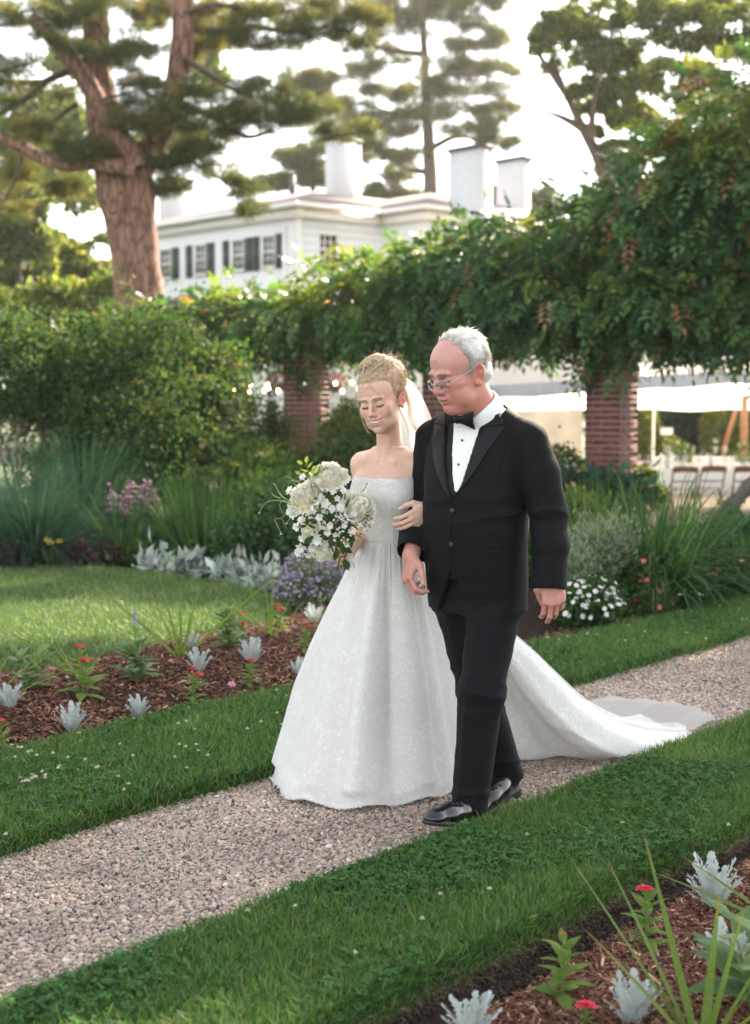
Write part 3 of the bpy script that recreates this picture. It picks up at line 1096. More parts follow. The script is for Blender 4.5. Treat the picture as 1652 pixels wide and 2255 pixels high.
def head_colour(V, male):
    """skin, lips and brows as they are coloured, whatever the light"""
    n = len(V)
    base = np.array((.53, .262, .212)) if male else np.array((.65, .42, .325))
    C_ = np.tile(base, (n, 1)) * (1 + (.05 if male else .018) * snoise(V, 60, 3)[:, None] * np.array((.6, 1.1, 1.2)) + (.05 if male else .0) * snoise(V, 260, 4)[:, None])
    red = np.array((.52, .180, .130)) if male else np.array((.64, .255, .20))
    f = np.zeros(n)
    for q in (-1, 1):
        f = np.maximum(f, (.9 if male else .60) * gauss(V, (q * .045, -.065, -.030), (.026, .03, .022)))
        f = np.maximum(f, .75 * gauss(V, (q * .082, .018, -.012), (.014, .026, .04)))
    f = np.maximum(f, (.95 if male else .35) * gauss(V, (0, -.113, -.036), (.018, .02, .02)))
    if male: f = np.maximum(f, .40 / (1 + np.exp((V[:, 2] + .05) * 120)))
    C_ += (red - C_) * f[:, None]
    if male:
        C_ += (np.array((.60, .355, .305)) - C_) * (.6 * gauss(V, (0, -.06, .080), (.09, .09, .07)))[:, None]
    lip = np.array((.40, .16, .125)) if male else np.array((.52, .19, .165))
    lz = (-.0705, .0050) if male else (-.0690, .0115)
    curve = V[:, 2] - lz[0] - (0 if male else (np.abs(V[:, 0]) / .026) ** 2 * .0075)
    f = np.exp(-(np.abs(curve) / lz[1]) ** 4) * np.exp(-(np.abs(V[:, 0]) / (.0265 if male else .030)) ** 6) * (V[:, 1] < -.082)
    C_ += (lip - C_) * (f * (.75 if male else .9))[:, None]
    for q in (-1, 1):
        br = np.minimum(segd(V, (q * .013, -.1, .0185), (q * .030, -.1, .0225)), segd(V, (q * .030, -.1, .0225), (q * .047, -.088, .0180)))
        f = np.exp(-(br / .0062) ** 4) * (V[:, 1] < -.07)
        d2 = np.abs(V[:, 2] - np.interp(np.abs(V[:, 0]), (.013, .030, .047), (.0185, .0225, .018)))
        f = np.exp(-(d2 / (.0046 if male else .0027)) ** 4) * (np.abs(V[:, 0]) > .011) * (np.abs(V[:, 0]) < .049) * (V[:, 1] < -.07) * (V[:, 0] * q > 0)
        bc = np.array((.16, .11, .085)) if male else np.array((.13, .08, .05))
        C_ += (bc - C_) * (f * (.85 if male else .75))[:, None]
        if male:
            mo = np.exp(-((V[:, 2] + .0712 - (np.abs(V[:, 0]) / .026) ** 2 * .0010) / .0022) ** 2) * np.exp(-(np.abs(V[:, 0]) / .025) ** 8) * (V[:, 1] < -.08)
            C_ += (np.array((.16, .06, .05)) - C_) * (mo * .6)[:, None]
        ez = (-.0095 if male else -.0105)
        lx = np.abs(V[:, 0])
        lz_ = np.interp(lx, (.0175, .026, .034, .047), (ez, ez - .0025, ez - .0025, ez + .001))
        f = np.exp(-((V[:, 2] - lz_) / (.0028 if male else .0036)) ** 2) * (lx > .016) * (lx < .049) * (V[:, 1] < -.07) * (V[:, 0] * q > 0)
        C_ += (np.array((.03, .02, .016)) - C_) * (f * .97)[:, None]
    return np.clip(C_, .01, .9)


def strands(rg, roots, paths_fn, n_seg, r0, r1, sides=3):
    """thin hairs as little tubes; paths_fn(i) -> points"""
    Vs, Fs, nb = [], [], 0
    for i in range(len(roots)):
        P = paths_fn(i)
        V, F = tube_vf(P, np.linspace(r0, r1, len(P)), sides, False)
        Vs.append(V); Fs.append(np.array(F) + nb); nb += len(V)
    return np.concatenate(Vs), np.concatenate(Fs)


def hair_mat(name, c0, c1, rough=.45):
    m, n, l, b, o = NM(name)
    a = n.new('ShaderNodeAttribute'); a.attribute_name = 'col'
    t = noise_node(n, l, 260, 3)
    r = ramp_node(n, l, t.outputs['Fac'], [(.3, (.7, .7, .7)), (.7, (1.2, 1.2, 1.2))])
    mx = n.new('ShaderNodeMix'); mx.data_type = 'RGBA'; mx.blend_type = 'MULTIPLY'; mx.inputs['Factor'].default_value = 1
    l.new(a.outputs['Color'], mx.inputs['A']); l.new(r.outputs[0], mx.inputs['B'])
    l.new(mx.outputs['Result'], b.inputs['Base Color'])
    b.inputs['Roughness'].default_value = rough
    b.inputs['Specular IOR Level'].default_value = .5
    tr = n.new('ShaderNodeBsdfTranslucent'); l.new(mx.outputs['Result'], tr.inputs['Color'])
    ms = n.new('ShaderNodeMixShader'); ms.inputs[0].default_value = .25
    l.new(b.outputs[0], ms.inputs[1]); l.new(tr.outputs[0], ms.inputs[2]); l.new(ms.outputs[0], o.inputs[0])
    return m


MAT['skin_man'] = skin_material('skin_ruddy', .52)
MAT['skin_bride'] = skin_material('skin_fair', .52)
MAT['hair_white'] = hair_mat('white_hair', 0, 0)
MAT['hair_blonde'] = hair_mat('blonde_hair', 0, 0)
MAT['teeth'] = solid('teeth', (.74, .71, .64), .3, .02)
# ------------------------------------------------------------------ the man in the dinner suit
cloth_m, n, l, b, o = NM('black_suit_wool')
t = noise_node(n, l, 700, 2)
r = ramp_node(n, l, t.outputs['Fac'], [(.35, (.0030, .0032, .0040)), (.65, (.0075, .0078, .0092))])
l.new(r.outputs[0], b.inputs['Base Color']); b.inputs['Roughness'].default_value = .75
b.inputs['Sheen Weight'].default_value = .02; b.inputs['Sheen Roughness'].default_value = .4
b.inputs['Specular IOR Level'].default_value = .14
bump_node(n, l, t.outputs['Fac'], .25, .001, b); MAT['suit'] = cloth_m
MAT['satin'] = solid('black_satin', (.0055, .0056, .0066), .5, .2, 300, .15, .001, spec=.2)
MAT['shirt'] = solid('white_shirt_cotton', (.80, .80, .78), .75, .03, 60)
MAT['shoe'] = solid('black_polished_leather', (.008, .008, .009), .22, .3, 25, .12, .003, coat=.3)
MAT['rubber'] = solid('black_sole', (.012, .012, .012), .6, .2, 60)
MAT['button'] = solid('black_button', (.008, .008, .009), .3, .2, 60)
MAT['wire'] = solid('silver_wire', (.62, .61, .58), .25, .05, 60, metal=1.0)

man = thing('person', 'grey haired man in black dinner suit and bow tie walking beside the bride', 'person', (.36, 5.13, 0), R(-39), 'people walking along the path')
FM = Fr((.36, 5.13, 0), Rxyz(-39, 0, 0))
FMH = Fr((.290, 5.03, 1.582), Rxyz(-57, 20, 1), 1.01)
mh = lambda p: FM.l(FMH.w(p))                     # head frame -> body frame

# the body: head, hands and, under the clothes, the rest in one skin
hs = head_shape(.0019, True)
V1, F1 = hs.mesh(); V1 = relax(V1, F1, 1, .35)
hV, hF, hC = FMH.w(V1), F1, head_colour(V1, True)
man_bvh = BVHTree.FromPolygons([tuple(v) for v in V1], [tuple(f) for f in F1])

SH = {'r': (-.19, .01, 1.345), 'l': (.19, .01, 1.345)}
EL = {'r': (-.240, .030, 1.095), 'l': (.268, .040, 1.10)}
WR = {'r': (-.180, -.150, .935), 'l': (.300, -.006, .885)}
KN = {'r': (-.025, .015, .475), 'l': (.105, -.140, .485)}
AN = {'r': (.010, .190, .125), 'l': (.096, -.172, .105)}
bs = Sculpt((-.36, -.34, .02), (.42, .36, 1.55), .009)
bs.loft([(.82, 0, 0, .12, .085), (.95, 0, -.01, .15, .12), (1.15, 0, -.01, .15, .11), (1.35, 0, 0, .15, .085), (1.43, 0, 0, .07, .06)], .03)
for q in 'rl':
    bs.chain([SH[q], EL[q], WR[q]], [.045, .038, .028], .02)
    x = -.085 if q == 'r' else .085
    bs.chain([(x, .005, .86), np.array(KN[q]) + (0, .012, 0), AN[q]], [.062, .046, .036], .02)
V2, F2 = bs.mesh()
LW = lambda v: FM.M.T @ np.array(v)               # world direction -> body frame
parts_v, parts_f, parts_c = [hV, FM.w(V2)], [hF, F2 + len(hV)], [hC, np.tile((.45, .26, .2), (len(V2), 1))]
nb = len(hV) + len(V2)
man_tips = {}
for q in 'rl':
    w = np.array(WR[q])
    sc = Sculpt(w - (.13, .15, .21), w + (.13, .13, .07), .0022)
    if q == 'l':
        d, nr, th = LW((-.02, -.16, -1)), LW((.12, -1, .1)), LW((-1, -.1, 0))
        kn, tips, tp = hand(sc, w + LW((.018, 0, 0)), d, nr, th, 1.0, curls=[(32, 34, 22), (27, 32, 20), (31, 34, 22), (40, 38, 24)], spread=.6,
                            thumb=((.80, -.42, -.55), (.82, -.40, -.5)))
    else:
        d, nr, th = LW((-.14, -.42, -1)), LW((-1, .06, .15)), LW((.30, -1, -.1))
        kn, tips, tp = hand(sc, w, d, nr, th, 1.0, curls=[(34, 48, 24), (42, 52, 26), (48, 56, 28), (52, 58, 30)], spread=2.0,
                            thumb=((.93, .18, -.30), (.95, -.10, -.28)))
    fa = np.array(EL[q]) - w
    sc.cone(w + fa * .0, w + fa * .25, .030, .034, .015)
    v, f = sc.mesh(); v = relax(v, f, 1, .4)
    c = np.tile((.53, .262, .212), (len(v), 1)) * (1 + .07 * snoise(v, 70, 8)[:, None])
    for k_ in kn: c += (np.array((.52, .19, .14)) - c) * (.5 * gauss(v, k_, (.013,) * 3))[:, None]
    for (p, fd, r_) in tips:
        nail = p - fd * .001 + (nr if p is not tips[-1][0] else LW((.0, -1, .2))) * r_ * .85
        c += (np.array((.62, .43, .36)) - c) * (.9 * gauss(v, nail, (.006,) * 3))[:, None]
    parts_v.append(FM.w(v)); parts_f.append(f + nb); parts_c.append(c); nb += len(v)
mk('body', np.concatenate(parts_v), np.concatenate(parts_f), MAT['skin_man'], man, np.clip(np.concatenate(parts_c), .01, .9), True)

# --- jacket
JROWS = [(.745, 0, .005, .186, .128, 2.3), (.85, 0, -.002, .188, .140, 2.3), (.95, 0, -.010, .190, .152, 2.2), (1.05, 0, -.014, .192, .153, 2.2), (1.15, 0, -.012, .194, .146, 2.3),
         (1.25, 0, -.006, .195, .132, 2.4), (1.33, 0, 0, .188, .118, 2.3), (1.39, 0, .002, .160, .102, 2.2), (1.43, 0, 0, .125, .088, 2.1), (1.465, 0, -.006, .100, .092, 2.0), (1.495, .004, -.014, .094, .092, 2.0)]


def torso(h, off, z0=None, arms=True):
    s = Sculpt((-.42, -.30, .70), (.44, .26, 1.56), h)
    s.loft([(r_[0], r_[1], r_[2], r_[3] + off, r_[4] + off, r_[5]) for r_ in JROWS], .0)
    for q in (-1, 1):
        s.cone((q * .08, .0, 1.425), (q * .186, .008, 1.362), .044 + off, .050 + off, .03)
    return s


js = torso(.0045, 0)
js.chain([(.203, .012, 1.346), (.240, .024, 1.23), (.270, .038, 1.10), (.290, .022, .99), (.302, -.008, .842)], [.068, .070, .0635, .0625, .0585], .016)
js.chain([(-.203, .012, 1.346), (-.224, .024, 1.23), (-.240, .030, 1.10)], [.066, .068, .064], .016)
js.chain([(-.240, .030, 1.10), (-.212, -.068, 1.010), (-.186, -.138, .945)], [.063, .062, .056], .014)
wl = unit(np.array((.302, -.008, .842)) - np.array((.290, .022, .99)))
wr = unit(np.array((-.186, -.138, .945)) - np.array((-.212, -.068, 1.010)))
# open cuffs, open neck, the V of the front and the cut-away below the buttons
js.cone(np.array((.302, -.008, .842)) - wl * .03, np.array((.302, -.008, .842)) + wl * .09, .047, .052, .002, '-')
js.cone(np.array((-.186, -.138, .945)) - wr * .03, np.array((-.186, -.138, .945)) + wr * .09, .045, .050, .002, '-')


def trim(s, c, dr, R_):
    """square end on a sleeve"""
    lo, hi = c - R_, c + R_
    s._op(lo, hi, lambda x, y, z: np.where(((x - c[0]) ** 2 + (y - c[1]) ** 2 + (z - c[2]) ** 2) < R_ ** 2, (x - c[0]) * dr[0] + (y - c[1]) * dr[1] + (z - c[2]) * dr[2], -.05), 0, 'max')


trim(js, np.array((.302, -.008, .842)), wl, .095)
trim(js, np.array((-.186, -.138, .945)), wr, .085)


def wedge(s, zb, zt, wb, wt, x0=0.0, ymax=-.045, depth=.0):
    def fn(x, y, z):
        t = np.clip((z - zb) / (zt - zb), 0, 1) ** .62
        w = wb + (wt - wb) * t
        side = np.abs(x - x0) - w
        return np.maximum(np.maximum(np.maximum(side, zb - z), z - zt - .2) + 0 * y, y - ymax)
    return s._op((-.25, -.3, zb), (.25, ymax, zt + .2), fn, .002, '-')


wedge(js, 1.150, 1.47, .000, .092, 0.006, -.03)
js._op((-.2, -.3, .70), (.2, -.05, .90), lambda x, y, z: np.maximum(np.maximum(np.abs(x + .004) - np.clip((.895 - z) * .55, 0, .085) ** 1.0, z - .895) + 0 * y, y + .05), .004, '-')
js.cone(mh((0, .052, -.20)), mh((0, .034, -.02)), .0815, .112, .003, '-')
js.half((0, 0, 1.476), (0, .12, 1))
V, F = js.mesh(); V = relax(V, F, 2, .5)
N = vnormals(V, F)
amp = .0013 + .0042 * np.exp(-((V[:, 2] - 1.09) / .10) ** 2) * (np.abs(V[:, 0]) > .19) + .0030 * np.exp(-((V[:, 2] - 1.10) / .07) ** 2) * (V[:, 1] < -.04)
wr_ = (1 - 2 * np.abs(snoise(V * (.8, .8, 2.4) + V[:, [2, 0, 1]] * (.6, 0, 0), 20, 21, 2))) * .9 + snoise(V * (.8, 1, 1) + V[:, [2, 0, 1]] * (.8, 0, 0), 42, 22, 2) * .5
V = V + N * (amp * wr_)[:, None]
# sleeve seams: the sleeve head stands a little proud of the shoulder
for q in (-1, 1):
    xs_ = .166 - .10 * np.clip(1.30 - V[:, 2], 0, .2) ** 1.2 + .10 * np.clip(V[:, 1] * np.sign(V[:, 1]) - .04, 0, .1) * 0
    dx_ = q * V[:, 0] - xs_
    m_ = np.clip((V[:, 2] - 1.17) / .05, 0, 1) * (q * V[:, 0] > .1)
    V = V + N * ((-.0030 * np.exp(-(dx_ / .0045) ** 2) + .0032 * np.exp(-((dx_ - .016) / .012) ** 2)) * m_)[:, None]
jV = V
jacket = mk('jacket', FM.w(V), F, MAT['suit'], man, None, True)
jbvh = BVHTree.FromPolygons([tuple(v) for v in jV], [tuple(f) for f in F])


def drape(bvh, P2, off, y0=-.5, back=None):
    """lay front-view points (x, z) onto the surface from the front"""
    out = []
    last = -.12
    for (x, z) in P2:
        h = bvh.ray_cast(Vector((x, y0, z)), Vector((0, 1, 0)))
        if h[0] is not None and h[0].y < .02: last = h[0].y
        out.append((x, last - off, z))
    return np.array(out)


def sheet(name, left, right, n_, k_, bvh, off, mat, parent, thick=.003, fr=FM, flat=0.0):
    """cloth panel between two front-view curves laid on a body"""
    A, B_ = spline(np.c_[left, np.zeros(len(left))], n_)[:, :2], spline(np.c_[right, np.zeros(len(right))], n_)[:, :2]
    G = np.array([[A[i] * (1 - t) + B_[i] * t for t in np.linspace(0, 1, k_)] for i in range(n_)])
    P = drape(bvh, G.reshape(-1, 2), 0).reshape(n_, k_, 3)
    # bridge the steps: keep the panel taut
    for _ in range(4):
        Q = P.copy(); Q[1:-1, :, 1] = (P[:-2, :, 1] + P[2:, :, 1]) / 2
        Q[:, 1:-1, 1] = (Q[:, :-2, 1] + Q[:, 2:, 1]) / 2
        P[..., 1] = np.minimum(P[..., 1], Q[..., 1])
    P[..., 1] -= off
    V = np.concatenate((P.reshape(-1, 3), P.reshape(-1, 3) + (0, thick, 0)))
    m_ = n_ * k_
    ii = (np.arange(n_ - 1)[:, None] * k_ + np.arange(k_ - 1)[None]).ravel()
    f1 = np.stack((ii, ii + 1, ii + k_ + 1, ii + k_), 1)
    bd = list(range(k_)) + [i * k_ + k_ - 1 for i in range(1, n_)] + [(n_ - 1) * k_ + j for j in range(k_ - 2, -1, -1)] + [i * k_ for i in range(n_ - 2, 0, -1)]
    bd = np.array(bd); b2 = np.roll(bd, -1)
    F = np.concatenate((f1, f1[:, ::-1] + m_, np.stack((b2, bd, bd + m_, b2 + m_), 1)))
    return mk(name, fr.w(V), F, mat, parent, None, True)


for q in (1, -1):
    # lapel: inner fold line, outer edge with a notch, then the collar above the notch
    sheet('lapel', [(q * .002 + .004, 1.148), (q * .024 + .006, 1.195), (q * .051 + .006, 1.28), (q * .076 + .006, 1.375), (q * .086 + .006, 1.410)],
          [(q * .004 + .004, 1.146), (q * .074, 1.225), (q * .124, 1.325), (q * .152, 1.394)], 26, 8, jbvh, .0045, MAT['satin'], jacket)
    sheet('collar', [(q * .082 + .006, 1.392), (q * .089 + .006, 1.428), (q * .088 + .004, 1.458)], [(q * .150, 1.402), (q * .122, 1.432), (q * .100, 1.462)], 12, 7, jbvh, .0065, MAT['satin'], jacket)
for z in (1.104, .988):
    p = drape(jbvh, [(.010, z)], .003)[0]
    mb = MB()
    mb.lathe([(0, .004), (.006, .0042), (.0095, .003), (.0105, .0012), (.0105, 0)], sides=16)
    v = np.concatenate(mb.v); v = np.stack((v[:, 0], -v[:, 2], v[:, 1]), 1) + p
    mk('button', FM.w(v), [np.array(f) for f in mb.f.values()], MAT['button'], jacket, None, True)
edge = drape(jbvh, [(.0 + .004, z) for z in np.linspace(1.145, .90, 16)], .0015)
v, f = tube_vf(edge, .0018, 6); fq = [x for x in f if len(x) == 4]
mk('front_edge', FM.w(v), np.array(fq), MAT['satin'], jacket, None, True)
pk = drape(jbvh, [(x, .965 + (x - .07) * .04) for x in np.linspace(.075, .165, 10)], .001)
v, f = tube_vf(pk, .0028, 6); fq = [x for x in f if len(x) == 4]
mk('pocket_welt', FM.w(v), np.array(fq), MAT['satin'], jacket, None, True)

# --- shirt, waistcoat, collar, studs, bow tie
ss = torso(.006, -.012)
ss.half((0, 0, 1.46), (0, 0, 1))
ss.half((0, 0, 1.02), (0, 0, -1))
V, F = ss.mesh(); V = relax(V, F, 2)
fr_ = V[:, 1] < -.05
V[:, 1] -= fr_ * .0012 * np.sin(V[:, 0] * 2 * math.pi / .016) * (np.abs(V[:, 0]) < .055)      # pleats
shirt = mk('shirt', FM.w(V), F, MAT['shirt'], man, None, True)
sbvh = BVHTree.FromPolygons([tuple(v) for v in V], [tuple(f) for f in F])
vs = torso(.005, -.0075)
vs.half((0, 0, 1.43), (0, 0, 1)); vs.half((0, 0, .86), (0, 0, -1))
wedge(vs, 1.165, 1.44, .0, .060, .012, -.03)
V, F = vs.mesh(); V = relax(V, F, 2)
mk('waistcoat', FM.w(V), F, MAT['satin'], man, None, True)
for z in (1.345, 1.262):
    p = drape(sbvh, [(.008, z)], .004)[0]
    mb = MB(); mb.lathe([(0, .003), (.003, .0025), (.0045, 0)], sides=12)
    v = np.concatenate(mb.v); v = np.stack((v[:, 0], -v[:, 2], v[:, 1]), 1) + p
    mk('stud', FM.w(v), [np.array(f) for f in mb.f.values()], MAT['button'], shirt, None, True)
# standing collar folded over, dipping at the front
nc = 48
V = []
for i in range(nc + 1):
    a = 2 * math.pi * i / nc
    ca, sa_ = math.cos(a), math.sin(a)
    fr_ = max(0, -sa_) ** 1.4; bk_ = max(0, sa_)
    zt = -.128 - .040 * fr_ + .022 * bk_; zb = -.178 - .030 * fr_ + .030 * bk_
    ct = np.array((0, .018 + (-zt) * .15 - .010 * fr_)); cb = np.array((0, .020 + (-zb) * .17 - .016 * fr_))
    rt, rb = .0665, .0735
    top = np.array((ct[0] + rt * ca, ct[1] + rt * sa_, zt)); bot = np.array((cb[0] + rb * ca, cb[1] + rb * sa_, zb))
    inn = np.array((cb[0] + (rt - .004) * ca, cb[1] + (rt - .004) * sa_, zb))
    V += [inn, top - (0, 0, .001), top + (.003 * ca, .003 * sa_, 0), (top + bot) / 2 + (.004 * ca, .004 * sa_, 0), bot]
V = np.array(V)
F = [(i * 5 + j, i * 5 + j + 1, i * 5 + j + 6, i * 5 + j + 5) for i in range(nc) for j in range(4)]
mk('shirt_collar', FMH.w(V), np.array(F)[:, ::-1], MAT['shirt'], man, None, True)
bt = Sculpt((-.09, -.05, -.05), (.09, .04, .05), .0016)
for q in (-1, 1):
    for k_, (zz, yy, zt) in enumerate(((.010, -.003, .017), (-.009, -.001, -.021), (.001, -.006, -.002))):
        bt.cone((q * .009, -.004, zz * .25), (q * .058, yy + .012, zt), .0065, .0085, .008, flat=((0, 1, 0), .5))
    bt.ell((q * .066, .012, 0), (.012, .02, .04), .001, mode='-')
bt.ell((0, -.007, 0), (.0105, .0095, .0125), .002)
V, F = bt.mesh()
bM = Rxyz(4, 14, 5) @ np.diag((1.02, 1, 1.22))
tie = mk('bow_tie', FM.w(V @ bM.T + (.016, -.140, 1.418)), F, MAT['satin'], man, None, True)

# --- trousers with creases
ts = Sculpt((-.22, -.32, .03), (.26, .34, .92), .0048)
ts.loft([(.74, 0, .0, .165, .112, 2.3), (.90, 0, 0, .155, .11, 2.3)], .0)
HL, HR = (.088, -.004, .80), (-.084, .004, .80)
kl, kr = (.104, -.120, .470), (-.022, .035, .465)
cl_, cr_ = (.090, -.168, .072), (.012, .190, .092)
ts.chain([HL, kl], [.094, .077], .03); ts.chain([kl, cl_], [.076, .061], .03)
ts.chain([HR, kr], [.094, .075], .03); ts.chain([kr, cr_], [.074, .061], .03)
for (A, rr) in (((HL, kl, cl_), (.094, .076, .061)), ((HR, kr, cr_), (.094, .074, .061))):
    pts_ = [np.array(p) + (0, -r_ * .97, .0) for p, r_ in zip(A, rr)]
    ts.chain(pts_, [.004, .006, .006], .022)
    pts_ = [np.array(p) + (0, r_ * .97, .0) for p, r_ in zip(A[1:], rr[1:])]
    ts.chain(pts_, [.006, .006], .02)
for c_, k_ in ((cl_, kl), (cr_, kr)):
    d_ = unit(np.array(c_) - np.array(k_))
    trim(ts, np.array(c_), unit(d_ + np.array((0, .15, -.25))), .13)
    ts.cone(np.array(c_) - d_ * .03, np.array(c_) + d_ * .08, .051, .053, .002, '-')
V, F = ts.mesh(); V = relax(V, F, 2)
N = vnormals(V, F)
wv = (1 - 2 * np.abs(snoise(V * (.7, .7, 2.2) + V[:, [2, 0, 1]] * (.5, 0, 0), 17, 31, 2)))
amp = .0014 + .0030 * np.exp(-((V[:, 2] - .47) / .09) ** 2) + .0025 * np.exp(-((V[:, 2] - .74) / .07) ** 2) + .0028 * np.exp(-((V[:, 2] - .13) / .06) ** 2)
V = V + N * (amp * wv)[:, None]
mk('trousers', FM.w(V), F, MAT['suit'], man, None, True)


# --- shoes
def shoe(ankle_y, x, z, pitch, yaw):
    s = Sculpt((-.07, -.26, -.005), (.07, .075, .15), .0028)
    s.chain([(0, .02, .045), (0, -.06, .042), (.003, -.13, .036), (.004, -.185, .031)], [.037, .040, .041, .034], .02, flat=((0, 0, 1), .95))
    s.cone((0, .015, .06), (0, .01, .13), .036, .038, .02)
    s.cone((0, -.02, .075), (0, -.10, .05), .028, .03, .03)
    s.ell((.003, -.20, .026), (.034, .036, .020), .02)
    for yy in (-.088, -.108, -.125): s.cone((-.045, yy - .01, .075), (.045, yy, .078), .0028, .0028, .004, '-')
    s.half((0, 0, .016), (0, 0, -1))
    V, F = s.mesh(); V = relax(V, F, 1)
    M = Rxyz(yaw, pitch, 0)
    T = lambda v: FM.w((np.asarray(v) - (0, .04, 0)) @ M.T + (x, ankle_y + .04, z))
    sh = mk('shoe', T(V), F, MAT['shoe'], man, None, True)
    # sole with a heel block
    ol = [(.030, .050), (.036, .02), (.034, -.04), (.038, -.09), (.046, -.14), (.042, -.19), (.026, -.225), (.004, -.237), (-.020, -.226), (-.036, -.19), (-.040, -.14), (-.034, -.09), (-.031, -.04), (-.034, .02), (-.028, .050), (0, .062)]
    ol = spline([(*p, 0) for p in ol + ol[:1]], 49)[:-1]
    k_ = len(ol)
    V = np.concatenate((ol + (0, 0, .008), ol * (1.02, 1.01, 1) + (0, 0, .012), ol + (0, 0, .021)))
    hz = np.where(ol[:, 1] > -.015, -.012, .006)
    V[:k_, 2] = hz
    F4 = [(j * k_ + i, j * k_ + (i + 1) % k_, (j + 1) * k_ + (i + 1) % k_, (j + 1) * k_ + i) for j in (0, 1) for i in range(k_)]
    me = mk('sole', T(V), [np.array(F4), np.array([list(range(k_))[::-1]]), np.array([[2 * k_ + i for i in range(k_)]])], MAT['rubber'], sh)
    mb = MB()
    for yy in (-.062, -.078, -.094):
        mb.tube(spline([(-.026, yy - .004, .075), (0, yy, .089 + (yy + .062) * .32), (.026, yy - .004, .075)], 7), .0024, 6)
    mb.tube(spline([(0, -.062, .09), (.02, -.07, .093), (.03, -.058, .083)], 6), .002, 6)
    mb.tube(spline([(0, -.062, .09), (-.02, -.068, .093), (-.028, -.055, .083)], 6), .002, 6)
    v = np.concatenate(mb.v)
    mk('lace', T(v), [np.array(f) for f in mb.f.values()], MAT['satin'], sh, None, True)


shoe(-.176, .098, .014, -12, -4)
shoe(.180, .012, .045, 9, 3)

# --- white hair, thin on top
rg = np.random.default_rng(71)


def man_mask(p):
    x, y, z = p[:, 0], p[:, 1], p[:, 2]
    side = (y > -.018 + .10 * np.maximum(0, .02 - z) - .25 * np.maximum(0, z - .06)) & (z > -.045 - .5 * np.maximum(0, y - .03)) & (z < .14)
    burn = (y > -.034) & (z > -.022) & (z < .02) & (np.abs(x) > .06)
    ear = (np.abs(x) > .066) & (((y - .016) / .024) ** 2 + ((z + .012) / .036) ** 2 < 1)
    return (side | burn) & ~ear


hsd = Sculpt((-.105, -.12, -.16), (.105, .14, .16), .0026)


def man_cap(x, y, z):
    """short hair, thinning towards the temples and the forehead"""
    def el(c, r_):
        u, v, w_ = (x - c[0]), (y - c[1]), (z - c[2])
        k0 = np.sqrt((u / r_[0]) ** 2 + (v / r_[1]) ** 2 + (w_ / r_[2]) ** 2) + 1e-6
        return k0 * (k0 - 1) / (np.sqrt((u / r_[0] ** 2) ** 2 + (v / r_[1] ** 2) ** 2 + (w_ / r_[2] ** 2) ** 2) + 1e-6)
    d = np.minimum(el((0, .018, .045), (.076, .100, .086)), el((0, .040, -.02), (.068, .071, .062)))
    f = np.minimum(y - (-.012 + .10 * np.maximum(0, .02 - z) - .30 * np.maximum(0, z - .055)), z - (-.050 - .55 * np.maximum(0, y - .03)))
    return np.maximum(d - np.clip(f * .22 - .0012, -.010, .0062), -f - .006)


hsd._op((-.1, -.12, -.16), (.1, .14, .16), man_cap, 0, '+')
for q in (-1, 1): hsd.ell((q * .082, .014, -.014), (.02, .024, .034), .004, mode='-')
V, F = hsd.mesh(); V = relax(V, F, 2)
N = vnormals(V, F)
V = V + N * (.0012 * snoise(V * (1, .3, .5), 120, 41, 2))[:, None]
cc = pal(rg, len(V), [(.76, .73, .68)], None, .03) * (1 + .10 * snoise(V * (1, .25, .4), 110, 42, 2))[:, None]
HV, HF, HC = [V], [F], [cc]
hb = BVHTree.FromPolygons([tuple(v) for v in V], [tuple(f) for f in F])
d = rnd_unit(rg, 9000); P = d * (.0812, .1058, .0912) + (0, .018, .045)
P = P[man_mask(P + rg.normal(0, .004, P.shape))][:3600]


def man_path(i):
    p = P[i]; top = np.clip((p[2] - .085) / .04, 0, 1)
    nrm = unit((p - (0, .018, .045)) / np.array((.0785, .1030, .0885)) ** 2)
    flow = np.array((np.sign(p[0]) * .1, .75, -.65)) * (1 - top) + np.array((p[0] * 3 - .25, .55, .15)) * top
    flow = unit(flow - nrm * (flow @ nrm) * .95 + rg.normal(0, .10, 3) + nrm * (.02 + .24 * top * rg.random() ** 2))
    L = rg.uniform(.020, .042); pts_ = [p - nrm * .002]
    for k_ in range(4):
        flow = unit(flow + np.array((0, 0, -.16)) * (1 - top * .4) + rg.normal(0, .05, 3))
        pts_.append(pts_[-1] + flow * L / 4)
    return np.array(pts_)


v, f = strands(rg, P, man_path, 5, .0011, .0004)
HV.append(v); HF.append(f + len(V)); HC.append(np.repeat(pal(rg, len(P), [(.80, .77, .72), (.66, .63, .59), (.45, .42, .39)], [.65, .28, .07], .08), len(v) // len(P), 0))
mk('hair', FMH.w(np.concatenate(HV)), np.concatenate(HF), MAT['hair_white'], man, np.concatenate(HC), True)

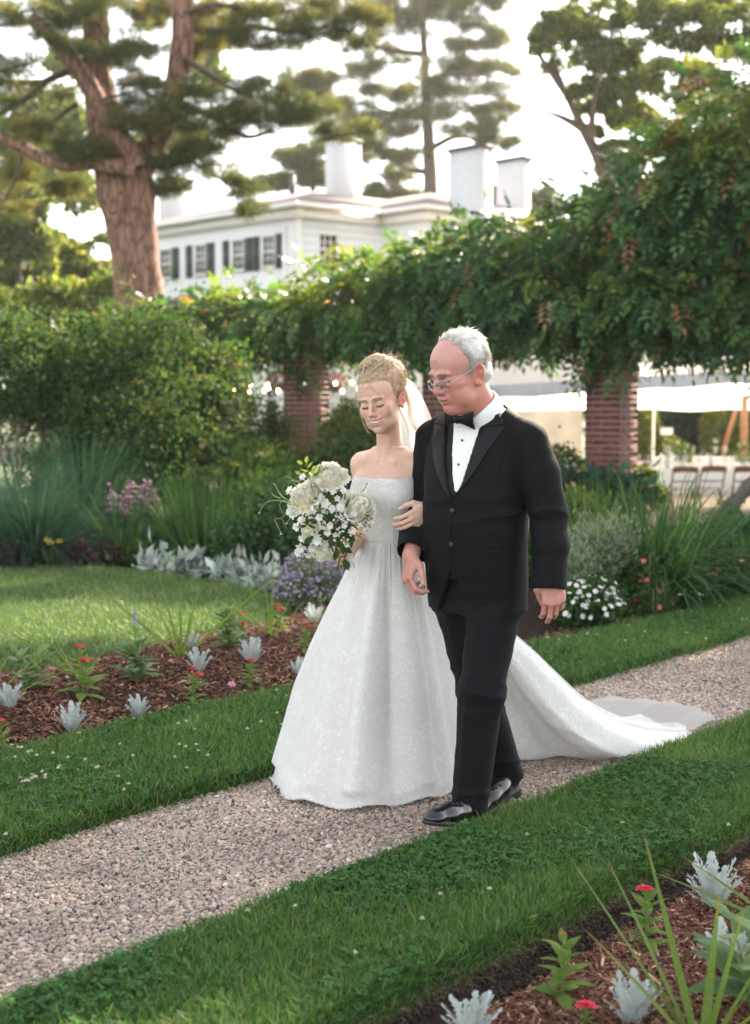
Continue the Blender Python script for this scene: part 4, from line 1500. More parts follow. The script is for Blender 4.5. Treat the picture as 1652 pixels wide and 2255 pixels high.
# --- wire glasses worn on the nose
gl = thing('eyeglasses', 'thin silver wire glasses low on the nose of the man', 'glasses', FMH.w((0, -.1, -.012)))
mb = MB(); lens = []
for q in (-1, 1):
    c = np.array((q * .0335, -.1085, -.014))
    rim = []
    for a in np.linspace(0, 2 * math.pi, 33):
        ca, sa = math.cos(a), math.sin(a)
        rim.append(c + (.0235 * np.sign(ca) * abs(ca) ** .85, abs(ca * q + 0) * 0 + q * ca * .0075 * 1.0, .0165 * np.sign(sa) * abs(sa) ** .85))
    rim = np.array(rim); lens.append(rim[:-1])
    mb = MB(); mb.tube(rim, .00105, 6, cap=False)
    mk('rim', FMH.w(np.concatenate(mb.v)), [np.array(f) for f in mb.f.values()], MAT['wire'], gl, None, True)
    mb = MB()
    mb.tube(spline([c + (q * .0235, .008, .006), (q * .0675, -.088, -.006), (q * .078, -.04, .002), (q * .083, .012, .012), (q * .082, .032, -.006)], 16), .0011, 6)
    mk('temple', FMH.w(np.concatenate(mb.v)), [np.array(f) for f in mb.f.values()], MAT['wire'], gl, None, True)
mb = MB(); mb.tube(spline([(-.0115, -.112, -.011), (-.005, -.1175, -.006), (.005, -.1175, -.006), (.0115, -.112, -.011)], 9), .0011, 6)
mk('bridge', FMH.w(np.concatenate(mb.v)), [np.array(f) for f in mb.f.values()], MAT['wire'], gl, None, True)
m, n, l, b, o = NM('clear_lens')
tb = n.new('ShaderNodeBsdfTransparent'); tb.inputs[0].default_value = (.97, .97, .97, 1)
gb = n.new('ShaderNodeBsdfGlossy'); gb.inputs['Roughness'].default_value = .02
ms = n.new('ShaderNodeMixShader')
ms.inputs[0].default_value = .045; l.new(tb.outputs[0], ms.inputs[1]); l.new(gb.outputs[0], ms.inputs[2]); l.new(ms.outputs[0], o.inputs[0])
MAT['lens'] = m
for L in lens:
    k_ = len(L)
    V = np.concatenate((L, L + (0, .0012, 0)))
    mk('lens', FMH.w(V), [np.array([list(range(k_))]), np.array([list(range(k_, 2 * k_))[::-1]]), np.array([(i, i + k_, (i + 1) % k_ + k_, (i + 1) % k_) for i in range(k_)])], MAT['lens'], gl)
# ------------------------------------------------------------------ the bride
m, n, l, b, o = NM('white_lace')
tc = n.new('ShaderNodeTexCoord')
t1 = noise_node(n, l, 11, 3, .55, tc.outputs['Object'], dist=2.2)
t2 = noise_node(n, l, 95, 3, .6, tc.outputs['Object'], dist=.8)
v1 = n.new('ShaderNodeTexVoronoi'); v1.feature = 'DISTANCE_TO_EDGE'; v1.inputs['Scale'].default_value = 75
wn = n.new('ShaderNodeMix'); wn.data_type = 'VECTOR'; wn.inputs['Factor'].default_value = .06
l.new(tc.outputs['Object'], wn.inputs['A']); l.new(t2.outputs['Color'], wn.inputs['B']); l.new(wn.outputs['Result'], v1.inputs['Vector'])
r1 = ramp_node(n, l, t1.outputs['Fac'], [(.46, (0, 0, 0)), (.50, (1, 1, 1))])
r2 = ramp_node(n, l, v1.outputs['Distance'], [(.015, (1, 1, 1)), (.06, (0, 0, 0))])
r3 = ramp_node(n, l, t2.outputs['Fac'], [(.50, (0, 0, 0)), (.56, (1, 1, 1))])
mx1 = n.new('ShaderNodeMath'); mx1.operation = 'MULTIPLY'; l.new(r1.outputs[0], mx1.inputs[0]); l.new(r3.outputs[0], mx1.inputs[1])
mx2 = n.new('ShaderNodeMath'); mx2.operation = 'MULTIPLY'; l.new(r2.outputs[0], mx2.inputs[0]); mx2.inputs[1].default_value = .6
mx3 = n.new('ShaderNodeMath'); mx3.operation = 'MAXIMUM'; l.new(mx1.outputs[0], mx3.inputs[0]); l.new(mx2.outputs[0], mx3.inputs[1])
rc = ramp_node(n, l, mx3.outputs[0], [(0, (.755, .742, .708)), (1, (.87, .86, .84))])
l.new(rc.outputs[0], b.inputs['Base Color']); b.inputs['Roughness'].default_value = .8
b.inputs['Specular IOR Level'].default_value = .15; b.inputs['Sheen Weight'].default_value = .2
bump_node(n, l, mx3.outputs[0], .5, .0015, b)
tr = n.new('ShaderNodeBsdfTranslucent'); tr.inputs[0].default_value = (.8, .78, .73, 1)
ms = n.new('ShaderNodeMixShader'); ms.inputs[0].default_value = .15
l.new(b.outputs[0], ms.inputs[1]); l.new(tr.outputs[0], ms.inputs[2]); l.new(ms.outputs[0], o.inputs[0])
MAT['lace'] = m
m, n, l, b, o = NM('white_tulle')
tb = n.new('ShaderNodeBsdfTransparent'); df = n.new('ShaderNodeBsdfDiffuse'); df.inputs[0].default_value = (.85, .85, .84, 1)
t_ = n.new('ShaderNodeBsdfTranslucent'); t_.inputs[0].default_value = (.85, .85, .84, 1)
m1 = n.new('ShaderNodeMixShader'); m1.inputs[0].default_value = .5; l.new(df.outputs[0], m1.inputs[1]); l.new(t_.outputs[0], m1.inputs[2])
m2 = n.new('ShaderNodeMixShader'); tz = noise_node(n, l, 900, 2)
rz_ = ramp_node(n, l, tz.outputs['Fac'], [(.3, (.46, .46, .46)), (.7, (.70, .70, .70))]); l.new(rz_.outputs[0], m2.inputs[0])
l.new(tb.outputs[0], m2.inputs[1]); l.new(m1.outputs[0], m2.inputs[2]); l.new(m2.outputs[0], o.inputs[0])
MAT['tulle'] = m
MAT['gold'] = solid('gold_ring', (.75, .62, .40), .2, .05, 60, metal=1.0)
MAT['gem'] = solid('clear_gem', (.8, .82, .85), .05, .05, 60, spec=1.0)

bride = thing('person', 'bride in white strapless lace gown with a long train, smiling down at her bouquet', 'person', (.05, 5.37, 0), R(-33), 'people walking along the path')
FB = Fr((.05, 5.37, 0), Rxyz(-33, 0, 0))
FBH = Fr((.025, 5.30, 1.484), Rxyz(-27, 12.5, -8), .935)
bl = lambda v: FB.M.T @ np.array(v)
bp = lambda px, py, Y: FB.l(at(px, py, Y))

NECK_END = FBH.l(FB.w((0, .012, 1.25)))
hs = head_shape(.0017, False)
V1, F1 = hs.mesh(); V1 = relax(V1, F1, 2, .35)
hV, hC = FBH.w(V1), head_colour(V1, False)
nk = FB.l(FBH.w((0, .020, -.06))); 
BROWS = [(.94, 0, 0, .097, .072), (1.05, 0, -.004, .110, .082), (1.13, 0, -.010, .126, .092), (1.20, 0, -.004, .130, .084), (1.245, 0, .004, .120, .066), (1.275, 0, .010, .085, .052), (1.30, 0, .010, .050, .046)]
BS = {'r': (-.120, .008, 1.240), 'l': (.120, .008, 1.240)}
BE = {'r': (-.128, .040, 1.020), 'l': (.135, .060, 1.04)}
BW = {'r': (-.052, -.178, .938), 'l': tuple(bp(947, 1120, 5.175))}


def bride_body(h, off=0.0, full=True):
    s = Sculpt((-.24, -.30, .93), (.30, .16, 1.42), h)
    s.loft([(r_[0], r_[1], r_[2], r_[3] + off, r_[4] + off, 2.3) for r_ in BROWS], .0)
    for q in (-1, 1):
        s.ell((q * .056, -.056, 1.142), (.054 + off, .047 + off, .058 + off), .04)
        if full:
            s.cone((q * .028, .012, 1.288), (q * .116, .010, 1.246), .028, .043, .035)          # trapezius to shoulder
            s.ell((q * .062, -.022, 1.262), (.050, .034, .022), .03)
            s.chain([(q * .020, -.052, 1.260), (q * .062, -.050, 1.263), (q * .106, -.020, 1.268)], [.0036, .0048, .0036], .018)   # collar bone
    if full:
        for q in 'rl':
            s.chain([BS[q], (np.array(BS[q]) + BE[q]) / 2 + (0, -.004, 0), BE[q]], [.044, .037, .031], .02)
            w = np.array(BW[q]); e = np.array(BE[q])
            s.chain([e, e + (w - e) * .35, w], [.032, .033, .0205], .014)
        s.cone((0, .012, 1.25), nk, .0450, .0405, .035)
        for q in (-1, 1):
            s.cone((q * .012, -.046, 1.262), nk + (q * .034, .005, .03), .008, .009, .014)        # neck cords
        pass
    return s


bs = bride_body(.0034)
d, nr, th = bl((-.62, -.74, -.14)), bl((-.76, .62, .1)), bl((-.25, -.1, 1))
w = np.array(BW['r'])
V2, F2 = bs.mesh(); V2 = relax(V2, F2, 2, .4)
nsub = [V2]; fsub = [F2]
sc = Sculpt(w - (.16, .16, .13), w + (.12, .10, .12), .0019)
knR, tipsR, tpR = hand(sc, w, d, nr, th, .86, curls=[(55, 75, 45), (58, 78, 45), (62, 80, 45), (66, 80, 45)], spread=1.5, thumb=((.75, .30, -.75), (.55, .10, -.85)))
e = np.array(BE['r']); sc.cone(w, w + (e - w) * .25, .0195, .026, .012)
v, f = sc.mesh(); nsub.append(relax(v, f, 1, .4)); fsub.append(f)
hand_r_c = FB.w(w + d * .07 - nr * .022)
w = np.array(BW['l'])
kL = bp(899, 1152, 5.14); d = unit(kL - w); nr, th = bl((-.30, -.85, .45)), bl((-.5, -.2, .9))
sc = Sculpt(w - (.17, .15, .16), w + (.13, .13, .11), .0019)
knL, tipsL, tpL = hand(sc, w, d, nr, th, .86, curls=[(32, 38, 20), (30, 36, 18), (26, 32, 16), (18, 24, 14)], spread=.5, thumb=((.8, .1, -.65), (.8, -.1, -.6)))
e = np.array(BE['l']); sc.cone(w, w + (e - w) * .25, .0195, .026, .012)
v, f = sc.mesh(); nsub.append(relax(v, f, 1, .4)); fsub.append(f)
ring_p = knL[2] + (unit(tipsL[2][0] - knL[2])) * .026
Vs, Fs, Cs, nb = [hV], [F1], [hC], len(hV)
for i, (v, f) in enumerate(zip(nsub, fsub)):
    c = np.tile((.65, .42, .325), (len(v), 1)) * (1 + .02 * snoise(v, 40, 9)[:, None])
    if i:
        for k_ in (knR if i == 1 else knL): c += (np.array((.52, .26, .19)) - c) * (.4 * gauss(v, k_, (.011,) * 3))[:, None]
        for (p, fd, r_) in (tipsR if i == 1 else tipsL):
            c += (np.array((.72, .52, .46)) - c) * (.9 * gauss(v, p + nr * r_ * .8, (.005,) * 3))[:, None]
    Vs.append(FB.w(v)); Fs.append(f + nb); Cs.append(c); nb += len(v)
mk('body', np.concatenate(Vs), np.concatenate(Fs), MAT['skin_bride'], bride, np.clip(np.concatenate(Cs), .01, .9), True)
# teeth in the smile
tV = []
mb = MB()
for i, x in enumerate((-.0185, -.0135, -.0085, -.0030, .0030, .0085, .0135, .0185)):
    wd = .0070 if abs(x) < .005 else .0064
    y = -.1005 + (x / .02) ** 2 * .0085
    mb.box((x, y, -.0672 + (x / .02) ** 2 * .002), (wd, .005, .0074), rz=x * 22, bev=.0007)
mk('teeth', FBH.w(np.concatenate(mb.v)), [np.array(f) for f in mb.f.values()], MAT['teeth'], bride, None, True)
mb = MB()
dR = unit(tipsL[2][0] - knL[2])
u = unit(np.cross(dR, nr)); w_ = np.cross(u, dR)
mb.tube([ring_p + (u * math.cos(a) + w_ * math.sin(a)) * .0092 for a in np.linspace(0, 6.2832, 19)], .0009, 6, cap=False)
rg_ = mb.build('ring', MAT['gold'], bride, True, False)
gp = ring_p + nr / np.linalg.norm(nr) * .0112
mb = MB(); mb.lathe([(.0006, -.002), (.0036, .0012), (.0024, .0026), (0, .0026)], gp, 8)
mb.build('gem', MAT['gem'], rg_, False, False)

# --- bodice
ds = bride_body(.0032, .0045, False)
ds._op((-.24, -.3, 1.1), (.3, .16, 1.42), lambda x, y, z: z - (1.205 + .006 * np.cos(x * 40) - .014 * np.exp(-(x / .035) ** 2) * (y < 0) - .04 * np.clip((y + .02) / .1, 0, 1)), 0, 'max')
ds.half((0, 0, .945), (0, 0, -1))
ds.ell((0, -.005, 1.26), (.108, .076, .085), .002, mode='-')
V, F = ds.mesh(); V = relax(V, F, 2)
N = vnormals(V, F)
for sx in (-.062, -.022, .022, .062):                      # boned seams
    V = V + N * (.0012 * np.exp(-((V[:, 0] - sx * (1 + (V[:, 2] - .96) * 1.2)) / .0035) ** 2) * (V[:, 1] < 0))[:, None]
dress = mk('dress_bodice', FB.w(V), F, MAT['lace'], bride, None, True)
rg = np.random.default_rng(90)
top = V[(V[:, 2] > 1.15) & (N[:, 2] > .3)]
B = LB()
q = top[rg.choice(len(top), 900)]
Dq = unit(q * (1, 1, 0) + (0, 0, .02)) * .5 + (0, 0, 1.0) + rg.normal(0, .3, (900, 3))
v, f = leaves(rg, FB.w(q - (0, 0, .003)), Dq @ FB.M.T, rg.uniform(.005, .011, 900), .0028); B.add(v, f, rep(pal(rg, 900, [(.8, .79, .77)], None, .04), 4))
B.build('lace_trim', MAT['petal'], dress)

# --- skirt and train
HEM = np.array([(-.385, 5.45, 168), (-.305, 5.27, 205), (-.075, 5.15, 245), (.12, 5.215, 275), (.285, 5.37, 308), (.40, 5.60, 334), (.60, 5.865, 350), (1.05, 5.88, 366), (1.385, 6.20, 380),
                (1.22, 6.55, 393), (.75, 6.55, 408), (.25, 6.22, 428), (-.12, 5.95, 462), (-.345, 5.68, 500)])
nu, nt = 300, 72
cl = np.concatenate((HEM, [HEM[0] + (0, 0, 360)]))
Q = np.concatenate(([HEM[-1] - (0, 0, 360)], cl, [HEM[1] + (0, 0, 360)]))
G = spline(Q, (len(Q) - 1) * 40 + 1)[40:-40]
G = G[np.linspace(0, len(G) - 1, nu + 1).astype(int)][:-1]
ha = np.radians(G[:, 2])
hb_r = ha + R(33)
_wx, _wy = .1085 * np.cos(hb_r), .0835 * np.sin(hb_r)
Wr = np.stack((.05 + _wx * math.cos(R(33)) + _wy * math.sin(R(33)), 5.37 - _wx * math.sin(R(33)) + _wy * math.cos(R(33))), 1)
H2 = G[:, :2]
Ld = np.linalg.norm(H2 - Wr, axis=1)
bb = np.clip((Ld - .45) / .75, 0, 1); bb = bb * bb * (3 - 2 * bb)
arc = np.cumsum(np.linalg.norm(H2 - np.roll(H2, 1, 0), axis=1)); per = arc[-1]
dirn = (H2 - Wr) / Ld[:, None]
rg = np.random.default_rng(33)
fold = sum(a_ * np.sin(2 * math.pi * k_ * arc / per + p_) for k_, a_, p_ in zip((11, 17, 23, 31, 7), (.8, .9, .6, .35, .5), rg.uniform(0, 6.28, 5)))
pl = sum(a_ * np.sin(k_ * ha + p_) for k_, a_, p_ in zip((46, 71, 97), (.5, .5, .4), rg.uniform(0, 6.28, 3)))
V = np.zeros((nt, nu, 3))
sa, ha_ = (0, .03, .10, .17, .34, .51, .66, .79, .9, 1.0), (0, .012, .07, .135, .275, .43, .59, .75, .88, 1.0)
sb, hb_ = (0, .03, .08, .15, .28, .41, .57, .70, .82, .94, 1.0), (0, .03, .10, .20, .37, .52, .735, .862, .935, .975, .985)
for i, t in enumerate(np.linspace(0, 1, nt)):
    h = (1 - bb) * np.interp(t, sa, ha_) + bb * np.interp(t, sb, hb_)
    z = .962 * (1 - h)
    amp_ = (.0230 * min(1, t * 1.5) * (1 - .75 * bb)) * (1 - .5 * (t > .93))
    off_ = fold * amp_ + pl * .0042 * math.exp(-((t - .06) / .16) ** 2)
    P2 = Wr + dirn * (Ld * t + off_)[:, None]
    z = z + bb * .012 * np.sin(arc / per * 90 + t * 6) * t * (1 - t) * 2 + bb * max(0, t - .55) * .018 * (.6 + .5 * np.sin(arc * 16 + t * 11) + .4 * np.sin(t * 30 + arc * 5))
    zmin = .014 + .010 * (1 + np.sin(arc * 27)) * (t > .9)
    V[i, :, :2] = P2; V[i, :, 2] = np.maximum(z, zmin)
ii = (np.arange(nt - 1)[:, None] * nu + np.arange(nu)[None]); jj = (np.arange(nt - 1)[:, None] * nu + (np.arange(nu) + 1)[None] % nu)
F = np.stack((ii, ii + nu, jj + nu, jj), -1).reshape(-1, 4)
skirt = mk('dress_skirt', V.reshape(-1, 3), F, MAT['lace'], bride, None, True)
# scalloped hem
B = LB()
hp = V[-1]; q = np.repeat(hp, 3, 0) + rg.normal(0, .003, (nu * 3, 3)) * (1, 1, .2)
dq = np.repeat(np.c_[dirn, np.full(nu, -.35)], 3, 0) + rg.normal(0, .25, (nu * 3, 3))
v, f = leaves(rg, q + (0, 0, .003), dq, .007, .010, .1); v[:, 2] = np.maximum(v[:, 2], .006); B.add(v, f, rep(pal(rg, nu * 3, [(.8, .79, .77)], None, .03), 4))
B.build('scalloped_hem', MAT['petal'], skirt)

# --- veil
skb = BVHTree.FromPolygons([tuple(v) for v in V.reshape(-1, 3)], [tuple(f) for f in F])
rows = [(FBH.w((.0, .085, .085)), .035, (.8, -.5)), (FBH.w((.012, .125, .02)), .075, (.8, -.5)), ((.13, 5.50, 1.32), .13, (.75, -.6)), ((.17, 5.60, 1.12), .19, (.75, -.6)), ((.24, 5.72, .80), .26, (.75, -.6)),
        ((.40, 5.92, .50), .30, (.7, -.65)), ((.72, 6.22, .24), .32, (.7, -.65)), ((1.02, 6.50, .07), .36, (.65, -.7)), ((1.25, 6.74, .04), .36, (.6, -.75)), ((1.42, 6.92, .03), .33, (.55, -.8))]
cs = spline([np.r_[np.asarray(r_[0], float), r_[1], r_[2]] for r_ in rows], 70)
nv = 46
V = []
for i, c in enumerate(cs):
    a = unit(c[4:6])
    for j in range(nv):
        u = j / (nv - 1) * 2 - 1
        fl = .018 * math.sin(u * 13 + i * .05) + .012 * math.sin(u * 29 + 1 + i * .11)
        fl *= min(1, i / 12 + .2) * (1 if i < 40 else max(.12, 1 - (i - 40) / 14))
        p = np.array((c[0] + a[0] * u * c[3], c[1] + a[1] * u * c[3], c[2])) + np.array((.5, .6, .6)) * fl * (1 + i / 70)
        if i > 48: p[2] += .016 * abs(math.sin(u * 5 + i * .2)) + .010 * math.sin(u * 17 + i * .5); p[:2] += np.array(PT) * (.05 * math.sin(u * 2.2 + .6) - .10 * u * u) * (i - 48) / 22
        if i > 20:                                             # lies on the skirt and the path
            h = skb.ray_cast(Vector((p[0], p[1], 2)), Vector((0, 0, -1)))
            zs = max(.016, h[0].z + .007 if h[0] is not None else 0) + .006 * abs(math.sin(u * 23 + i * .3)) + .010 * abs(math.sin(u * 7 + i * .16)) * (i > 46)
            w_ = min(1, (i - 20) / 10); p[2] = p[2] * (1 - w_) + zs * w_ if p[2] > zs or i > 30 else zs
        V.append(p)
ii = (np.arange(69)[:, None] * nv + np.arange(nv - 1)[None]).ravel()
mk('veil', V, np.stack((ii, ii + nv, ii + nv + 1, ii + 1), 1), MAT['tulle'], bride, None, True)

# --- blonde hair pinned up in twists
rg = np.random.default_rng(44)
hd = Sculpt((-.115, -.135, -.13), (.115, .16, .225), .0026)
def hairline(x, y, z):
    """> 0 where hair grows"""
    return np.maximum(np.maximum(z - .071 + 2.0 * x * x, np.minimum(y + .047, z - .000)), np.minimum(y - .002, z + .056))


def hair_cap(x, y, z):
    """hair that rises gently out of the scalp from the hairline"""
    def el(c, r_):
        u, v, w_ = (x - c[0]), (y - c[1]), (z - c[2])
        k0 = np.sqrt((u / r_[0]) ** 2 + (v / r_[1]) ** 2 + (w_ / r_[2]) ** 2) + 1e-6
        return k0 * (k0 - 1) / (np.sqrt((u / r_[0] ** 2) ** 2 + (v / r_[1] ** 2) ** 2 + (w_ / r_[2] ** 2) ** 2) + 1e-6)
    d = np.minimum(el((0, .018, .045), (.076, .100, .086)), el((0, -.030, .038), (.066, .062, .062)))
    d = np.minimum(d, el((0, .050, .0), (.062, .060, .062)))
    return np.maximum(d - np.clip(hairline(x, y, z) * .55 - .002, -.012, .0125), -hairline(x, y, z) - .004)


hd._op((-.105, -.125, -.12), (.105, .15, .16), hair_cap, 0, '+')
for q in (-1, 1): hd.ell((q * .088, .012, -.018), (.024, .022, .034), .004, mode='-')
KC, KR = np.array((.004, .016, .118)), np.array((.060, .062, .044))
twists = []
for k_ in range(15):
    M_ = Rxyz(rg.uniform(0, 360), rg.uniform(10, 80), rg.uniform(-60, 60))
    span = rg.uniform(2.2, 3.6); off_ = rg.uniform(-.35, .75)
    A_ = np.linspace(0, span, 12)
    q_ = np.stack((np.cos(A_), np.sin(A_), np.full(12, off_)), 1); q_ /= np.linalg.norm(q_, axis=1)[:, None]
    q_ = q_ @ M_.T
    th_ = rg.uniform(.009, .0135)
    pts_ = KC + q_ * KR * (1 + .06 * np.sin(A_ * 3 + k_))[:, None]
    if np.mean(pts_[:, 2]) < .122: pts_[:, 2] = .244 - pts_[:, 2]
    twists.append((pts_, th_)); hd.chain(pts_, list(th_ * (.55 + .3 * np.sin(np.linspace(0, 3.14, 12)))), .007)
hd.ell(KC, KR * .92, .012)
hd.ell((.030, .058, .082), (.060, .062, .056), .025)
V, F = hd.mesh(); V = relax(V, F, 1)
N = vnormals(V, F)
ctr = np.array((.004, .012, .135))
dv = V - ctr
ang = np.arctan2(dv[:, 1], dv[:, 0])
ridge = np.sin(ang * 46 + 3 * snoise(V, 30, 5)) * (V[:, 2] < .118)
V = V + N * (.0004 * ridge + .0014 * snoise(V, 60, 7))[:, None]
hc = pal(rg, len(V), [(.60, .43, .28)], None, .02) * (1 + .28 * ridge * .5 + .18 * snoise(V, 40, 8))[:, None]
hc *= (1 - .35 * np.clip((V[:, 2] - .112) / .02, 0, 1))[:, None]  # bun base darkened so gaps between strands look shaded
HV, HF, HC, nb = [V], [F], [np.clip(hc, .05, .9)], len(V)
hbv = BVHTree.FromPolygons([tuple(p) for p in V], [tuple(f) for f in F])


def add_strands(roots, fn, k_, r0, r1):
    global nb
    v, f = strands(rg, roots, fn, k_, r0, r1)
    HV.append(v); HF.append(f + nb); nb += len(v)
    HC.append(np.repeat(pal(rg, len(roots), [(.76, .58, .40), (.62, .44, .28), (.86, .72, .55), (.40, .26, .15)], [.36, .3, .2, .14], .08), len(v) // len(roots), 0))


# strands drawn from the hairline up to the knot
P = V[(V[:, 2] < .112) & (V[:, 2] > -.05)]
P = P[rg.choice(len(P), 3800)]


def up_path(i):
    p = P[i]; pts_ = [p]
    for k_ in range(5):
        g = ctr + rg.normal(0, .012, 3) - pts_[-1]
        q = pts_[-1] + unit(g) * min(.02, np.linalg.norm(g)) + rg.normal(0, .0016, 3)
        h = hbv.find_nearest(Vector(q))
        if h[0] is not None: q = np.array(h[0]) + np.array(h[1]) * rg.uniform(.0004, .0022)
        pts_.append(q)
    return np.array(pts_)


add_strands(P, up_path, 6, .0009, .0006)
hl = hairline(V1[:, 0], V1[:, 1], V1[:, 2])
P = V1[(hl > -.012) & (hl < .001) & (V1[:, 2] > -.03) & ~((np.abs(V1[:, 0]) > .066) & (V1[:, 1] > -.008))]
P = P[rg.choice(len(P), 420)]
add_strands(P, up_path, 6, .0005, .0007)
for T, th_ in twists:                                    # strands along each twist
    def tw_path(i, T=T, th_=th_):
        a = rg.uniform(0, 6.28); o_ = []
        for k_, p in enumerate(spline(T, 14)):
            a2 = a + k_ * .35
            q = p + np.array((math.cos(a2), math.sin(a2), math.sin(a2 + 1))) * th_ * .8 + (p - KC) * .25
            h = hbv.find_nearest(Vector(q))
            o_.append(np.array(h[0]) + np.array(h[1]) * rg.uniform(.0002, .0026))
        return np.array(o_)
    add_strands(range(150), tw_path, 14, .0011, .0008)
fl = rnd_unit(rg, 300) * (.085, .092, .080) + (.012, .035, .085)      # flyaways
fl = fl[(fl[:, 2] > .06)]


def fly_path(i):
    p = fl[i] + 0; o_ = [p]; d_ = unit(p - (0, .02, .08)) * .5 + rg.normal(0, .7, 3)
    for k_ in range(5):
        d_ = unit(d_ + rg.normal(0, .45, 3)); o_.append(o_[-1] + d_ * .0075)
    return np.array(o_)


add_strands(fl, fly_path, 6, .00055, .0003)
# loose locks framing the face
LOCKS = [([(-.002, -.070, .094), (.010, -.093, .076), (.034, -.097, .050), (.053, -.086, .012), (.062, -.080, -.030), (.070, -.064, -.058), (.078, -.026, -.064)], 4, .0016),
         ([(-.022, -.070, .090), (-.036, -.086, .072), (-.056, -.086, .050), (-.066, -.076, .005), (-.066, -.072, -.050), (-.050, -.080, -.098), (-.040, -.082, -.108)], 7, .0025),
         ([(.074, -.018, .020), (.079, -.026, -.030), (.078, -.012, -.075), (.083, .002, -.115), (.078, -.004, -.165)], 9, .0035),
         ([(.080, .035, .020), (.086, .045, -.030), (.082, .035, -.080), (.090, .030, -.120), (.100, .05, -.15)], 16, .006),
         ([(.078, .028, .050), (.090, .040, .010), (.092, .048, -.045), (.084, .040, -.085)], 24, .008)]
for (L_, k2, sp_) in LOCKS:
    def lk_path(i, L_=L_, sp_=sp_):
        j = rg.normal(0, sp_, 3); Q_ = spline(L_, 14)
        return Q_ + j * np.linspace(.25, 1.0, 14)[:, None] + rg.normal(0, .0006, (14, 3)).cumsum(0) * .5
    add_strands(range(k2), lk_path, 14, .0006, .0003)
    HC[-1] = np.clip(HC[-1] * 1.25 + .04, 0, .9)
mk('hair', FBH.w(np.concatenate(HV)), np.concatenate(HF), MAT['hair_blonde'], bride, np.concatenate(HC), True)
# ------------------------------------------------------------------ bouquet of white flowers held by the bride
def inst(name, me, M4, parent):
    o = bpy.data.objects.new(name, me)
    C.objects.link(o)
    o.parent = parent
    o.matrix_local = M4
    return o


def mat4(p, M3, s=1.0):
    m = Matrix(np.asarray(M3).tolist()).to_4x4() @ Matrix.Diagonal((*np.broadcast_to(s, 3).tolist(), 1))
    m.translation = Vector([float(v) for v in p])
    return m


def frame_z(z, spin=0.0):
    """rotation whose Z axis is z"""
    z = unit(z); x = np.cross((0, 0, 1.0), z)
    if np.linalg.norm(x) < 1e-3: x = np.array((1.0, 0, 0))
    x = unit(x); y = np.cross(z, x)
    c, s = math.cos(spin), math.sin(spin)
    return np.stack((x * c + y * s, -x * s + y * c, z), 1)


def patch(fn, nu_, nv_):
    U, V_ = np.meshgrid(np.linspace(0, 1, nu_), np.linspace(-1, 1, nv_), indexing='ij')
    P = np.array([fn(u, v) for u, v in zip(U.ravel(), V_.ravel())])
    ii = (np.arange(nu_ - 1)[:, None] * nv_ + np.arange(nv_ - 1)[None]).ravel()
    return P, np.stack((ii, ii + nv_, ii + nv_ + 1, ii + 1), 1)


rg = np.random.default_rng(60)
PETALS = []
for k_ in range(4):
    ph = rg.uniform(0, 6, 4)
    def pf(u, v, ph=ph):
        w = .5 * (math.sin(min(u * 1.15, 1) * 1.9) ** .8) * (1 - .25 * u * u)
        z = u; x = v * w
        y = .30 * u * u - .38 * (v * w) ** 2 * 2 - .22 * u ** 3
        y += (.07 * math.sin(v * 7 + ph[0]) + .05 * math.sin(v * 13 + ph[1])) * u ** 3
        z += (.07 * math.sin(v * 9 + ph[2]) + .05 * math.sin(v * 17 + ph[3])) * u ** 3 - .16 * v * v * u
        return (x, y, z)
    P, F = patch(pf, 6, 9)
    c = np.tile((.84, .82, .73), (len(P), 1)); c[:, 2] -= .10 * (1 - P[:, 2:3].clip(0, 1))[:, 0]
    PETALS.append(mesh_data('petal', P, F, MAT['petal'], c, True))
hb_c = hand_r_c
bq = thing('bouquet', 'loose bouquet of white peonies, small white flowers and trailing green vines in her hand', 'bouquet', hb_c)
bo = np.array(hb_c)
BY = bo[1] - .05
bxy = lambda px, py, dy=0.0: at(px, py, BY + dy) - bo
ax = unit(bxy(722, 1120) - np.zeros(3))


def peony(c, R_, axis, n_=46, sub=True):
    e = bpy.data.objects.new('peony', None); C.objects.link(e); e.parent = bq; e.location = [float(v) for v in c]; e.empty_display_size = .02
    A = frame_z(axis)
    for i in range(n_):
        t = (i + .5) / n_
        th = math.acos(1 - 1.45 * t); ph = i * 2.39996
        d = np.array((math.sin(th) * math.cos(ph), math.sin(th) * math.sin(ph), math.cos(th)))
        up = unit(np.array((0, 0, 1.0)) - d * d[2]) if abs(d[2]) < .995 else np.array((1.0, 0, 0))
        tilt = .35 + .25 * rg.random() + .35 * t
        zax = unit(up * math.cos(tilt) + d * math.sin(tilt)); xax = unit(np.cross(zax, d)); yax = np.cross(zax, xax)
        M3 = A @ np.stack((xax, yax, zax), 1)
        L = R_ * rg.uniform(.50, .74)
        inst('petal', PETALS[i % 4], mat4(A @ (d * R_ * (.58 + .1 * rg.random()) - np.array((0, 0, R_ * .25))), M3, (L * 1.15, L, L)), e)
    # outer guard petals
    for i in range(7):
        ph = i * .9 + rg.uniform(-.2, .2); d = np.array((math.cos(ph), math.sin(ph), -.35))
        zax = unit(d + (0, 0, .55)); xax = unit(np.cross(zax, (0, 0, 1.0))); yax = np.cross(zax, xax)
        inst('petal', PETALS[i % 4], mat4(A @ (d * R_ * .35), A @ np.stack((xax, yax, zax), 1), (R_ * 1.2, R_, R_ * .95)), e)
    return e


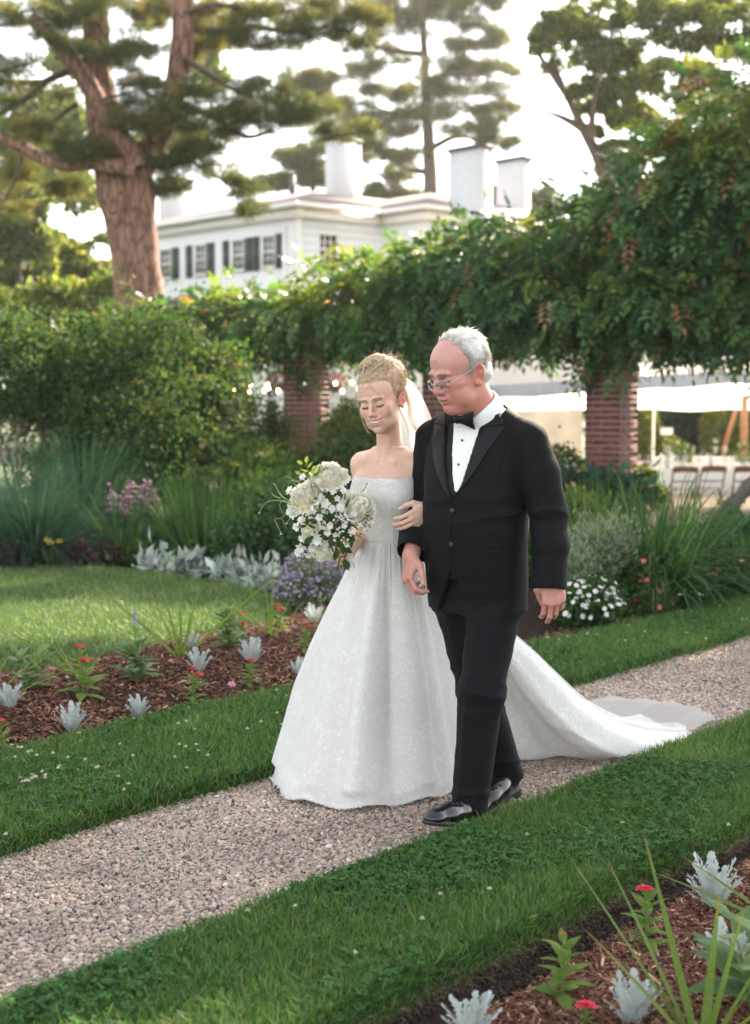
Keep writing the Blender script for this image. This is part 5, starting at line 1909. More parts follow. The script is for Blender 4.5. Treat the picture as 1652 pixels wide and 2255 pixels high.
toc = unit(np.array((0, -1, .25)))
for (px, py, dy, R_, tx) in ((725, 1052, .0, .060, (0, .15, .9)), (672, 1096, -.02, .056, (-.55, 0, .5)), (789, 1118, -.01, .058, (.5, .1, .35)), (686, 1168, -.01, .038, (-.7, 0, -.1)), (707, 1214, -.005, .036, (-.3, 0, -.8))):
    c = bxy(px, py, dy)
    peony(c, R_, unit(toc * .85 + np.array(tx)), 66 if R_ > .05 else 34)

# small white flowers
LBf = LB()
P, F = patch(lambda u, v: (v * .30 * math.sin(u * 2.6 + .25), -.15 * v * v, u), 4, 3)
V_, F_, n_ = [], [], 0
for k_ in range(11):
    a = k_ * 2 * math.pi / 11 * 1.02; el_ = .35 + .35 * (k_ % 2)
    zax = np.array((math.cos(a) * math.cos(el_), math.sin(a) * math.cos(el_), math.sin(el_))); xax = unit(np.cross(zax, (0, 0, 1.0))); M3 = np.stack((xax, np.cross(zax, xax), zax), 1)
    V_.append(P @ M3.T); F_.append(F + n_); n_ += len(P)
v, f = MB().lathe([(0, .12), (.10, .10), (.13, 0)], sides=8).v[0], None
c_ = np.concatenate((np.tile((.84, .83, .79), (n_, 1)), np.tile((.55, .48, .15), (24, 1))))
me_fl = mesh_data('small_flower', np.concatenate(V_ + [v]), [np.concatenate(F_), np.array([(i * 8 + k, i * 8 + (k + 1) % 8, (i + 1) * 8 + (k + 1) % 8, (i + 1) * 8 + k) for i in range(2) for k in range(8)]) + n_], MAT['petal'], c_, True)
bud = MB().lathe([(.0, -.5), (.22, -.35), (.30, -.05), (.2, .3), (0, .55)], sides=8)
me_bud = mesh_data('bud', np.concatenate(bud.v), [np.array(q) for q in bud.f.values()], MAT['petal'], np.tile((.80, .79, .66), (40, 1)), True)
for (px, py, s_) in ((716, 1110, .022), (750, 1119, .022), (648, 1133, .020), (667, 1147, .020), (641, 1082, .019), (668, 1052, .016), (700, 1190, .023), (714, 1194, .019), (664, 1204, .022), (715, 1202, .018), (660, 1216, .020), (760, 1142, .018), (778, 1133, .017), (640, 1128, .017),
                     (705, 1140, .017), (734, 1083, .016), (757, 1083, .016), (702, 1062, .015), (722, 1172, .017), (768, 1105, .016), (690, 1128, .017), (731, 1210, .014), (763, 1199, .012), (742, 1098, .014), (655, 1160, .018), (668, 1185, .018), (745, 1136, .016), (733, 1122, .019), (719, 1128, .018), (708, 1098, .017), (742, 1152, .015), (727, 1158, .016), (712, 1160, .018), (757, 1158, .014), (770, 1168, .013), (692, 1205, .018), (737, 1176, .013), (680, 1220, .016)):
    p = bxy(px, py, -.045 + rg.uniform(-.015, .01)); d_ = unit(np.array((px - 722, 0, 1128 - py)) / 110 + toc * 1.1 + rg.normal(0, .25, 3))
    inst('small_flower', me_fl, mat4(p, frame_z(d_, rg.uniform(0, 6)), s_), bq)
for (px, py) in ((735, 1146), (752, 1144), (747, 1163), (743, 1166), (755, 1170), (748, 1174), (746, 1180), (757, 1184), (766, 1188), (758, 1196), (737, 1190), (770, 1170), (776, 1162), (715, 1150), (699, 1118), (764, 1150), (752, 1190), (728, 1152)):
    inst('bud', me_bud, mat4(bxy(px, py, -.055 + rg.uniform(-.01, .01)), frame_z(rg.normal(0, 1, 3) + (0, -.3, -.4), 0), rg.uniform(.011, .017)), bq)
# leaves
P, F = patch(lambda u, v: (v * .26 * math.sin(math.pi * u ** .8) + .0, -.10 * v * v + .12 * u * u, u), 6, 5)
c = np.tile((.045, .10, .035), (len(P), 1)); me_lf = mesh_data('leaf', P, F, MAT['leaf'], c, True)
me_lf2 = mesh_data('leaf', P, F, MAT['leaf'], np.tile((.17, .26, .06), (len(P), 1)), True)
LFS = [(735, 1158, .05), (742, 1172, .05), (730, 1178, .055), (748, 1185, .05), (735, 1192, .05), (760, 1165, .045), (752, 1158, .05), (725, 1165, .045), (738, 1205, .045), (700, 1105, .04), (733, 1100, .05), (740, 1106, .045), (757, 1100, .04), (752, 1128, .04), (725, 1135, .045), (765, 1178, .045), (770, 1155, .04),
       (680, 1148, .04), (695, 1170, .04), (690, 1180, .045), (676, 1155, .04), (745, 1148, .05), (728, 1190, .05), (755, 1200, .04), (742, 1196, .05), (718, 1182, .04), (770, 1185, .04), (778, 1178, .035)]
LFS += [(rg.normal(733, 22), rg.normal(1150, 32), rg.uniform(.035, .05)) for _ in range(46)]
for (px, py, s_) in LFS:
    d_ = unit(np.array((px - 735, 0, 1150 - py)) / 60 + rg.normal(0, .5, 3))
    inst('leaf', me_lf, mat4(bxy(px, py, -.035 + rg.uniform(-.02, .01)), frame_z(d_, rg.uniform(0, 6)), s_ * .9), bq)
for (px, py, a) in ((674, 1020, 80), (668, 1022, 150), (680, 1031, 60), (686, 1033, 20), (678, 1037, 170), (684, 1042, 45), (676, 1047, 130), (664, 1043, 160), (690, 1048, 30), (683, 1056, 100), (700, 1040, 70), (712, 1036, 110)):
    d_ = np.array((math.cos(R(a)), rg.normal(0, .3), math.sin(R(a))))
    inst('leaf', me_lf2, mat4(bxy(px, py, -.03), frame_z(d_, rg.uniform(0, 6)), .028), bq)
# vines and sprigs
mb = MB()
for L_ in ([(640, 1107), (612, 1102), (588, 1106), (576, 1120), (571, 1130)], [(640, 1105), (622, 1094), (612, 1080), (606, 1068), (600, 1064)], [(655, 1078), (650, 1066), (640, 1052), (628, 1050), (622, 1056)], [(660, 1062), (648, 1058), (640, 1060), (634, 1068)], [(650, 1118), (632, 1128), (620, 1142), (606, 1142), (604, 1146)],
           [(620, 1140), (626, 1155), (632, 1166)], [(606, 1146), (613, 1162), (619, 1176), (610, 1182)], [(645, 1135), (636, 1146), (632, 1152)], [(618, 1098), (604, 1092), (598, 1086)], [(640, 1112), (622, 1104), (616, 1114), (622, 1128)],
           [(690, 1090), (682, 1050), (676, 1026), (676, 1018)], [(795, 1085), (803, 1076), (808, 1066)], [(790, 1150), (805, 1142), (812, 1132)], [(775, 1160), (795, 1155), (808, 1152)], [(770, 1175), (785, 1180), (790, 1178)]):
    mb.tube(spline([bxy(x, y, -.04 + .012 * math.sin(x)) for x, y in L_], 14), np.linspace(.0019, .0011, 14), 5)
mb.build('vine', solid('vine_green', (.17, .24, .075), .6, .2, 60), bq, True, False)
mb = MB()
for (x, y) in ((571, 1130), (619, 1176), (631, 1153), (808, 1066)):
    mb.lathe([(0, -.004), (.0042, -.001), (.0036, .003), (0, .0045)], bxy(x, y, -.04), 8)
mb.build('seed_head', solid('seed_head', (.42, .36, .25), .8, .2, 90), bq, True, False)
B = LB()
q = np.array([bxy(x + rg.normal(0, 5), y + rg.normal(0, 6), -.04) for x, y in ((812, 1135), (806, 1152), (788, 1178), (812, 1146), (800, 1160)) for _ in range(9)])
v, f = leaves(rg, q, rnd_unit(rg, len(q)), .010, .007); B.add(v, f, rep(pal(rg, len(q), [(.10, .12, .05), (.2, .15, .07)]), 4))
B.build('sprig', MAT['leaf'], bq, False)
# stems below the hand, ribbon
mb = MB()
b0 = bxy(768, 1250, .035)
for k_ in range(16):
    a, r_ = rg.uniform(0, 6.28), .014 * math.sqrt(rg.random())
    off_ = np.array((math.cos(a) * r_, math.sin(a) * r_, 0))
    e_ = b0 + off_ * 1.9 + (0, 0, rg.uniform(-.012, .018)); t_ = bxy(735 + rg.normal(0, 16), 1165 + rg.normal(0, 10), -.0)
    mb.tube(spline([e_, off_ * .8, off_ * 1.2 + ax * .05, t_], 10), rg.uniform(.0022, .0032), 6)
mb.build('stem', solid('stem_green', (.22, .24, .075), .6, .25, 40), bq, True, False)
m_r = MAT['tulle']
for (L_, w_) in (([(757, 1208), (770, 1215), (778, 1240), (780, 1280), (776, 1312)], .012), ([(757, 1208), (768, 1222), (772, 1246), (769, 1275)], .010), ([(752, 1210), (765, 1207), (775, 1203), (768, 1196)], .010)):
    cs = spline([bxy(x, y, .01) for x, y in L_], 24)
    V_ = np.concatenate([[p + (-w_ * math.cos(i * .25), w_ * .6 * math.sin(i * .25), .002), p, p + (w_ * math.cos(i * .25), -w_ * .6 * math.sin(i * .25), -.002)] for i, p in enumerate(cs)])
    ii = (np.arange(23)[:, None] * 3 + np.arange(2)[None]).ravel()
    mk('ribbon', V_, np.stack((ii, ii + 3, ii + 4, ii + 1), 1), m_r, bq, None, True, False)
# ------------------------------------------------------------------ small plants set out in the mulch
rg = np.random.default_rng(77)


def dm_leaf(seed, col):
    """deeply cut silver leaf, length 1"""
    r_ = np.random.default_rng(seed); V, F = [], []
    def st(a, b, w0, w1, bend=0.0):
        a, b = np.array(a, float), np.array(b, float); d = unit(b - a); s_ = np.cross(d, (0, 1.0, 0)); n_ = len(V)
        for t, w in ((0, w0), (.55, w1), (1, w1 * .55)):
            p = a + (b - a) * t + np.array((0, bend * t * t, 0)); V.extend([p - s_ * w / 2, p + s_ * w / 2])
        F.extend([(n_, n_ + 1, n_ + 3, n_ + 2), (n_ + 2, n_ + 3, n_ + 5, n_ + 4)])
    yb = lambda z: .22 * z * z
    for i in range(6): st((0, yb(i / 6), i / 6), (0, yb((i + 1) / 6), (i + 1) / 6), .07, .085)
    for i in range(7):
        z = .24 + i * .11
        for q in (-1, 1):
            L = (.30 - .10 * abs(z - .55)) * r_.uniform(.8, 1.15) * (1.1 - z * .45); a = .75 + r_.normal(0, .12)
            e_ = (q * L * math.sin(a), yb(z) + .02, z + L * math.cos(a)); st((0, yb(z), z), e_, .045, .065, r_.normal(0, .04))
            for q2 in (-1, 1):
                a2 = a + q2 * .55; m_ = (q * L * .5 * math.sin(a), yb(z) + .01, z + L * .5 * math.cos(a))
                st(m_, (m_[0] + q * L * .5 * math.sin(a2), m_[1] + .01, m_[2] + L * .5 * math.cos(a2)), .034, .05)
    for a in (-.5, 0, .5): st((0, yb(.95), .95), (.16 * math.sin(a), yb(1.05), .95 + .16 * math.cos(a)), .05, .075)
    V = np.array(V)
    return mesh_data('leaf', V, np.array(F), MAT['felt'], np.tile(col, (len(V), 1)), True)


DM = [dm_leaf(i, np.array((.50, .545, .53)) * (1 + .06 * (i - 1))) for i in range(4)]


def dusty_miller(loc, h, label, n_=12, seed=0):
    r_ = np.random.default_rng(seed)
    t = thing('dusty_miller', label, 'plant', loc, r_.uniform(0, 6), 'silver leaved plants in the mulch')
    for i in range(n_):
        a = i * 2.4 + r_.uniform(-.3, .3); tilt = .08 + .58 * (i / n_) ** 1.3
        s_ = h * (1.05 - .35 * (i / n_)) * r_.uniform(.85, 1.1)
        d_ = np.array((math.cos(a) * math.sin(tilt), math.sin(a) * math.sin(tilt), math.cos(tilt)))
        yax = unit(np.array((math.cos(a), math.sin(a), 0)) - d_ * (math.sin(tilt))); xax = np.cross(yax, d_)
        inst('leaf', DM[i % 4], mat4((math.cos(a) * .008, math.sin(a) * .008, -.005), np.stack((xax, yax, d_), 1), (s_ * .66, s_, s_)), t)
    return t


def lance(w, col, curve=.25, name='leaf', mt='leaf', n1=6):
    P, F = patch(lambda u, v: (v * w / 2 * math.sin(math.pi * min(1, u * .97 + .03) ** .75) , curve * u * u - .12 * w * (1 - v * v), u - .1 * curve * u * u), n1, 3)
    return mesh_data(name, P, F, MAT[mt], np.tile(col, (len(P), 1)), True)


VL = [lance(.44, c_, .42) for c_ in ((.17, .27, .05), (.13, .22, .045), (.20, .29, .07))]
SL = [lance(.50, c_, .35) for c_ in ((.18, .29, .13), (.25, .35, .18), (.13, .22, .09))]


def floret_mesh(name, col, n_p, r_, cc):
    V, F, n0 = [], [], 0
    P, f = patch(lambda u, v: (v * .42 * math.sin(u * 2.5 + .2), -.1 * v * v + .0, u), 3, 3)
    for k_ in range(n_p):
        a = 6.2832 * k_ / n_p; z = np.array((math.cos(a), math.sin(a), .22)); z = unit(z); x = unit(np.cross(z, (0, 0, 1.0)))
        V.append(P @ np.stack((x, np.cross(z, x), z), 1).T); F.append(f + n0); n0 += len(P)
    c = np.tile(col, (n0, 1)); V.append(np.array([(-.1, -.1, .06), (.1, -.1, .06), (.1, .1, .06), (-.1, .1, .06)])); F.append(np.array([[n0, n0 + 1, n0 + 2, n0 + 3]]))
    return mesh_data(name, np.concatenate(V) * r_, np.concatenate(F), MAT['petal'], np.concatenate((c, np.tile(cc, (4, 1)))), False)


FLR = [floret_mesh('flower', (.70, .035, .075), 5, 1, (.6, .3, .25)), floret_mesh('flower', (.74, .07, .12), 6, 1, (.7, .5, .4))]
m_stem = solid('herb_stem', (.12, .17, .05), .6, .2, 50)


def red_plant(loc, h, label, heads=1, seed=0, bud_=False):
    r_ = np.random.default_rng(seed)
    t = thing('flowering_plant', label, 'plant', loc, 0, 'red flowered plants in the mulch')
    tops = [(r_.normal(0, .014), r_.normal(0, .014), h * r_.uniform(.9, 1.0)) if i == 0 else (r_.normal(0, .035), r_.normal(0, .03), h * r_.uniform(.6, .88)) for i in range(heads)]
    mb = MB()
    for q in tops: mb.tube(spline([(0, 0, -.01), (q[0] * .4, q[1] * .4, q[2] * .5), q], 7), np.linspace(.0042, .0026, 7), 6)
    mb.build('stem', m_stem, t, True, False)
    for i in range(20):
        f_ = (i + .5) / 20; a = i * 2.4; tp = tops[i % heads]
        p = np.array((tp[0] * f_, tp[1] * f_, tp[2] * (.06 + .86 * f_)))
        el_ = .25 + .7 * f_ + r_.normal(0, .12)
        d_ = np.array((math.cos(a) * math.cos(el_), math.sin(a) * math.cos(el_), math.sin(el_))); y_ = unit(np.array((0, 0, -1.0)) + d_ * d_[2]); 
        inst('leaf', VL[i % 3], mat4(p, np.stack((np.cross(y_, d_), y_, d_), 1), (max(h, .16) if h > .1 else h) * (.50 - .20 * f_) * r_.uniform(.85, 1.15)), t)
    for q in tops:
        for k_ in range(2 if bud_ else 7):
            a = k_ * 2.4; rr = .0075 * math.sqrt(k_)
            z = unit((math.cos(a) * rr * 18, math.sin(a) * rr * 18, 1.0) + r_.normal(0, .12, 3))
            inst('flower', FLR[k_ % 2], mat4(np.array(q) + (math.cos(a) * rr, math.sin(a) * rr, .008 - rr * .25), frame_z(z, r_.uniform(0, 6)), .008 if bud_ else .0135), t)
    return t


def leafy_plant(loc, h, label, seed=0, spire=False, n_=44, wide=1.0):
    r_ = np.random.default_rng(seed)
    t = thing('leafy_plant', label, 'plant', loc, 0, 'young leafy plants in the mulch')
    tops = [(r_.normal(0, .05) * wide, r_.normal(0, .05) * wide, h * r_.uniform(.8, 1.0)) for _ in range(4)] if not spire else [(0, 0, h * .8), (.02, .01, h * .55), (-.02, .01, h * .5)]
    mb = MB()
    for q in tops: mb.tube(spline([(0, 0, -.01), (q[0] * .4, q[1] * .4, q[2] * .5), q], 7), np.linspace(.0045, .0025, 7), 6)
    mb.build('stem', m_stem, t, True, False)
    for i in range(n_):
        f_ = (i + .5) / n_; a = i * 1.9 + r_.uniform(-.3, .3); tp = tops[i % len(tops)]
        p = np.array((tp[0] * f_, tp[1] * f_, tp[2] * (.08 + .9 * f_)))
        el_ = .38 + .6 * f_ + r_.normal(0, .15)
        d_ = np.array((math.cos(a) * math.cos(el_), math.sin(a) * math.cos(el_), math.sin(el_))); y_ = unit(np.array((0, 0, -1.0)) + d_ * d_[2])
        inst('leaf', SL[i % 3], mat4(p, np.stack((np.cross(y_, d_), y_, d_), 1), .115 * (1 - .45 * f_) * r_.uniform(.8, 1.2) * wide * (h / .25) ** .4), t)
    if spire:
        mb = MB()
        for k_ in range(34):
            a = k_ * 2.4; z = h * (.80 + .20 * k_ / 34); rr = .011 * (1 - k_ / 40)
            mb.lathe([(0, -.004), (.0036, 0), (0, .006)], (math.cos(a) * rr, math.sin(a) * rr, z), 5)
        mb.build('flower_spike', solid('violet_bud', (.22, .20, .42), .7, .3, 80), t, True, False)
    return t


SPK = []
for k_, (dr, c_) in enumerate(((.25, (.13, .21, .05)), (.6, (.16, .23, .06)), (1.1, (.11, .18, .045)))):
    V, F, kk = blades(np.random.default_rng(k_), np.zeros((1, 3)), np.array([(0, .18, 1.0)]), 1.0, .028, dr, 10)
    V[:, 1] += .006 * 0
    c = np.tile(c_, (len(V), 1)); c[V[:, 2] > .8] = (.30, .22, .08)
    SPK.append(mesh_data('leaf', V, F, MAT['leaf'], c, True))


def spike_plant(loc, label, blades_, seed=0, wf=1.0, lf=1.0):
    """blades_: list of (azimuth in degrees, tilt, length, kind)"""
    r_ = np.random.default_rng(seed)
    t = thing('spike_plant', label, 'plant', loc, 0, 'spiky grassy plants in the beds')
    for (az, tilt, L, kd) in blades_:
        a = R(az); d_ = np.array((math.cos(a) * math.sin(tilt), math.sin(a) * math.sin(tilt), math.cos(tilt)))
        out = np.array((math.cos(a), math.sin(a), 0)); y_ = unit(out - d_ * (out @ d_)); 
        inst('leaf', SPK[kd], mat4((math.cos(a) * .008, math.sin(a) * .008, -.01), np.stack((np.cross(y_, d_), y_, d_), 1), (min(1, .45 + L * .4) * wf, L * lf, L * lf)), t)
    return t


def gm(px, py):
    """ground point on the mound seen at a photo pixel"""
    z = .0
    for _ in range(5):
        p = gat(px, py, z); z = float(mz(p[0], p[1])) if p[1] > 5.5 else -.02
    return np.array((p[0], p[1], z - .004))


for i, (px, py, h, lab) in enumerate((
        (20, 1560, .165, 'silver dusty miller at the frame edge left of the first red flowered plant'),
        (159, 1613, .165, 'silver dusty miller nearest the lawn edge, alone in the mulch'),
        (304, 1578, .165, 'silver dusty miller standing between lawn edge and the bright red twin headed plant'),
        (439, 1480, .155, 'silver dusty miller directly in front of the big arching spiky grass'),
        (423, 1428, .16, 'silver dusty miller hidden among the blades of the big arching spiky grass'),
        (554, 1461, .165, 'tall silver dusty miller in mid mulch behind the small pink bloom'),
        (655, 1486, .135, 'small silver dusty miller closest to the white skirt'),
        (692, 1373, .17, 'silver dusty miller below the lavender catmint'),
        (1034, 2292, .16, 'silver dusty miller at the bottom frame edge by the cut soil edge'),
        (1392, 2254, .19, 'large silver dusty miller in the near bed beside the tall green blades'),
        (1572, 2003, .185, 'silver dusty miller in the near bed farthest from the camera'),
        (1598, 2146, .22, 'big silver dusty miller behind the tall green blades in the near bed'))):
    dusty_miller(gm(px, py), h * (.70 + .13 * math.sin(i * 2.7)), lab, 19 if h > .16 else 14, i + 5)
for i, (px, py, h, hd_, lab) in enumerate((
        (10, 1665, .17, 1, 'red flowered plant cut by the left frame edge at the lawn edge'),
        (184, 1538, .30, 3, 'tall red flowered plant with three stacked flower heads'),
        (425, 1549, .19, 2, 'bright red twin headed plant in the middle of the mulch'),
        (550, 1516, .17, 1, 'red flowered plant beside the fallen pink bloom'),
        (669, 1436, .175, 1, 'red flowered plant left of the skirt behind the small silver plant'),
        (612, 1392, .19, 3, 'red flowered plant around the upright spiky grass'),
        (528, 1412, .19, 2, 'pale red flowered plant behind the tall silver plant'),
        (720, 1396, .18, 1, 'red flowered plant touching the edge of the white skirt'),
        (1425, 2086, .185, 1, 'single red flowered plant standing up in the near bed'),
        (1236, 2210, .20, 1, 'green plant with one closed pink bud near the cut soil edge'))):
    red_plant(gm(px, py), h * .9, lab, hd_, i + 40, 'closed' in lab)
for i, (px, py, h, sp_, lab) in enumerate((
        (71, 1520, .23, False, 'bushy leafy green plant at the left behind the silver plants'),
        (299, 1502, .36, True, 'tall leafy plant with a pale violet flower spire'),
        (508, 1428, .26, False, 'pale green leafy plant beside the big arching spiky grass'))):
    leafy_plant(gm(px, py), h, lab, i + 60, sp_)
leafy_plant(gm(1660, 2235), .24, 'broad leafy plant cut by the right frame edge in the near bed', 70, False, 22, 1.6)
spike_plant(gm(400, 1446), 'big arching spiky grass fanned out in the far mulch', [(190, .62, .60, 1), (165, .75, .62, 2), (130, .25, .50, 0), (20, .35, .54, 0), (0, .62, .62, 1), (350, .9, .56, 2), (200, .85, .36, 2), (100, .12, .36, 0), (60, .2, .38, 0), (230, .3, .42, 0), (300, .25, .35, 0)], 0, 1, 1.12)
spike_plant(gm(598, 1400), 'upright spiky grass beside the lavender catmint', [(180, .55, .42, 1), (150, .3, .40, 0), (90, .1, .44, 0), (20, .25, .42, 0), (350, .5, .32, 1), (200, .75, .30, 2), (260, .2, .36, 0)])
spike_plant(gm(176, 1490), 'spiky grass leaning left over the lawn behind the bushy plant', [(180, .75, .52, 1), (170, .95, .55, 2), (185, .6, .42, 1), (200, .9, .40, 2), (150, .6, .36, 1), (20, .5, .38, 0), (160, .4, .40, 0), (210, 1.05, .34, 2)])
spike_plant(gm(-45, 1560), 'spiky grass with blades reaching in from the left frame edge', [(40, .7, .46, 1), (20, .95, .42, 1), (70, .6, .40, 0), (180, .5, .4, 1)])
spike_plant(gm(1545, 2310), 'tall green spiky grass in the near bed at the right', [(150, .30, .50, 0), (160, .42, .55, 0), (120, .22, .52, 0), (190, .50, .44, 1), (20, .10, .36, 0), (60, .12, .38, 0), (350, .30, .46, 0), (10, .45, .42, 1), (330, .55, .36, 1), (170, .33, .36, 0)], 0, 1.5)
spike_plant(gm(1740, 2040), 'spiky grass with one blade reaching in from the right frame edge', [(175, .95, .42, 1), (160, .8, .36, 1), (60, .4, .4, 0), (330, .5, .4, 0)])
o_ = red_plant(gm(1290, 2262), .06, 'tiny green seedling with a violet tip at the bottom of the near bed', 1, 99)
pk_ = gm(510, 1516)
t = thing('fallen_flower', 'small pink bloom lying on the mulch', 'flower', pk_ + (0, 0, .02))
me_pk = floret_mesh('petals', (.80, .30, .42), 6, 1, (.7, .3, .3))
inst('petals', me_pk, mat4((0, 0, 0), frame_z((.2, -.5, .8)), .022), t)
# ------------------------------------------------------------------ brick pillars and pergola
BRK = []
for c_ in ((.17, .050, .038), (.145, .042, .033), (.20, .065, .046), (.115, .038, .032)):
    BRK.append(solid('red_brick', c_, .85, .22, 24, .5, .004))
MAT['mortar'] = solid('mortar', (.30, .25, .22), .95, .15, 40, .5, .003)
MAT['wood_grey'] = solid('weathered_timber', (.11, .085, .065), .85, .25, 8, .4, .004, stretch=(1, 1, 8))
PC0 = np.array((2.895, 17.93)); PS = 2.5
RZP = math.atan2(PT[1], PT[0])


def brick_me(L, mat):
    mb = MB().box((0, 0, 0), (L, .102, .060), bev=.004)
    return mesh_data('brick', np.concatenate(mb.v), [np.array(f) for f in mb.f.values()], mat)


ME_S = [brick_me(.226, m_) for m_ in BRK]; ME_H = [brick_me(.104, m_) for m_ in BRK]
rg = np.random.default_rng(15)


def pillar(c, label, zt=2.55):
    zg = float(ground_z(c[0], c[1]))
    t = thing('brick_pillar', label, 'pillar', (c[0], c[1], zg), RZP, 'brick pillars of the pergola')
    H_ = zt - zg; w = .47
    mb = MB().box((0, 0, H_ / 2), (w - .012, w - .012, H_)); mb.build('mortar_core', MAT['mortar'], t, False, False)
    for k_ in range(int(H_ / .0745)):
        z = .037 + k_ * .0745
        for s_ in range(4):
            a = s_ * math.pi / 2
            # each side of a course: two bricks, or half, whole and half, turning the corner in alternate courses
            lay = [(-w / 2 + .113, 0), (-w / 2 + .113 + .237, 0)] if k_ % 2 == 0 else [(-w / 2 + .052, 1), (-w / 2 + .052 + .176, 0), (w / 2 - .102 - .052 + .0, 1)]
            for (x, half_) in lay:
                x = x + (0.0 if k_ % 2 == 0 else .0)
                o = bpy.data.objects.new('brick', (ME_H if half_ else ME_S)[rg.choice(4, p=(.4, .3, .18, .12))])
                C.objects.link(o); o.parent = t
                y = -w / 2 + .051 + rg.normal(0, .0012)
                o.location = (x * math.cos(a) - y * math.sin(a), x * math.sin(a) + y * math.cos(a), z)
                o.rotation_euler = (0, 0, a)
    return t


pillar(PC0, 'brick pillar in front of the tent, right of the man')
pillar(PC0 + PN * PS, 'brick pillar half hidden between the two heads')
pillar(PC0 + PN * PS * 2, 'brick pillar left of the bride, above the tan grass')
pg = thing('pergola', 'timber pergola top carried by the brick pillars under the vine', 'pergola', (*(PC0 + PN * 3), 0))
for off_ in (-.16, .16):
    a, b_ = PC0 + PN * -3.6 + PT * off_, PC0 + PN * 7.4 + PT * off_
    mb = MB().box((*((a + b_) / 2), 2.66), (11, .09, .22), rz=math.atan2(PN[1], PN[0])); mb.build('beam', MAT['wood_grey'], pg)
for k_ in range(17):
    c = PC0 + PN * (-3.4 + k_ * .66)
    mb = MB().box((*c, 2.84), (1.2, .06, .14), rz=RZP); mb.build('rafter', MAT['wood_grey'], pg)

# ------------------------------------------------------------------ white house behind the trees
m, n, l, b, o = NM('white_painted_wall')
tc = n.new('ShaderNodeTexCoord'); bk = n.new('ShaderNodeTexBrick'); bk.inputs['Scale'].default_value = 1
mp = n.new('ShaderNodeMapping'); mp.inputs['Rotation'].default_value = (R(90), 0, 0); l.new(tc.outputs['Object'], mp.inputs[0]); l.new(mp.outputs[0], bk.inputs['Vector'])
bk.inputs['Color1'].default_value = (.84, .84, .83, 1); bk.inputs['Color2'].default_value = (.81, .81, .80, 1); bk.inputs['Mortar'].default_value = (.70, .70, .69, 1)
bk.inputs['Brick Width'].default_value = .5; bk.inputs['Row Height'].default_value = .11; bk.inputs['Mortar Size'].default_value = .012
l.new(bk.outputs['Color'], b.inputs['Base Color']); b.inputs['Roughness'].default_value = .8; MAT['wall'] = m
MAT['chimney'] = solid('painted_chimney', (.60, .60, .60), .85, .05, 6)
MAT['trim'] = solid('white_trim', (.80, .79, .76), .5, .04, 8)
MAT['roof'] = solid('brown_roof_shingle', (.27, .205, .19), .9, .22, 14, .6, .02)
MAT['shutter'] = solid('dark_green_shutter', (.012, .035, .032), .45, .15, 8)
MAT['lead'] = solid('dark_cap', (.05, .05, .065), .6, .2, 8)
MAT['glass'] = solid('window_glass', (.05, .05, .055), .18, .3, 1.2, spec=.35)
K0 = np.array((-2.16, 42.0)); E1, E2 = np.array((.66, -.75)) / .99905, np.array((.75, .66)) / .99905
ZE = 6.73
MH = np.array(((E1[0], E2[0], 0), (E1[1], E2[1], 0), (0, 0, 1)))
hw = lambda x, y, z: np.array((K0[0] + E1[0] * x + E2[0] * y, K0[1] + E1[1] * x + E2[1] * y, z))
HRZ = math.atan2(E1[1], E1[0])
house = thing('house', 'large white two storey house with dark green shutters behind the trees', 'house', hw(0, 0, -.6), HRZ)


def hbox(name, x0, x1, y0, y1, z0, z1, mat, parent=house, bev=0.0):
    mb = MB().box(((x0 + x1) / 2, (y0 + y1) / 2, (z0 + z1) / 2), (x1 - x0, y1 - y0, z1 - z0), bev=bev)
    V = np.concatenate(mb.v)
    return mk(name, V @ MH.T + (K0[0], K0[1], 0), [np.array(f) for f in mb.f.values()], mat, parent)


hbox('wall', -9.7, 0, 0, 9, -.6, ZE - .04, MAT['wall'])
hbox('wall', -4.5, 1.96, 3.13, 9.2, -.6, ZE - .05, MAT['wall'])


def hip(name, x0, x1, y0, y1, z, ov, ins, rise):
    A = [(x0 - ov, y0 - ov), (x1 + ov, y0 - ov), (x1 + ov, y1 + ov), (x0 - ov, y1 + ov)]
    B_ = [(x0 + ins, y0 + ins), (x1 - ins, y0 + ins), (x1 - ins, y1 - ins), (x0 + ins, y1 - ins)]
    V = [hw(*p, z) for p in A] + [hw(*p, z + .10) for p in A] + [hw(*p, z + rise) for p in B_]
    F = [(i, (i + 1) % 4, 4 + (i + 1) % 4, 4 + i) for i in range(4)] + [(4 + i, 4 + (i + 1) % 4, 8 + (i + 1) % 4, 8 + i) for i in range(4)] + [(8, 9, 10, 11), (3, 2, 1, 0)]
    return mk(name, V, np.array(F), MAT['roof'], house)


r1_ = hip('roof', -9.7, 0, 0, 9, ZE + .06, .42, 3.0, 1.05)
r2_ = hip('roof', -4.4, 1.96, 3.13, 9.2, ZE + .062, .42, 2.4, .95)
for (x0, x1, y0, y1) in ((-9.9, .22, -.22, -.002), (.002, .22, -.002, 3.1), (.0, 2.2, 2.9, 3.128), (1.962, 2.2, 3.13, 9.2)):
    hbox('cornice', x0, x1, y0, y1, ZE - .20, ZE + .055, MAT['trim'])
hbox('vent_pipe', -4.4, -4.25, 3.1, 3.25, ZE + .9, ZE + 1.75, MAT['lead'], r1_)
for (x0, x1, y0, y1) in ((-10.12, .52, -.52, -.423), (.423, .52, -.423, 2.6), (.55, 2.48, 2.61, 2.705), (2.383, 2.48, 2.71, 9.6)):
    hbox('gutter', x0, x1, y0, y1, ZE + .04, ZE + .17, MAT['trim'])
hbox('corner_board', -.16, .02, -.02, .16, -.5, ZE - .20, MAT['trim'])
hbox('drainpipe', -.62, -.52, -.12, -.02, -.5, ZE - .40, MAT['trim'])
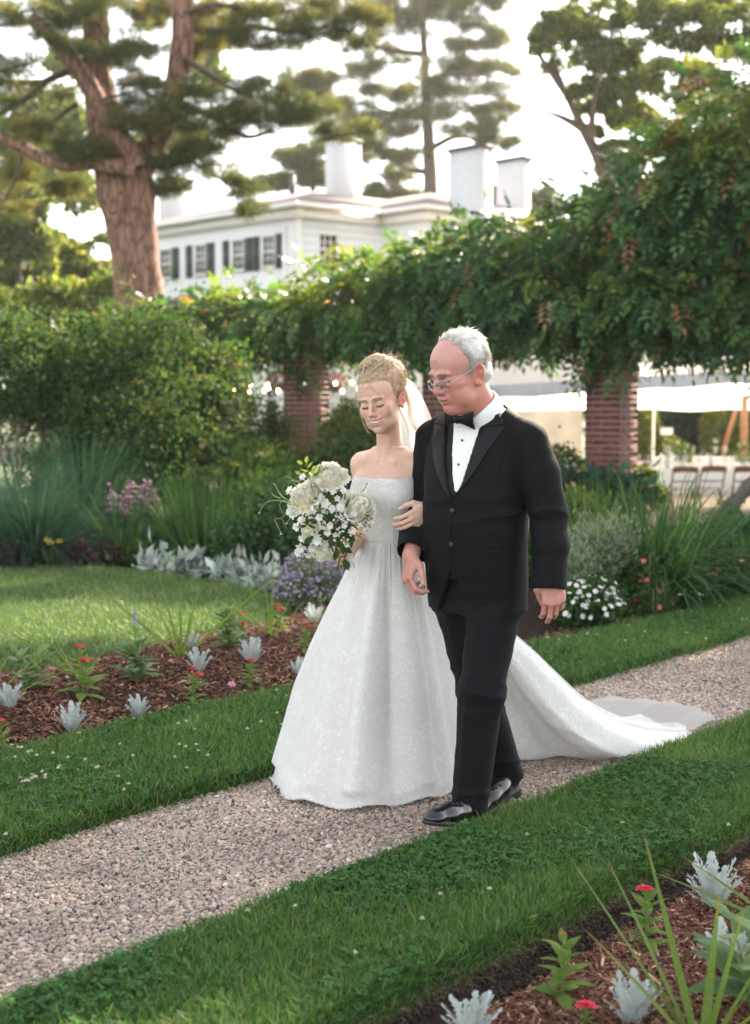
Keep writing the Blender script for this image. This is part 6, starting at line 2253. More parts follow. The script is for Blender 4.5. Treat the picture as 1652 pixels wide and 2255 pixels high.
hbox('string_course', -9.7, 0, -.05, -.001, 4.55, 4.65, MAT['trim'])


def fac_x(px):
    """position along the left front where a photo pixel column meets it"""
    k_ = (px - 826) / CAM_F / 1.0028
    return -(K0[0] - k_ * K0[1]) / (E1[0] - k_ * E1[1])


def window(x0, x1, z0, z1, face='L', cols=3, rows=4):
    w = x1 - x0
    mb = MB(); fr = .055
    for (a, b_, c, d) in ((x0 - fr, x1 + fr, z0 - .09, z0), (x0 - fr, x1 + fr, z1, z1 + .07), (x0 - fr, x0, z0, z1), (x1, x1 + fr, z0, z1)):
        mb.box(((a + b_) / 2, -.03, (c + d) / 2), (b_ - a, .07, d - c))
    for i in range(1, cols): mb.box((x0 + w * i / cols, -.012, (z0 + z1) / 2), (.026, .03, z1 - z0))
    for i in range(1, rows): mb.box(((x0 + x1) / 2, -.0125 - (.01 if i == rows // 2 else 0), z0 + (z1 - z0) * i / rows), (w, .032, .026 if i != rows // 2 else .055))
    g = MB().box(((x0 + x1) / 2, -.004, (z0 + z1) / 2), (w, .006, z1 - z0))
    def place(V):
        V = np.array(V)
        if face == 'L': return V @ MH.T + (K0[0], K0[1], 0)
        if face == 'R': V = np.stack((-V[:, 1], V[:, 0], V[:, 2]), 1); return V @ MH.T + (K0[0], K0[1], 0)
        V = V + (0, 3.13, 0); return V @ MH.T + (K0[0], K0[1], 0)
    wo = mk('window', place(np.concatenate(mb.v)), [np.array(f) for f in mb.f.values()], MAT['trim'], house)
    mk('pane', place(np.concatenate(g.v)), [np.array(f) for f in g.f.values()], MAT['glass'], wo)
    return place


ZW0, ZW1 = 5.24, 6.08
for (a, b_) in ((359, 382), (437, 458), (518, 541), (584, 609)):
    window(fac_x(a), fac_x(b_), ZW0, ZW1)
for (a, b_) in ((345, 352), (383, 398), (415, 427), (459, 476), (496, 508), (543, 558), (559.5, 575), (611, 628)):
    x0, x1 = fac_x(a), fac_x(b_)
    mb = MB().box(((x0 + x1) / 2, -.035, (ZW0 + ZW1) / 2 - .01), (x1 - x0, .05, ZW1 - ZW0 + .14))
    for k_ in range(12): mb.box(((x0 + x1) / 2, -.064, ZW0 + .03 + k_ * .07), ((x1 - x0) * .8, .012, .035))
    mk('shutter', np.concatenate(mb.v) @ MH.T + (K0[0], K0[1], 0), [np.array(f) for f in mb.f.values()], MAT['shutter'], house)
window(.72, 1.36, 5.28, 6.1, 'R')
window(.45, .85, 4.6, 5.15, 'W', 2, 3)
mb = MB()
mb.lathe([(.28, -.02), (.30, .02)], (0, 0, 0), 16)
for (px, wl_, wr_, yt, Y_, zb) in ((756, .48, 1.05, 315, 46.2, 6.6), (1037, 1.27, .52, 334, 43.2, -.6), (1131, 1.12, .40, 358, 47.5, 3.0), (388, .5, 1.1, 400, 50.5, 6.5)):
    p = at(px, yt, Y_)
    lx = (p[:2] - K0) @ E1, (p[:2] - K0) @ E2
    ch = hbox('chimney', lx[0] - wl_ / 2, lx[0] + wl_ / 2, lx[1] - wr_ / 2, lx[1] + wr_ / 2, zb, p[2], MAT['chimney'])
    hbox('chimney_cap', lx[0] - wl_ / 2 - .05, lx[0] + wl_ / 2 + .05, lx[1] - wr_ / 2 - .05, lx[1] + wr_ / 2 + .05, p[2] + .003, p[2] + .13, MAT['lead'], ch)
# porch
p = at(573, 905, 40.5)
mb = MB(); mb.lathe([(.19, 0), (.19, .12), (.14, .16), (.135, 2.0), (.125, 2.85), (.17, 2.9), (.17, 3.0)], (p[0], p[1], -.3), 16); mb.build('porch_column', MAT['trim'], house, True)
p = at(621, 905, 40.8)
mb = MB(); mb.lathe([(.17, 0), (.12, .14), (.115, 2.0), (.11, 2.85), (.15, 3.0)], (p[0], p[1], -.3), 16); mb.build('porch_column', MAT['trim'], house, True)
a, b_ = at(505, 800, 40.6), at(640, 790, 40.6)
mb = MB().box(((a + b_) / 2)[:3] * (1, 1, 0) + (0, 0, 3.0), (3.6, .3, .5)); mb.build('porch_beam', MAT['trim'], house)
x_ = fac_x(606)
window(x_ - .35, x_ + .35, .6, 2.2, 'L', 3, 4)
for (px, py, lab) in ((612, 838, 'hanging basket of pink flowers beside the white porch column'), (738, 842, 'small hanging basket of pink flowers against the white wall right of the left pillar')):
    c = at(px, py, 36.0); rgk = np.random.default_rng(px)
    t = thing('hanging_basket', lab, 'flower basket', c, 0, 'hanging flower baskets')
    mb = MB().lathe([(.04, -.26), (.16, -.2), (.20, -.04), (.19, -.04), (.0, -.1)], (0, 0, 0), 14); mb.build('basket', MAT['wood_grey'], t, True, False)
    q, nn = in_ell(rgk, 260, [((0, 0, .02), (.26, .26, .17))], 4)
    B = LB(); v, f = leaves(rgk, q, nn + (0, 0, -.2), .09, .06); B.add(v, f, rep(pal(rgk, 260, [(.55, .16, .26), (.62, .25, .33), (.06, .12, .04)], [.45, .2, .35]), 4)); B.build('flowers', MAT['petal'], t, False)
    mb = MB().tube([(0, 0, 0), (0, 0, 1.2)], .008, 5); mb.build('hanger', MAT['lead'], t, False, False)

# ------------------------------------------------------------------ string lights
m, n, l, b, o = NM('lit_bulb'); b.inputs['Base Color'].default_value = (1, .8, .6, 1)
b.inputs['Emission Color'].default_value = (1, .50, .24, 1); b.inputs['Emission Strength'].default_value = 9; MAT['bulb'] = m
sl = thing('string_lights', 'strings of small warm lit bulbs hanging across the porch', 'string lights', at(660, 840, 27))
for row in ([(400, 842), (478, 853), (515, 862), (548, 865), (582, 863), (613, 863), (660, 858), (720, 864), (754, 864), (790, 858), (850, 850)], [(430, 838), (552, 851), (589, 849), (591, 857), (650, 850), (739, 847), (776, 845), (850, 838), (907, 833)], [(650, 780), (745, 798), (840, 790), (900, 812)]):
    Pw = np.array([at(x, y - 5, 27) for x, y in row])
    mb = MB().tube(spline(Pw, 60), .004, 4); mb.build('cable', MAT['lead'], sl, False)
    for p in Pw[1:-1] if len(row) > 4 else Pw[1:2]:
        mb = MB().lathe([(0, -.052), (.022, -.04), (.028, -.022), (.014, -.002), (.011, .012)], p, 10)
        mb.build('bulb', MAT['bulb'], sl, True)

# ------------------------------------------------------------------ tent, tables and chairs
m, n, l, b, o = NM('tent_fabric')
b.inputs['Base Color'].default_value = (.82, .81, .78, 1); b.inputs['Roughness'].default_value = .6
tr = n.new('ShaderNodeBsdfTranslucent'); tr.inputs[0].default_value = (.92, .88, .78, 1)
ms = n.new('ShaderNodeMixShader'); tq = noise_node(n, l, 2.5, 3)
rq = ramp_node(n, l, tq.outputs['Fac'], [(.3, (.42, .42, .42)), (.7, (.55, .55, .55))]); l.new(rq.outputs[0], ms.inputs[0])
l.new(b.outputs[0], ms.inputs[1]); l.new(tr.outputs[0], ms.inputs[2]); l.new(ms.outputs[0], o.inputs[0]); MAT['tent'] = m
MAT['pole'] = solid('varnished_pole', (.30, .13, .055), .4, .2, 12)
tent = thing('marquee', 'white fabric marquee over the dining tables behind the pergola', 'tent', at(1400, 900, 30) * (1, 1, 0) + (0, 0, -.55))
ex = np.linspace(2.0, 11.5, 22)


def tent_sheet(name, rows_, thick=0.0, nseg=22):
    V = np.concatenate(rows_); n_ = nseg
    ii = (np.arange(len(rows_) - 1)[:, None] * n_ + np.arange(n_ - 1)[None]).ravel()
    return mk(name, V, np.stack((ii, ii + 1, ii + n_ + 1, ii + n_), 1), MAT['tent'], tent, None, True)


eave = np.array([(x, 27.0, 1.66 + .30 * (x - 2) / 5) for x in ex])
ridge = np.array([(x, 31.5, 3.9 + .2 * (x - 2) / 5) for x in ex])
back = np.array([(x, 36.5, 1.13 + .03 * math.sin(x * 3)) for x in ex])
sag = lambda a, b_, t, s_: a * (1 - t) + b_ * t - np.array((0, 0, s_ * 4 * t * (1 - t)))
tent_sheet('roof_front', [sag(eave, ridge, t, .16) for t in np.linspace(0, 1, 7)])
tent_sheet('roof_back', [sag(ridge, back, t, .18) for t in np.linspace(0, 1, 7)])
tent_sheet('valance', [eave + (0, -.02, .01), eave + (0, -.03, -.12), eave + np.c_[np.zeros(22), -.02 + .02 * np.sin(np.arange(22) * 1.7), -.24 + .02 * np.sin(np.arange(22) * 2.1)]]).data.materials[0] = solid('shaded_valance', (.44, .46, .49), .7, .12, 2.5)  # grey colour carries the shade on what is white fabric
sx = np.linspace(2.0, 5.15, 22)
tent_sheet('side_wall', [np.array([(x, 36.4 + .05 * math.sin(x * 9), z) for x in sx]) for z in (1.12, .3, -.6)]).data.materials[0] = solid('clear_vinyl', (.46, .45, .41), .3, .15, 1.5)
for (px, Y_, py0) in ((1640, 34, 880), (1440, 36.3, 902)):
    p = at(px, py0, Y_); mb = MB().tube([(p[0], p[1], -.58), (p[0], p[1], 1.5)], .075 if px > 1500 else .03, 10); mb.build('pole', MAT['pole'] if px > 1500 else MAT['trim'], tent, True)
mb = MB().tube([at(1591, 995, 34), at(1622, 903, 34)], .05, 8); mb.build('brace', MAT['pole'], tent, True)
xs_ = np.array((-.5, 14.)); V = [(x, y, -.548) for y in (21.5, 40) for x in (1.6, 15)]
m, n, l, b, o = NM('tent_floor_boards')
tq = noise_node(n, l, 3, 4); rq = ramp_node(n, l, tq.outputs['Fac'], [(.3, (.34, .25, .19)), (.7, (.48, .37, .29))]); l.new(rq.outputs[0], b.inputs['Base Color']); b.inputs['Roughness'].default_value = .7
tag(mk('tent_floor', V, np.array([(0, 1, 3, 2)]), m), kind='structure')
MAT['cloth'] = solid('white_tablecloth', (.80, .78, .74), .8, .05, 20)
MAT['chair'] = solid('brown_chair_wood', (.13, .045, .022), .4, .25, 18)


def clear(name, c):
    m, n, l, b, o = NM(name)
    tb = n.new('ShaderNodeBsdfTransparent'); tb.inputs[0].default_value = (*c, 1)
    gb = n.new('ShaderNodeBsdfGlossy'); gb.inputs['Roughness'].default_value = .05
    ms = n.new('ShaderNodeMixShader'); lw = n.new('ShaderNodeLayerWeight'); lw.inputs[0].default_value = .35
    l.new(lw.outputs['Facing'], ms.inputs[0]); l.new(tb.outputs[0], ms.inputs[1]); l.new(gb.outputs[0], ms.inputs[2]); l.new(ms.outputs[0], o.inputs[0])
    return m


MAT['goblet'] = clear('clear_glass', (.93, .93, .92))
TZ = -.548
tables = [((6.25, 26.0), 'long white clothed dining table nearest the garden under the marquee'), ((5.8, 30.2), 'white clothed dining table farther back under the marquee')]
gme = MB().lathe([(.034, 0), (.034, .004), (.005, .01), (.005, .085), (.030, .11), (.038, .15), (.033, .20), (.031, .20), (.035, .15), (.027, .115)], (0, 0, 0), 10)
gme = mesh_data('glass', np.concatenate(gme.v), [np.array(f) for f in gme.f.values()], MAT['goblet'], None, True)
cme = MB().lathe([(.036, 0), (.036, .22), (.033, .22), (.033, .01)], (0, 0, 0), 10)
cme = mesh_data('candle_holder', np.concatenate(cme.v), [np.array(f) for f in cme.f.values()], MAT['goblet'], None, True)
plates = MB().lathe([(.0, .004), (.08, .004), (.13, .018), (.13, .021), (.08, .008)], (0, 0, 0), 16)
pme = mesh_data('plate', np.concatenate(plates.v), [np.array(f) for f in plates.f.values()], MAT['trim'], None, True)
rg = np.random.default_rng(8)
for i, (c, lab) in enumerate(tables):
    t = thing('dining_table', lab, 'table', (*c, TZ), 0)
    mb = MB().box((0, 0, .735), (3.6, 1.0, .03)); mb.build('tabletop', MAT['chair'], t, False, False)
    for sx_ in (-1, 1):
        for sy_ in (-1, 1): MB().box((sx_ * 1.6, sy_ * .4, .36), (.05, .05, .72)).build('leg', MAT['chair'], t, False, False)
    rr = []
    per_ = [(x, -.52) for x in np.linspace(-1.82, 1.82, 60)] + [(1.82, y) for y in np.linspace(-.48, .48, 14)] + [(x, .52) for x in np.linspace(1.82, -1.82, 60)] + [(-1.82, y) for y in np.linspace(.48, -.48, 14)]
    per_ = np.array(per_); k_ = len(per_)
    V = [np.c_[per_ * .99, np.full(k_, .757)], np.c_[per_, np.full(k_, .745)]] + [np.c_[per_ * (1 + .012 * j * np.sin(np.arange(k_) * 1.1)[:, None] * .5 + .006 * j), np.full(k_, .745 - .14 * j)] for j in (1, 2, 3)]
    F = [(j * k_ + a, j * k_ + (a + 1) % k_, (j + 1) * k_ + (a + 1) % k_, (j + 1) * k_ + a) for j in range(4) for a in range(k_)]
    tag(mk('tablecloth', np.concatenate(V) + (*c, TZ), [np.array(F), np.array([list(range(k_))])], MAT['cloth'], None, None, True), 'white cloth draped over ' + ('the nearest' if i == 0 else 'the farther') + ' dining table under the marquee', 'tablecloth')
    for k_ in range(16 if i == 0 else 10):
        x = -1.65 + 3.3 * (k_ + rg.uniform(.2, .8)) / (16 if i == 0 else 10)
        kind = k_ % 4
        o_ = bpy.data.objects.new('wine_glass' if kind != 2 else 'candle_holder', gme if kind != 2 else cme); C.objects.link(o_)
        o_.location = (c[0] + x, c[1] + rg.uniform(-.38, .1), TZ + .759); o_.scale = (1.15,) * 3
        tag(o_, ('clear wine glass set on the ' if kind != 2 else 'tall clear candle holder set on the ') + ('nearest' if i == 0 else 'farther') + ' white table', 'glass' if kind != 2 else 'candle holder', ('glasses' if kind != 2 else 'candle holders') + ' on the ' + ('nearest' if i == 0 else 'farther') + ' table')
    for k_ in range(2):
        x = (-.75, .35)[k_]
        cp = thing('centrepiece', ('leafy green centrepiece at the left end of the ' if k_ == 0 else 'leafy green centrepiece in the middle of the ') + ('nearest' if i == 0 else 'farther') + ' white table', 'flowers', (c[0] + x, c[1] + .1, TZ + .758), 0, 'table centrepieces')
        mb = MB().lathe([(.05, 0), (.07, .08), (.055, .14), (.05, .14), (.06, .08)], (0, 0, 0), 12); mb.build('vase', MAT['trim'], cp, True, False)
        q, nn = in_ell(rg, 160, [((0, 0, .26), (.16, .16, .15))], 4); B = LB(); v, f = leaves(rg, q, nn + (0, 0, .2), .09, .05)
        B.add(v, f, rep(pal(rg, 160, [(.16, .24, .06), (.10, .18, .05), (.6, .58, .45)], [.5, .3, .2]), 4)); B.build('foliage', MAT['leaf'], cp, False)


def folding_chair(loc, rz, label):
    t = thing('folding_chair', label, 'chair', loc, rz, 'wooden folding chairs at the dining tables')
    for s_ in (-1, 1):
        mb = MB().tube([(s_ * .21, -.22, .0), (s_ * .205, .16, .80)], .016, 6); mb.build('leg', MAT['chair'], t, False, False)
        mb = MB().tube([(s_ * .185, .22, .0), (s_ * .18, -.16, .45)], .016, 6); mb.build('leg', MAT['chair'], t, False, False)
    mb = MB()
    arcp = np.array([(x, .165 + .03 * (1 - (x / .21) ** 2), .78 + .015 * (1 - (x / .21) ** 2)) for x in np.linspace(-.215, .215, 9)])
    for dz in (-.035, .0, .035): mb.tube(arcp + (0, 0, dz), .02, 6)
    mb.build('top_rail', MAT['chair'], t, True, False)
    mb = MB().tube([(-.2, .12, .58), (.2, .12, .58)], .014, 6); mb.build('cross_rail', MAT['chair'], t, False, False)
    MB().box((0, -.01, .455), (.38, .38, .03), bev=.008).build('seat', solid('ivory_seat', (.62, .55, .46), .6, .1, 20), t, False, False)
    return t


chair0 = folding_chair((5.28, 25.0, TZ), R(180), 'wooden folding chair at the near table beside the clump of strap leaves')
for (x, y, rz, lab) in ((5.78, 25.15, 186, 'second wooden folding chair along the near table'), (6.35, 25.05, 176, 'wooden folding chair at the near table above the leaning trunk'), (6.95, 25.1, 181, 'wooden folding chair at the near table cut by the right frame edge'), (5.0, 26.2, 90, 'wooden folding chair at the left end of the near table, seen past the pillar'), (5.3, 29.3, 178, 'wooden folding chair at the farther table')):
    dup(chair0, (x, y, TZ), R(rz), 1, lab)
t = thing('sign_board', 'small white sign board standing beyond the dining tables', 'sign', at(1468, 985, 37))
p = at(1468, 950, 37); mb = MB().box(p, (.30, .03, .17)); mb.build('board', MAT['trim'], t); mb = MB().box((p[0], p[1] + .02, -.05), (.03, .03, 1.2)); mb.build('post', MAT['wood_grey'], t)

# leaning old vine trunk at the right
tv = thing('vine_trunk', 'grey gnarled old trunk leaning up to the right edge', 'trunk', gat(1590, 1145, 0))
P_ = spline([at(1570, 1150, 15.2), at(1600, 1122, 15.1), at(1640, 1085, 15.0), at(1690, 1030, 14.9), at(1740, 960, 15.2), at(1750, 830, 15.6)], 40)
m_b = solid('grey_bark', (.115, .095, .08), .95, .35, 10, 1.0, .02, stretch=(1, 1, .25)); MAT['bark_grey'] = m_b
V, F = tube_vf(P_, np.linspace(.085, .055, 40) * (1 + .15 * np.sin(np.arange(40) * .8)), 12, True, .22, 4)
mk('trunk', V, [np.array([f for f in F if len(f) == 4])], m_b, tv, None, True)
# dark green tub half hidden in the shrubs
c = at(530, 985, 18.0)
t = thing('garden_tub', 'dark green tub with a pale rim among the shrubs left of the pillar', 'tub', (c[0], c[1], 0))
MB().lathe([(.15, 0), (.17, .3), (.20, c[2] + .18), (.19, c[2] + .18), (.16, .3)], (c[0], c[1], 0), 20).build('tub', solid('green_plastic', (.012, .055, .045), .35, .15, 9), t, True)
MB().lathe([(.20, c[2] + .181), (.225, c[2] + .19), (.228, c[2] + .235), (.205, c[2] + .25), (.19, c[2] + .235)], (c[0], c[1], 0), 20).build('rim', solid('grey_rim', (.34, .29, .27), .4, .1, 9), t, True)
# ------------------------------------------------------------------ trees
m, n, l, b, o = NM('pine_bark')
tc = n.new('ShaderNodeTexCoord'); mp = n.new('ShaderNodeMapping'); mp.inputs['Scale'].default_value = (1, 1, .22); l.new(tc.outputs['Object'], mp.inputs[0])
v1 = n.new('ShaderNodeTexVoronoi'); v1.inputs['Scale'].default_value = 11; v1.feature = 'DISTANCE_TO_EDGE'; l.new(mp.outputs[0], v1.inputs['Vector'])
t1 = noise_node(n, l, 9, 6, .65, mp.outputs[0])
r = ramp_node(n, l, t1.outputs['Fac'], [(.3, (.15, .070, .048)), (.55, (.31, .165, .115)), (.75, (.44, .26, .19))]); l.new(r.outputs[0], b.inputs['Base Color']); b.inputs['Roughness'].default_value = .9
rf = ramp_node(n, l, v1.outputs['Distance'], [(.0, (.30, .28, .27)), (.16, (1.05, 1.05, 1.05))]); mxb = n.new('ShaderNodeMix'); mxb.data_type = 'RGBA'; mxb.blend_type = 'MULTIPLY'; mxb.inputs['Factor'].default_value = 1
l.new(r.outputs[0], mxb.inputs['A']); l.new(rf.outputs[0], mxb.inputs['B']); l.new(mxb.outputs['Result'], b.inputs['Base Color'])
ad = n.new('ShaderNodeMath'); ad.operation = 'ADD'; l.new(v1.outputs['Distance'], ad.inputs[0]); l.new(t1.outputs['Fac'], ad.inputs[1])
bump_node(n, l, ad.outputs[0], 1.0, .05, b); MAT['bark_pine'] = m
MAT['bark_dark'] = solid('dark_bark', (.085, .06, .045), .95, .3, 8, .8, .02, stretch=(1, 1, .25))
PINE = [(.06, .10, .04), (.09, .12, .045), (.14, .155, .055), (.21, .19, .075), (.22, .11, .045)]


def tufts(B, rg, P, L, w, cols, wts, n_=6, up=.3, jit=.18):
    """needle sprays: several thin blades from each point"""
    k_ = len(P)
    Pn_ = np.repeat(P, n_, 0)
    D = rnd_unit(rg, k_ * n_) + np.repeat(rnd_unit(rg, k_) * .6 + (0, 0, up), n_, 0)
    v, f = leaves(rg, Pn_, D, rg.uniform(.7, 1.3, k_ * n_) * L, w, .1)
    B.add(v, f, rep(rep(pal(rg, k_, cols, wts, jit), n_), 4))


def limb(name, pts_, r0, r1, mat, parent, n_=24, sides=10, nz=.10, seed=0, world=True):
    P_ = spline(pts_, n_)
    V, F = tube_vf(P_, np.linspace(r0, r1, n_), sides, True, nz, seed)
    q = [np.array([f for f in F if len(f) == 4])]
    return mk(name, V, q, mat, parent, None, True, world)


# big pine at the left
rg = np.random.default_rng(101)
YP = 27.0
ap = lambda x, y, d=0.0: at(x, y, YP + d)
pine = thing('pine_tree', 'huge old pine with a reddish forked trunk left of the house', 'tree', at(300, 980, YP) * (1, 1, 0))
TR = MAT['bark_pine']
P_ = spline([ap(318, 980), ap(308, 720), ap(301, 600), ap(284, 480), ap(270, 390), ap(268, 340)], 40)
rr = np.interp(np.linspace(0, 1, 40), (0, .3, .5, .72, .9, 1), (.62, .46, .42, .50, .52, .46))
V, F = tube_vf(P_, rr, 28, True, .06, 3)
P2_ = spline([ap(330, 980, -.3), ap(325, 720, -.25), ap(316, 600, -.22), ap(308, 480, -.22), ap(300, 380, -.2), ap(296, 320, -.15)], 40)
V2, F2 = tube_vf(P2_, np.interp(np.linspace(0, 1, 40), (0, .35, .7, 1), (.42, .30, .30, .27)), 20, True, .07, 5)
V2b = np.concatenate((V, V2))
mk('trunk', V2b, [np.array([f for f in F if len(f) == 4] + [tuple(i + len(V) for i in f) for f in F2 if len(f) == 4])], TR, pine, None, True)
for i, (L_, r0, r1, d) in enumerate((
        ([(262, 420), (243, 330), (224, 230), (214, 140), (211, 20), (209, -80)], .36, .20, .1),
        ([(296, 420), (318, 352), (348, 300), (374, 238), (391, 170), (402, 90), (405, 0), (406, -80)], .24, .19, -.05),
        ([(300, 372), (276, 318), (240, 268), (205, 205), (178, 160), (140, 112), (108, 74), (70, 40)], .20, .13, -.6),
        ([(296, 378), (262, 366), (225, 364), (190, 360), (140, 364), (90, 346), (40, 320), (-20, 290)], .13, .10, -.75),
        ([(200, 130), (160, 134), (120, 128)], .06, .03, -.1), ([(185, 140), (140, 160), (98, 180), (50, 182), (-10, 180)], .07, .05, .1), ([(165, 150), (120, 170), (88, 188), (50, 222), (-10, 256)], .08, .05, .3),
        ([(172, 228), (140, 250), (100, 288), (80, 306)], .05, .02, .2), ([(398, 226), (430, 242), (480, 262), (540, 300), (600, 290)], .08, .03, 0), ([(405, 60), (470, 70), (560, 60), (640, 70), (720, 60)], .08, .03, .4), ([(330, 350), (390, 345), (450, 372), (510, 410)], .06, .02, .2),
        ([(404, 130), (440, 150), (500, 190), (560, 215)], .06, .025, -.3), ([(404, 30), (470, 10), (540, 20)], .06, .03, -.2), ([(50, 345), (30, 400), (10, 440)], .04, .02, -.6))):
    limb('limb', [ap(x, y, d) for x, y in L_], r0, r1, TR if i < 4 else MAT['bark_dark'], pine, 30, 16 if i < 4 else 8, .07, i)
CL = [(70, 45, 110, 55, -1.2), (150, 85, 60, 40, -1.3), (20, 150, 60, 40, -1), (25, 215, 70, 60, -.8), (90, 20, 120, 40, .8), (300, 92, 62, 46, -1.0), (262, 130, 50, 32, -1.0), (320, 50, 50, 30, .6), (300, 200, 70, 45, -1.1), (345, 235, 80, 48, -1.1), (290, 262, 55, 35, -1.0), (400, 262, 50, 34, -.9), (330, 270, 60, 30, -1.1),
      (460, 200, 65, 42, -.5), (500, 235, 75, 38, -.4), (560, 215, 70, 35, -.2), (600, 255, 90, 42, 0), (690, 275, 90, 38, .2), (770, 295, 75, 30, .3), (640, 225, 60, 30, .3), (540, 275, 80, 32, 0), (480, 290, 60, 28, .2),
      (420, 350, 60, 32, 0), (360, 372, 55, 34, .2), (380, 415, 50, 28, .3), (480, 385, 60, 26, .1), (525, 420, 40, 30, .1), (545, 455, 26, 24, .1), (450, 330, 55, 24, .2),
      (480, 35, 70, 45, .3), (560, 20, 80, 40, .4), (620, 70, 75, 40, .4), (700, 60, 80, 42, .6), (770, 85, 60, 40, .6), (820, 30, 80, 40, .6), (540, 90, 50, 30, .3), (660, 20, 90, 40, .8), (750, 20, 80, 35, .8),
      (90, 290, 70, 28, -.4), (170, 315, 70, 26, -.6), (180, 350, 80, 24, -.5), (40, 380, 70, 40, .6), (150, 410, 50, 30, .8), (60, 300, 60, 26, .6), (215, 330, 40, 24, -.7), (400, 130, 50, 30, .8), (445, 90, 50, 34, .8), (240, 20, 60, 40, -.5), (170, 20, 70, 40, -.6), (350, 20, 60, 30, .8), (140, 200, 50, 24, .8), (30, 440, 60, 36, 1)]
mpx = YP / CAM_F
ells = [(ap(x, y, d), (rx * mpx, .9, ry * mpx * .8)) for x, y, rx, ry, d in CL]
B = LB()
P, _ = in_ell(rg, 19000, sprays(rg, ells, 11, .36, .42), 2.4)
P += snoise(P, 2.2, 3)[:, None] * np.array((.10, .05, .12))
lit = (snoise(P, .9, 9) + .5 * snoise(P, 2.5, 11)) > .05  # picks sprays whose paler needle colours stand in for sun on them
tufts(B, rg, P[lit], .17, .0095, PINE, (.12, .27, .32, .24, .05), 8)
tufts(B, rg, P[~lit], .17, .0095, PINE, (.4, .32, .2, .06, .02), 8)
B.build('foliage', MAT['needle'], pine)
# smaller twigs carrying the sprays
for i in range(0, len(ells), 2):
    c, r_ = ells[i]; mb = MB().tube(spline([c + (-r_[0], .2, -.1), c, c + (r_[0] * .9, -.2, .06)], 6), np.linspace(.03, .01, 6), 5)
    mb.build('twig', MAT['bark_dark'], pine)


def tree(name, label, base, trunk, limbs_, clumps, n_, Ls, cols, wts, mat, Y_, seed, tr=.3, group=None, bark='bark_dark', needle=False, sy=1.0, p=2.2):
    rg = np.random.default_rng(seed)
    t = thing(name, label, 'tree', base, 0, group)
    if trunk: limb('trunk', [at(x, y, Y_) for x, y in trunk], tr, tr * .12, MAT[bark], t, 24, 12, .08, seed)
    for j, L_ in enumerate(limbs_): limb('limb', [at(x, y, Y_ + (j % 3 - 1) * .6) for x, y in L_], tr * .4, tr * .1, MAT[bark], t, 16, 7, .05, seed + j)
    k_ = Y_ / CAM_F
    E_ = [(at(x, y, Y_ + rg.uniform(-1, 1) * rx * k_ * .7 * sy), (rx * k_, rx * k_ * .8 * sy, ry * k_)) for x, y, rx, ry in clumps]
    B = LB()
    E_ = sprays(rg, E_, 14, .36, .38 if needle else .75) if p < 4 else E_
    P, nn = in_ell(rg, n_, E_, p, [np.prod(e_[1]) ** .5 for e_ in E_])
    ok_ = snoise(P, 75 / Y_, seed + 9, 2) > -.8; P, nn = P[ok_], nn[ok_]; n_ = len(P)
    P += snoise(P, 14 / Y_ * 2, seed)[:, None] * np.array((.2, .1, .25)) * Y_ / 34
    lt = np.clip(.5 + .6 * snoise(P, 26 / Y_, seed + 1), 0, 1)
    if needle:
        tufts(B, rg, P, Ls[0], Ls[1], cols, wts, 6)
    else:
        v, f = leaves(rg, P, nn * .5 + rnd_unit(rg, n_) + (0, 0, -.15), rg.uniform(.7, 1.3, n_) * Ls[0], Ls[1]); B.add(v, f, rep(pal(rg, n_, cols, wts, .2), 4))
    B.build('foliage', MAT['needle' if needle else 'leaf'], t)
    return t


OAK = [(.09, .14, .045), (.13, .18, .055), (.19, .22, .075), (.26, .27, .11)]
tree('pine_tree', 'tall layered pine behind the house between the chimneys', at(945, 960, 66) * (1, 1, 0), [(945, 960), (948, 470), (944, 330), (938, 180), (930, 20), (928, -60)],
     [[(945, 440), (880, 420), (800, 350)], [(942, 330), (1010, 300), (1080, 320)], [(940, 260), (870, 250), (800, 230)], [(936, 180), (1010, 160), (1090, 170)], [(934, 120), (860, 110), (790, 90)], [(944, 380), (890, 370), (840, 340)]],
     [(930, 30, 90, 40), (860, 60, 70, 34), (1010, 50, 80, 36), (1060, 20, 60, 36), (900, 110, 100, 30), (1030, 105, 95, 30), (820, 140, 60, 26), (960, 165, 110, 28), (1075, 165, 60, 22), (860, 200, 80, 26), (1020, 215, 110, 26), (800, 235, 60, 24), (930, 255, 100, 26), (1080, 262, 70, 20), (1110, 250, 40, 14), (870, 290, 70, 24), (1030, 300, 80, 22), (1100, 318, 50, 14), (900, 335, 60, 20), (700, 190, 70, 26), (740, 215, 60, 22), (660, 165, 50, 22), (720, 160, 50, 20), (690, 240, 50, 18), (790, 270, 50, 18), (830, 20, 50, 40), (980, 0, 100, 36), (770, 310, 60, 20), (830, 330, 50, 18)],
     15000, (.42, .024), PINE, (.2, .33, .28, .17, .02), 'needle', 66, 201, .42, 'pines behind the house', needle=True)
tree('pine_tree', 'lower sunlit pine showing between the left and middle chimneys', at(650, 960, 72) * (1, 1, 0), [(680, 960), (690, 400), (690, 330)], [],
     [(640, 345, 60, 24), (700, 330, 50, 20), (660, 380, 60, 24), (610, 400, 50, 20), (700, 400, 40, 20), (840, 430, 60, 28), (880, 400, 50, 26), (850, 460, 60, 20), (910, 440, 50, 26)], 5000, (.42, .028), [(.10, .13, .045), (.16, .17, .06), (.07, .10, .035)], None, 'needle', 72, 202, .25, 'pines behind the house', needle=True)
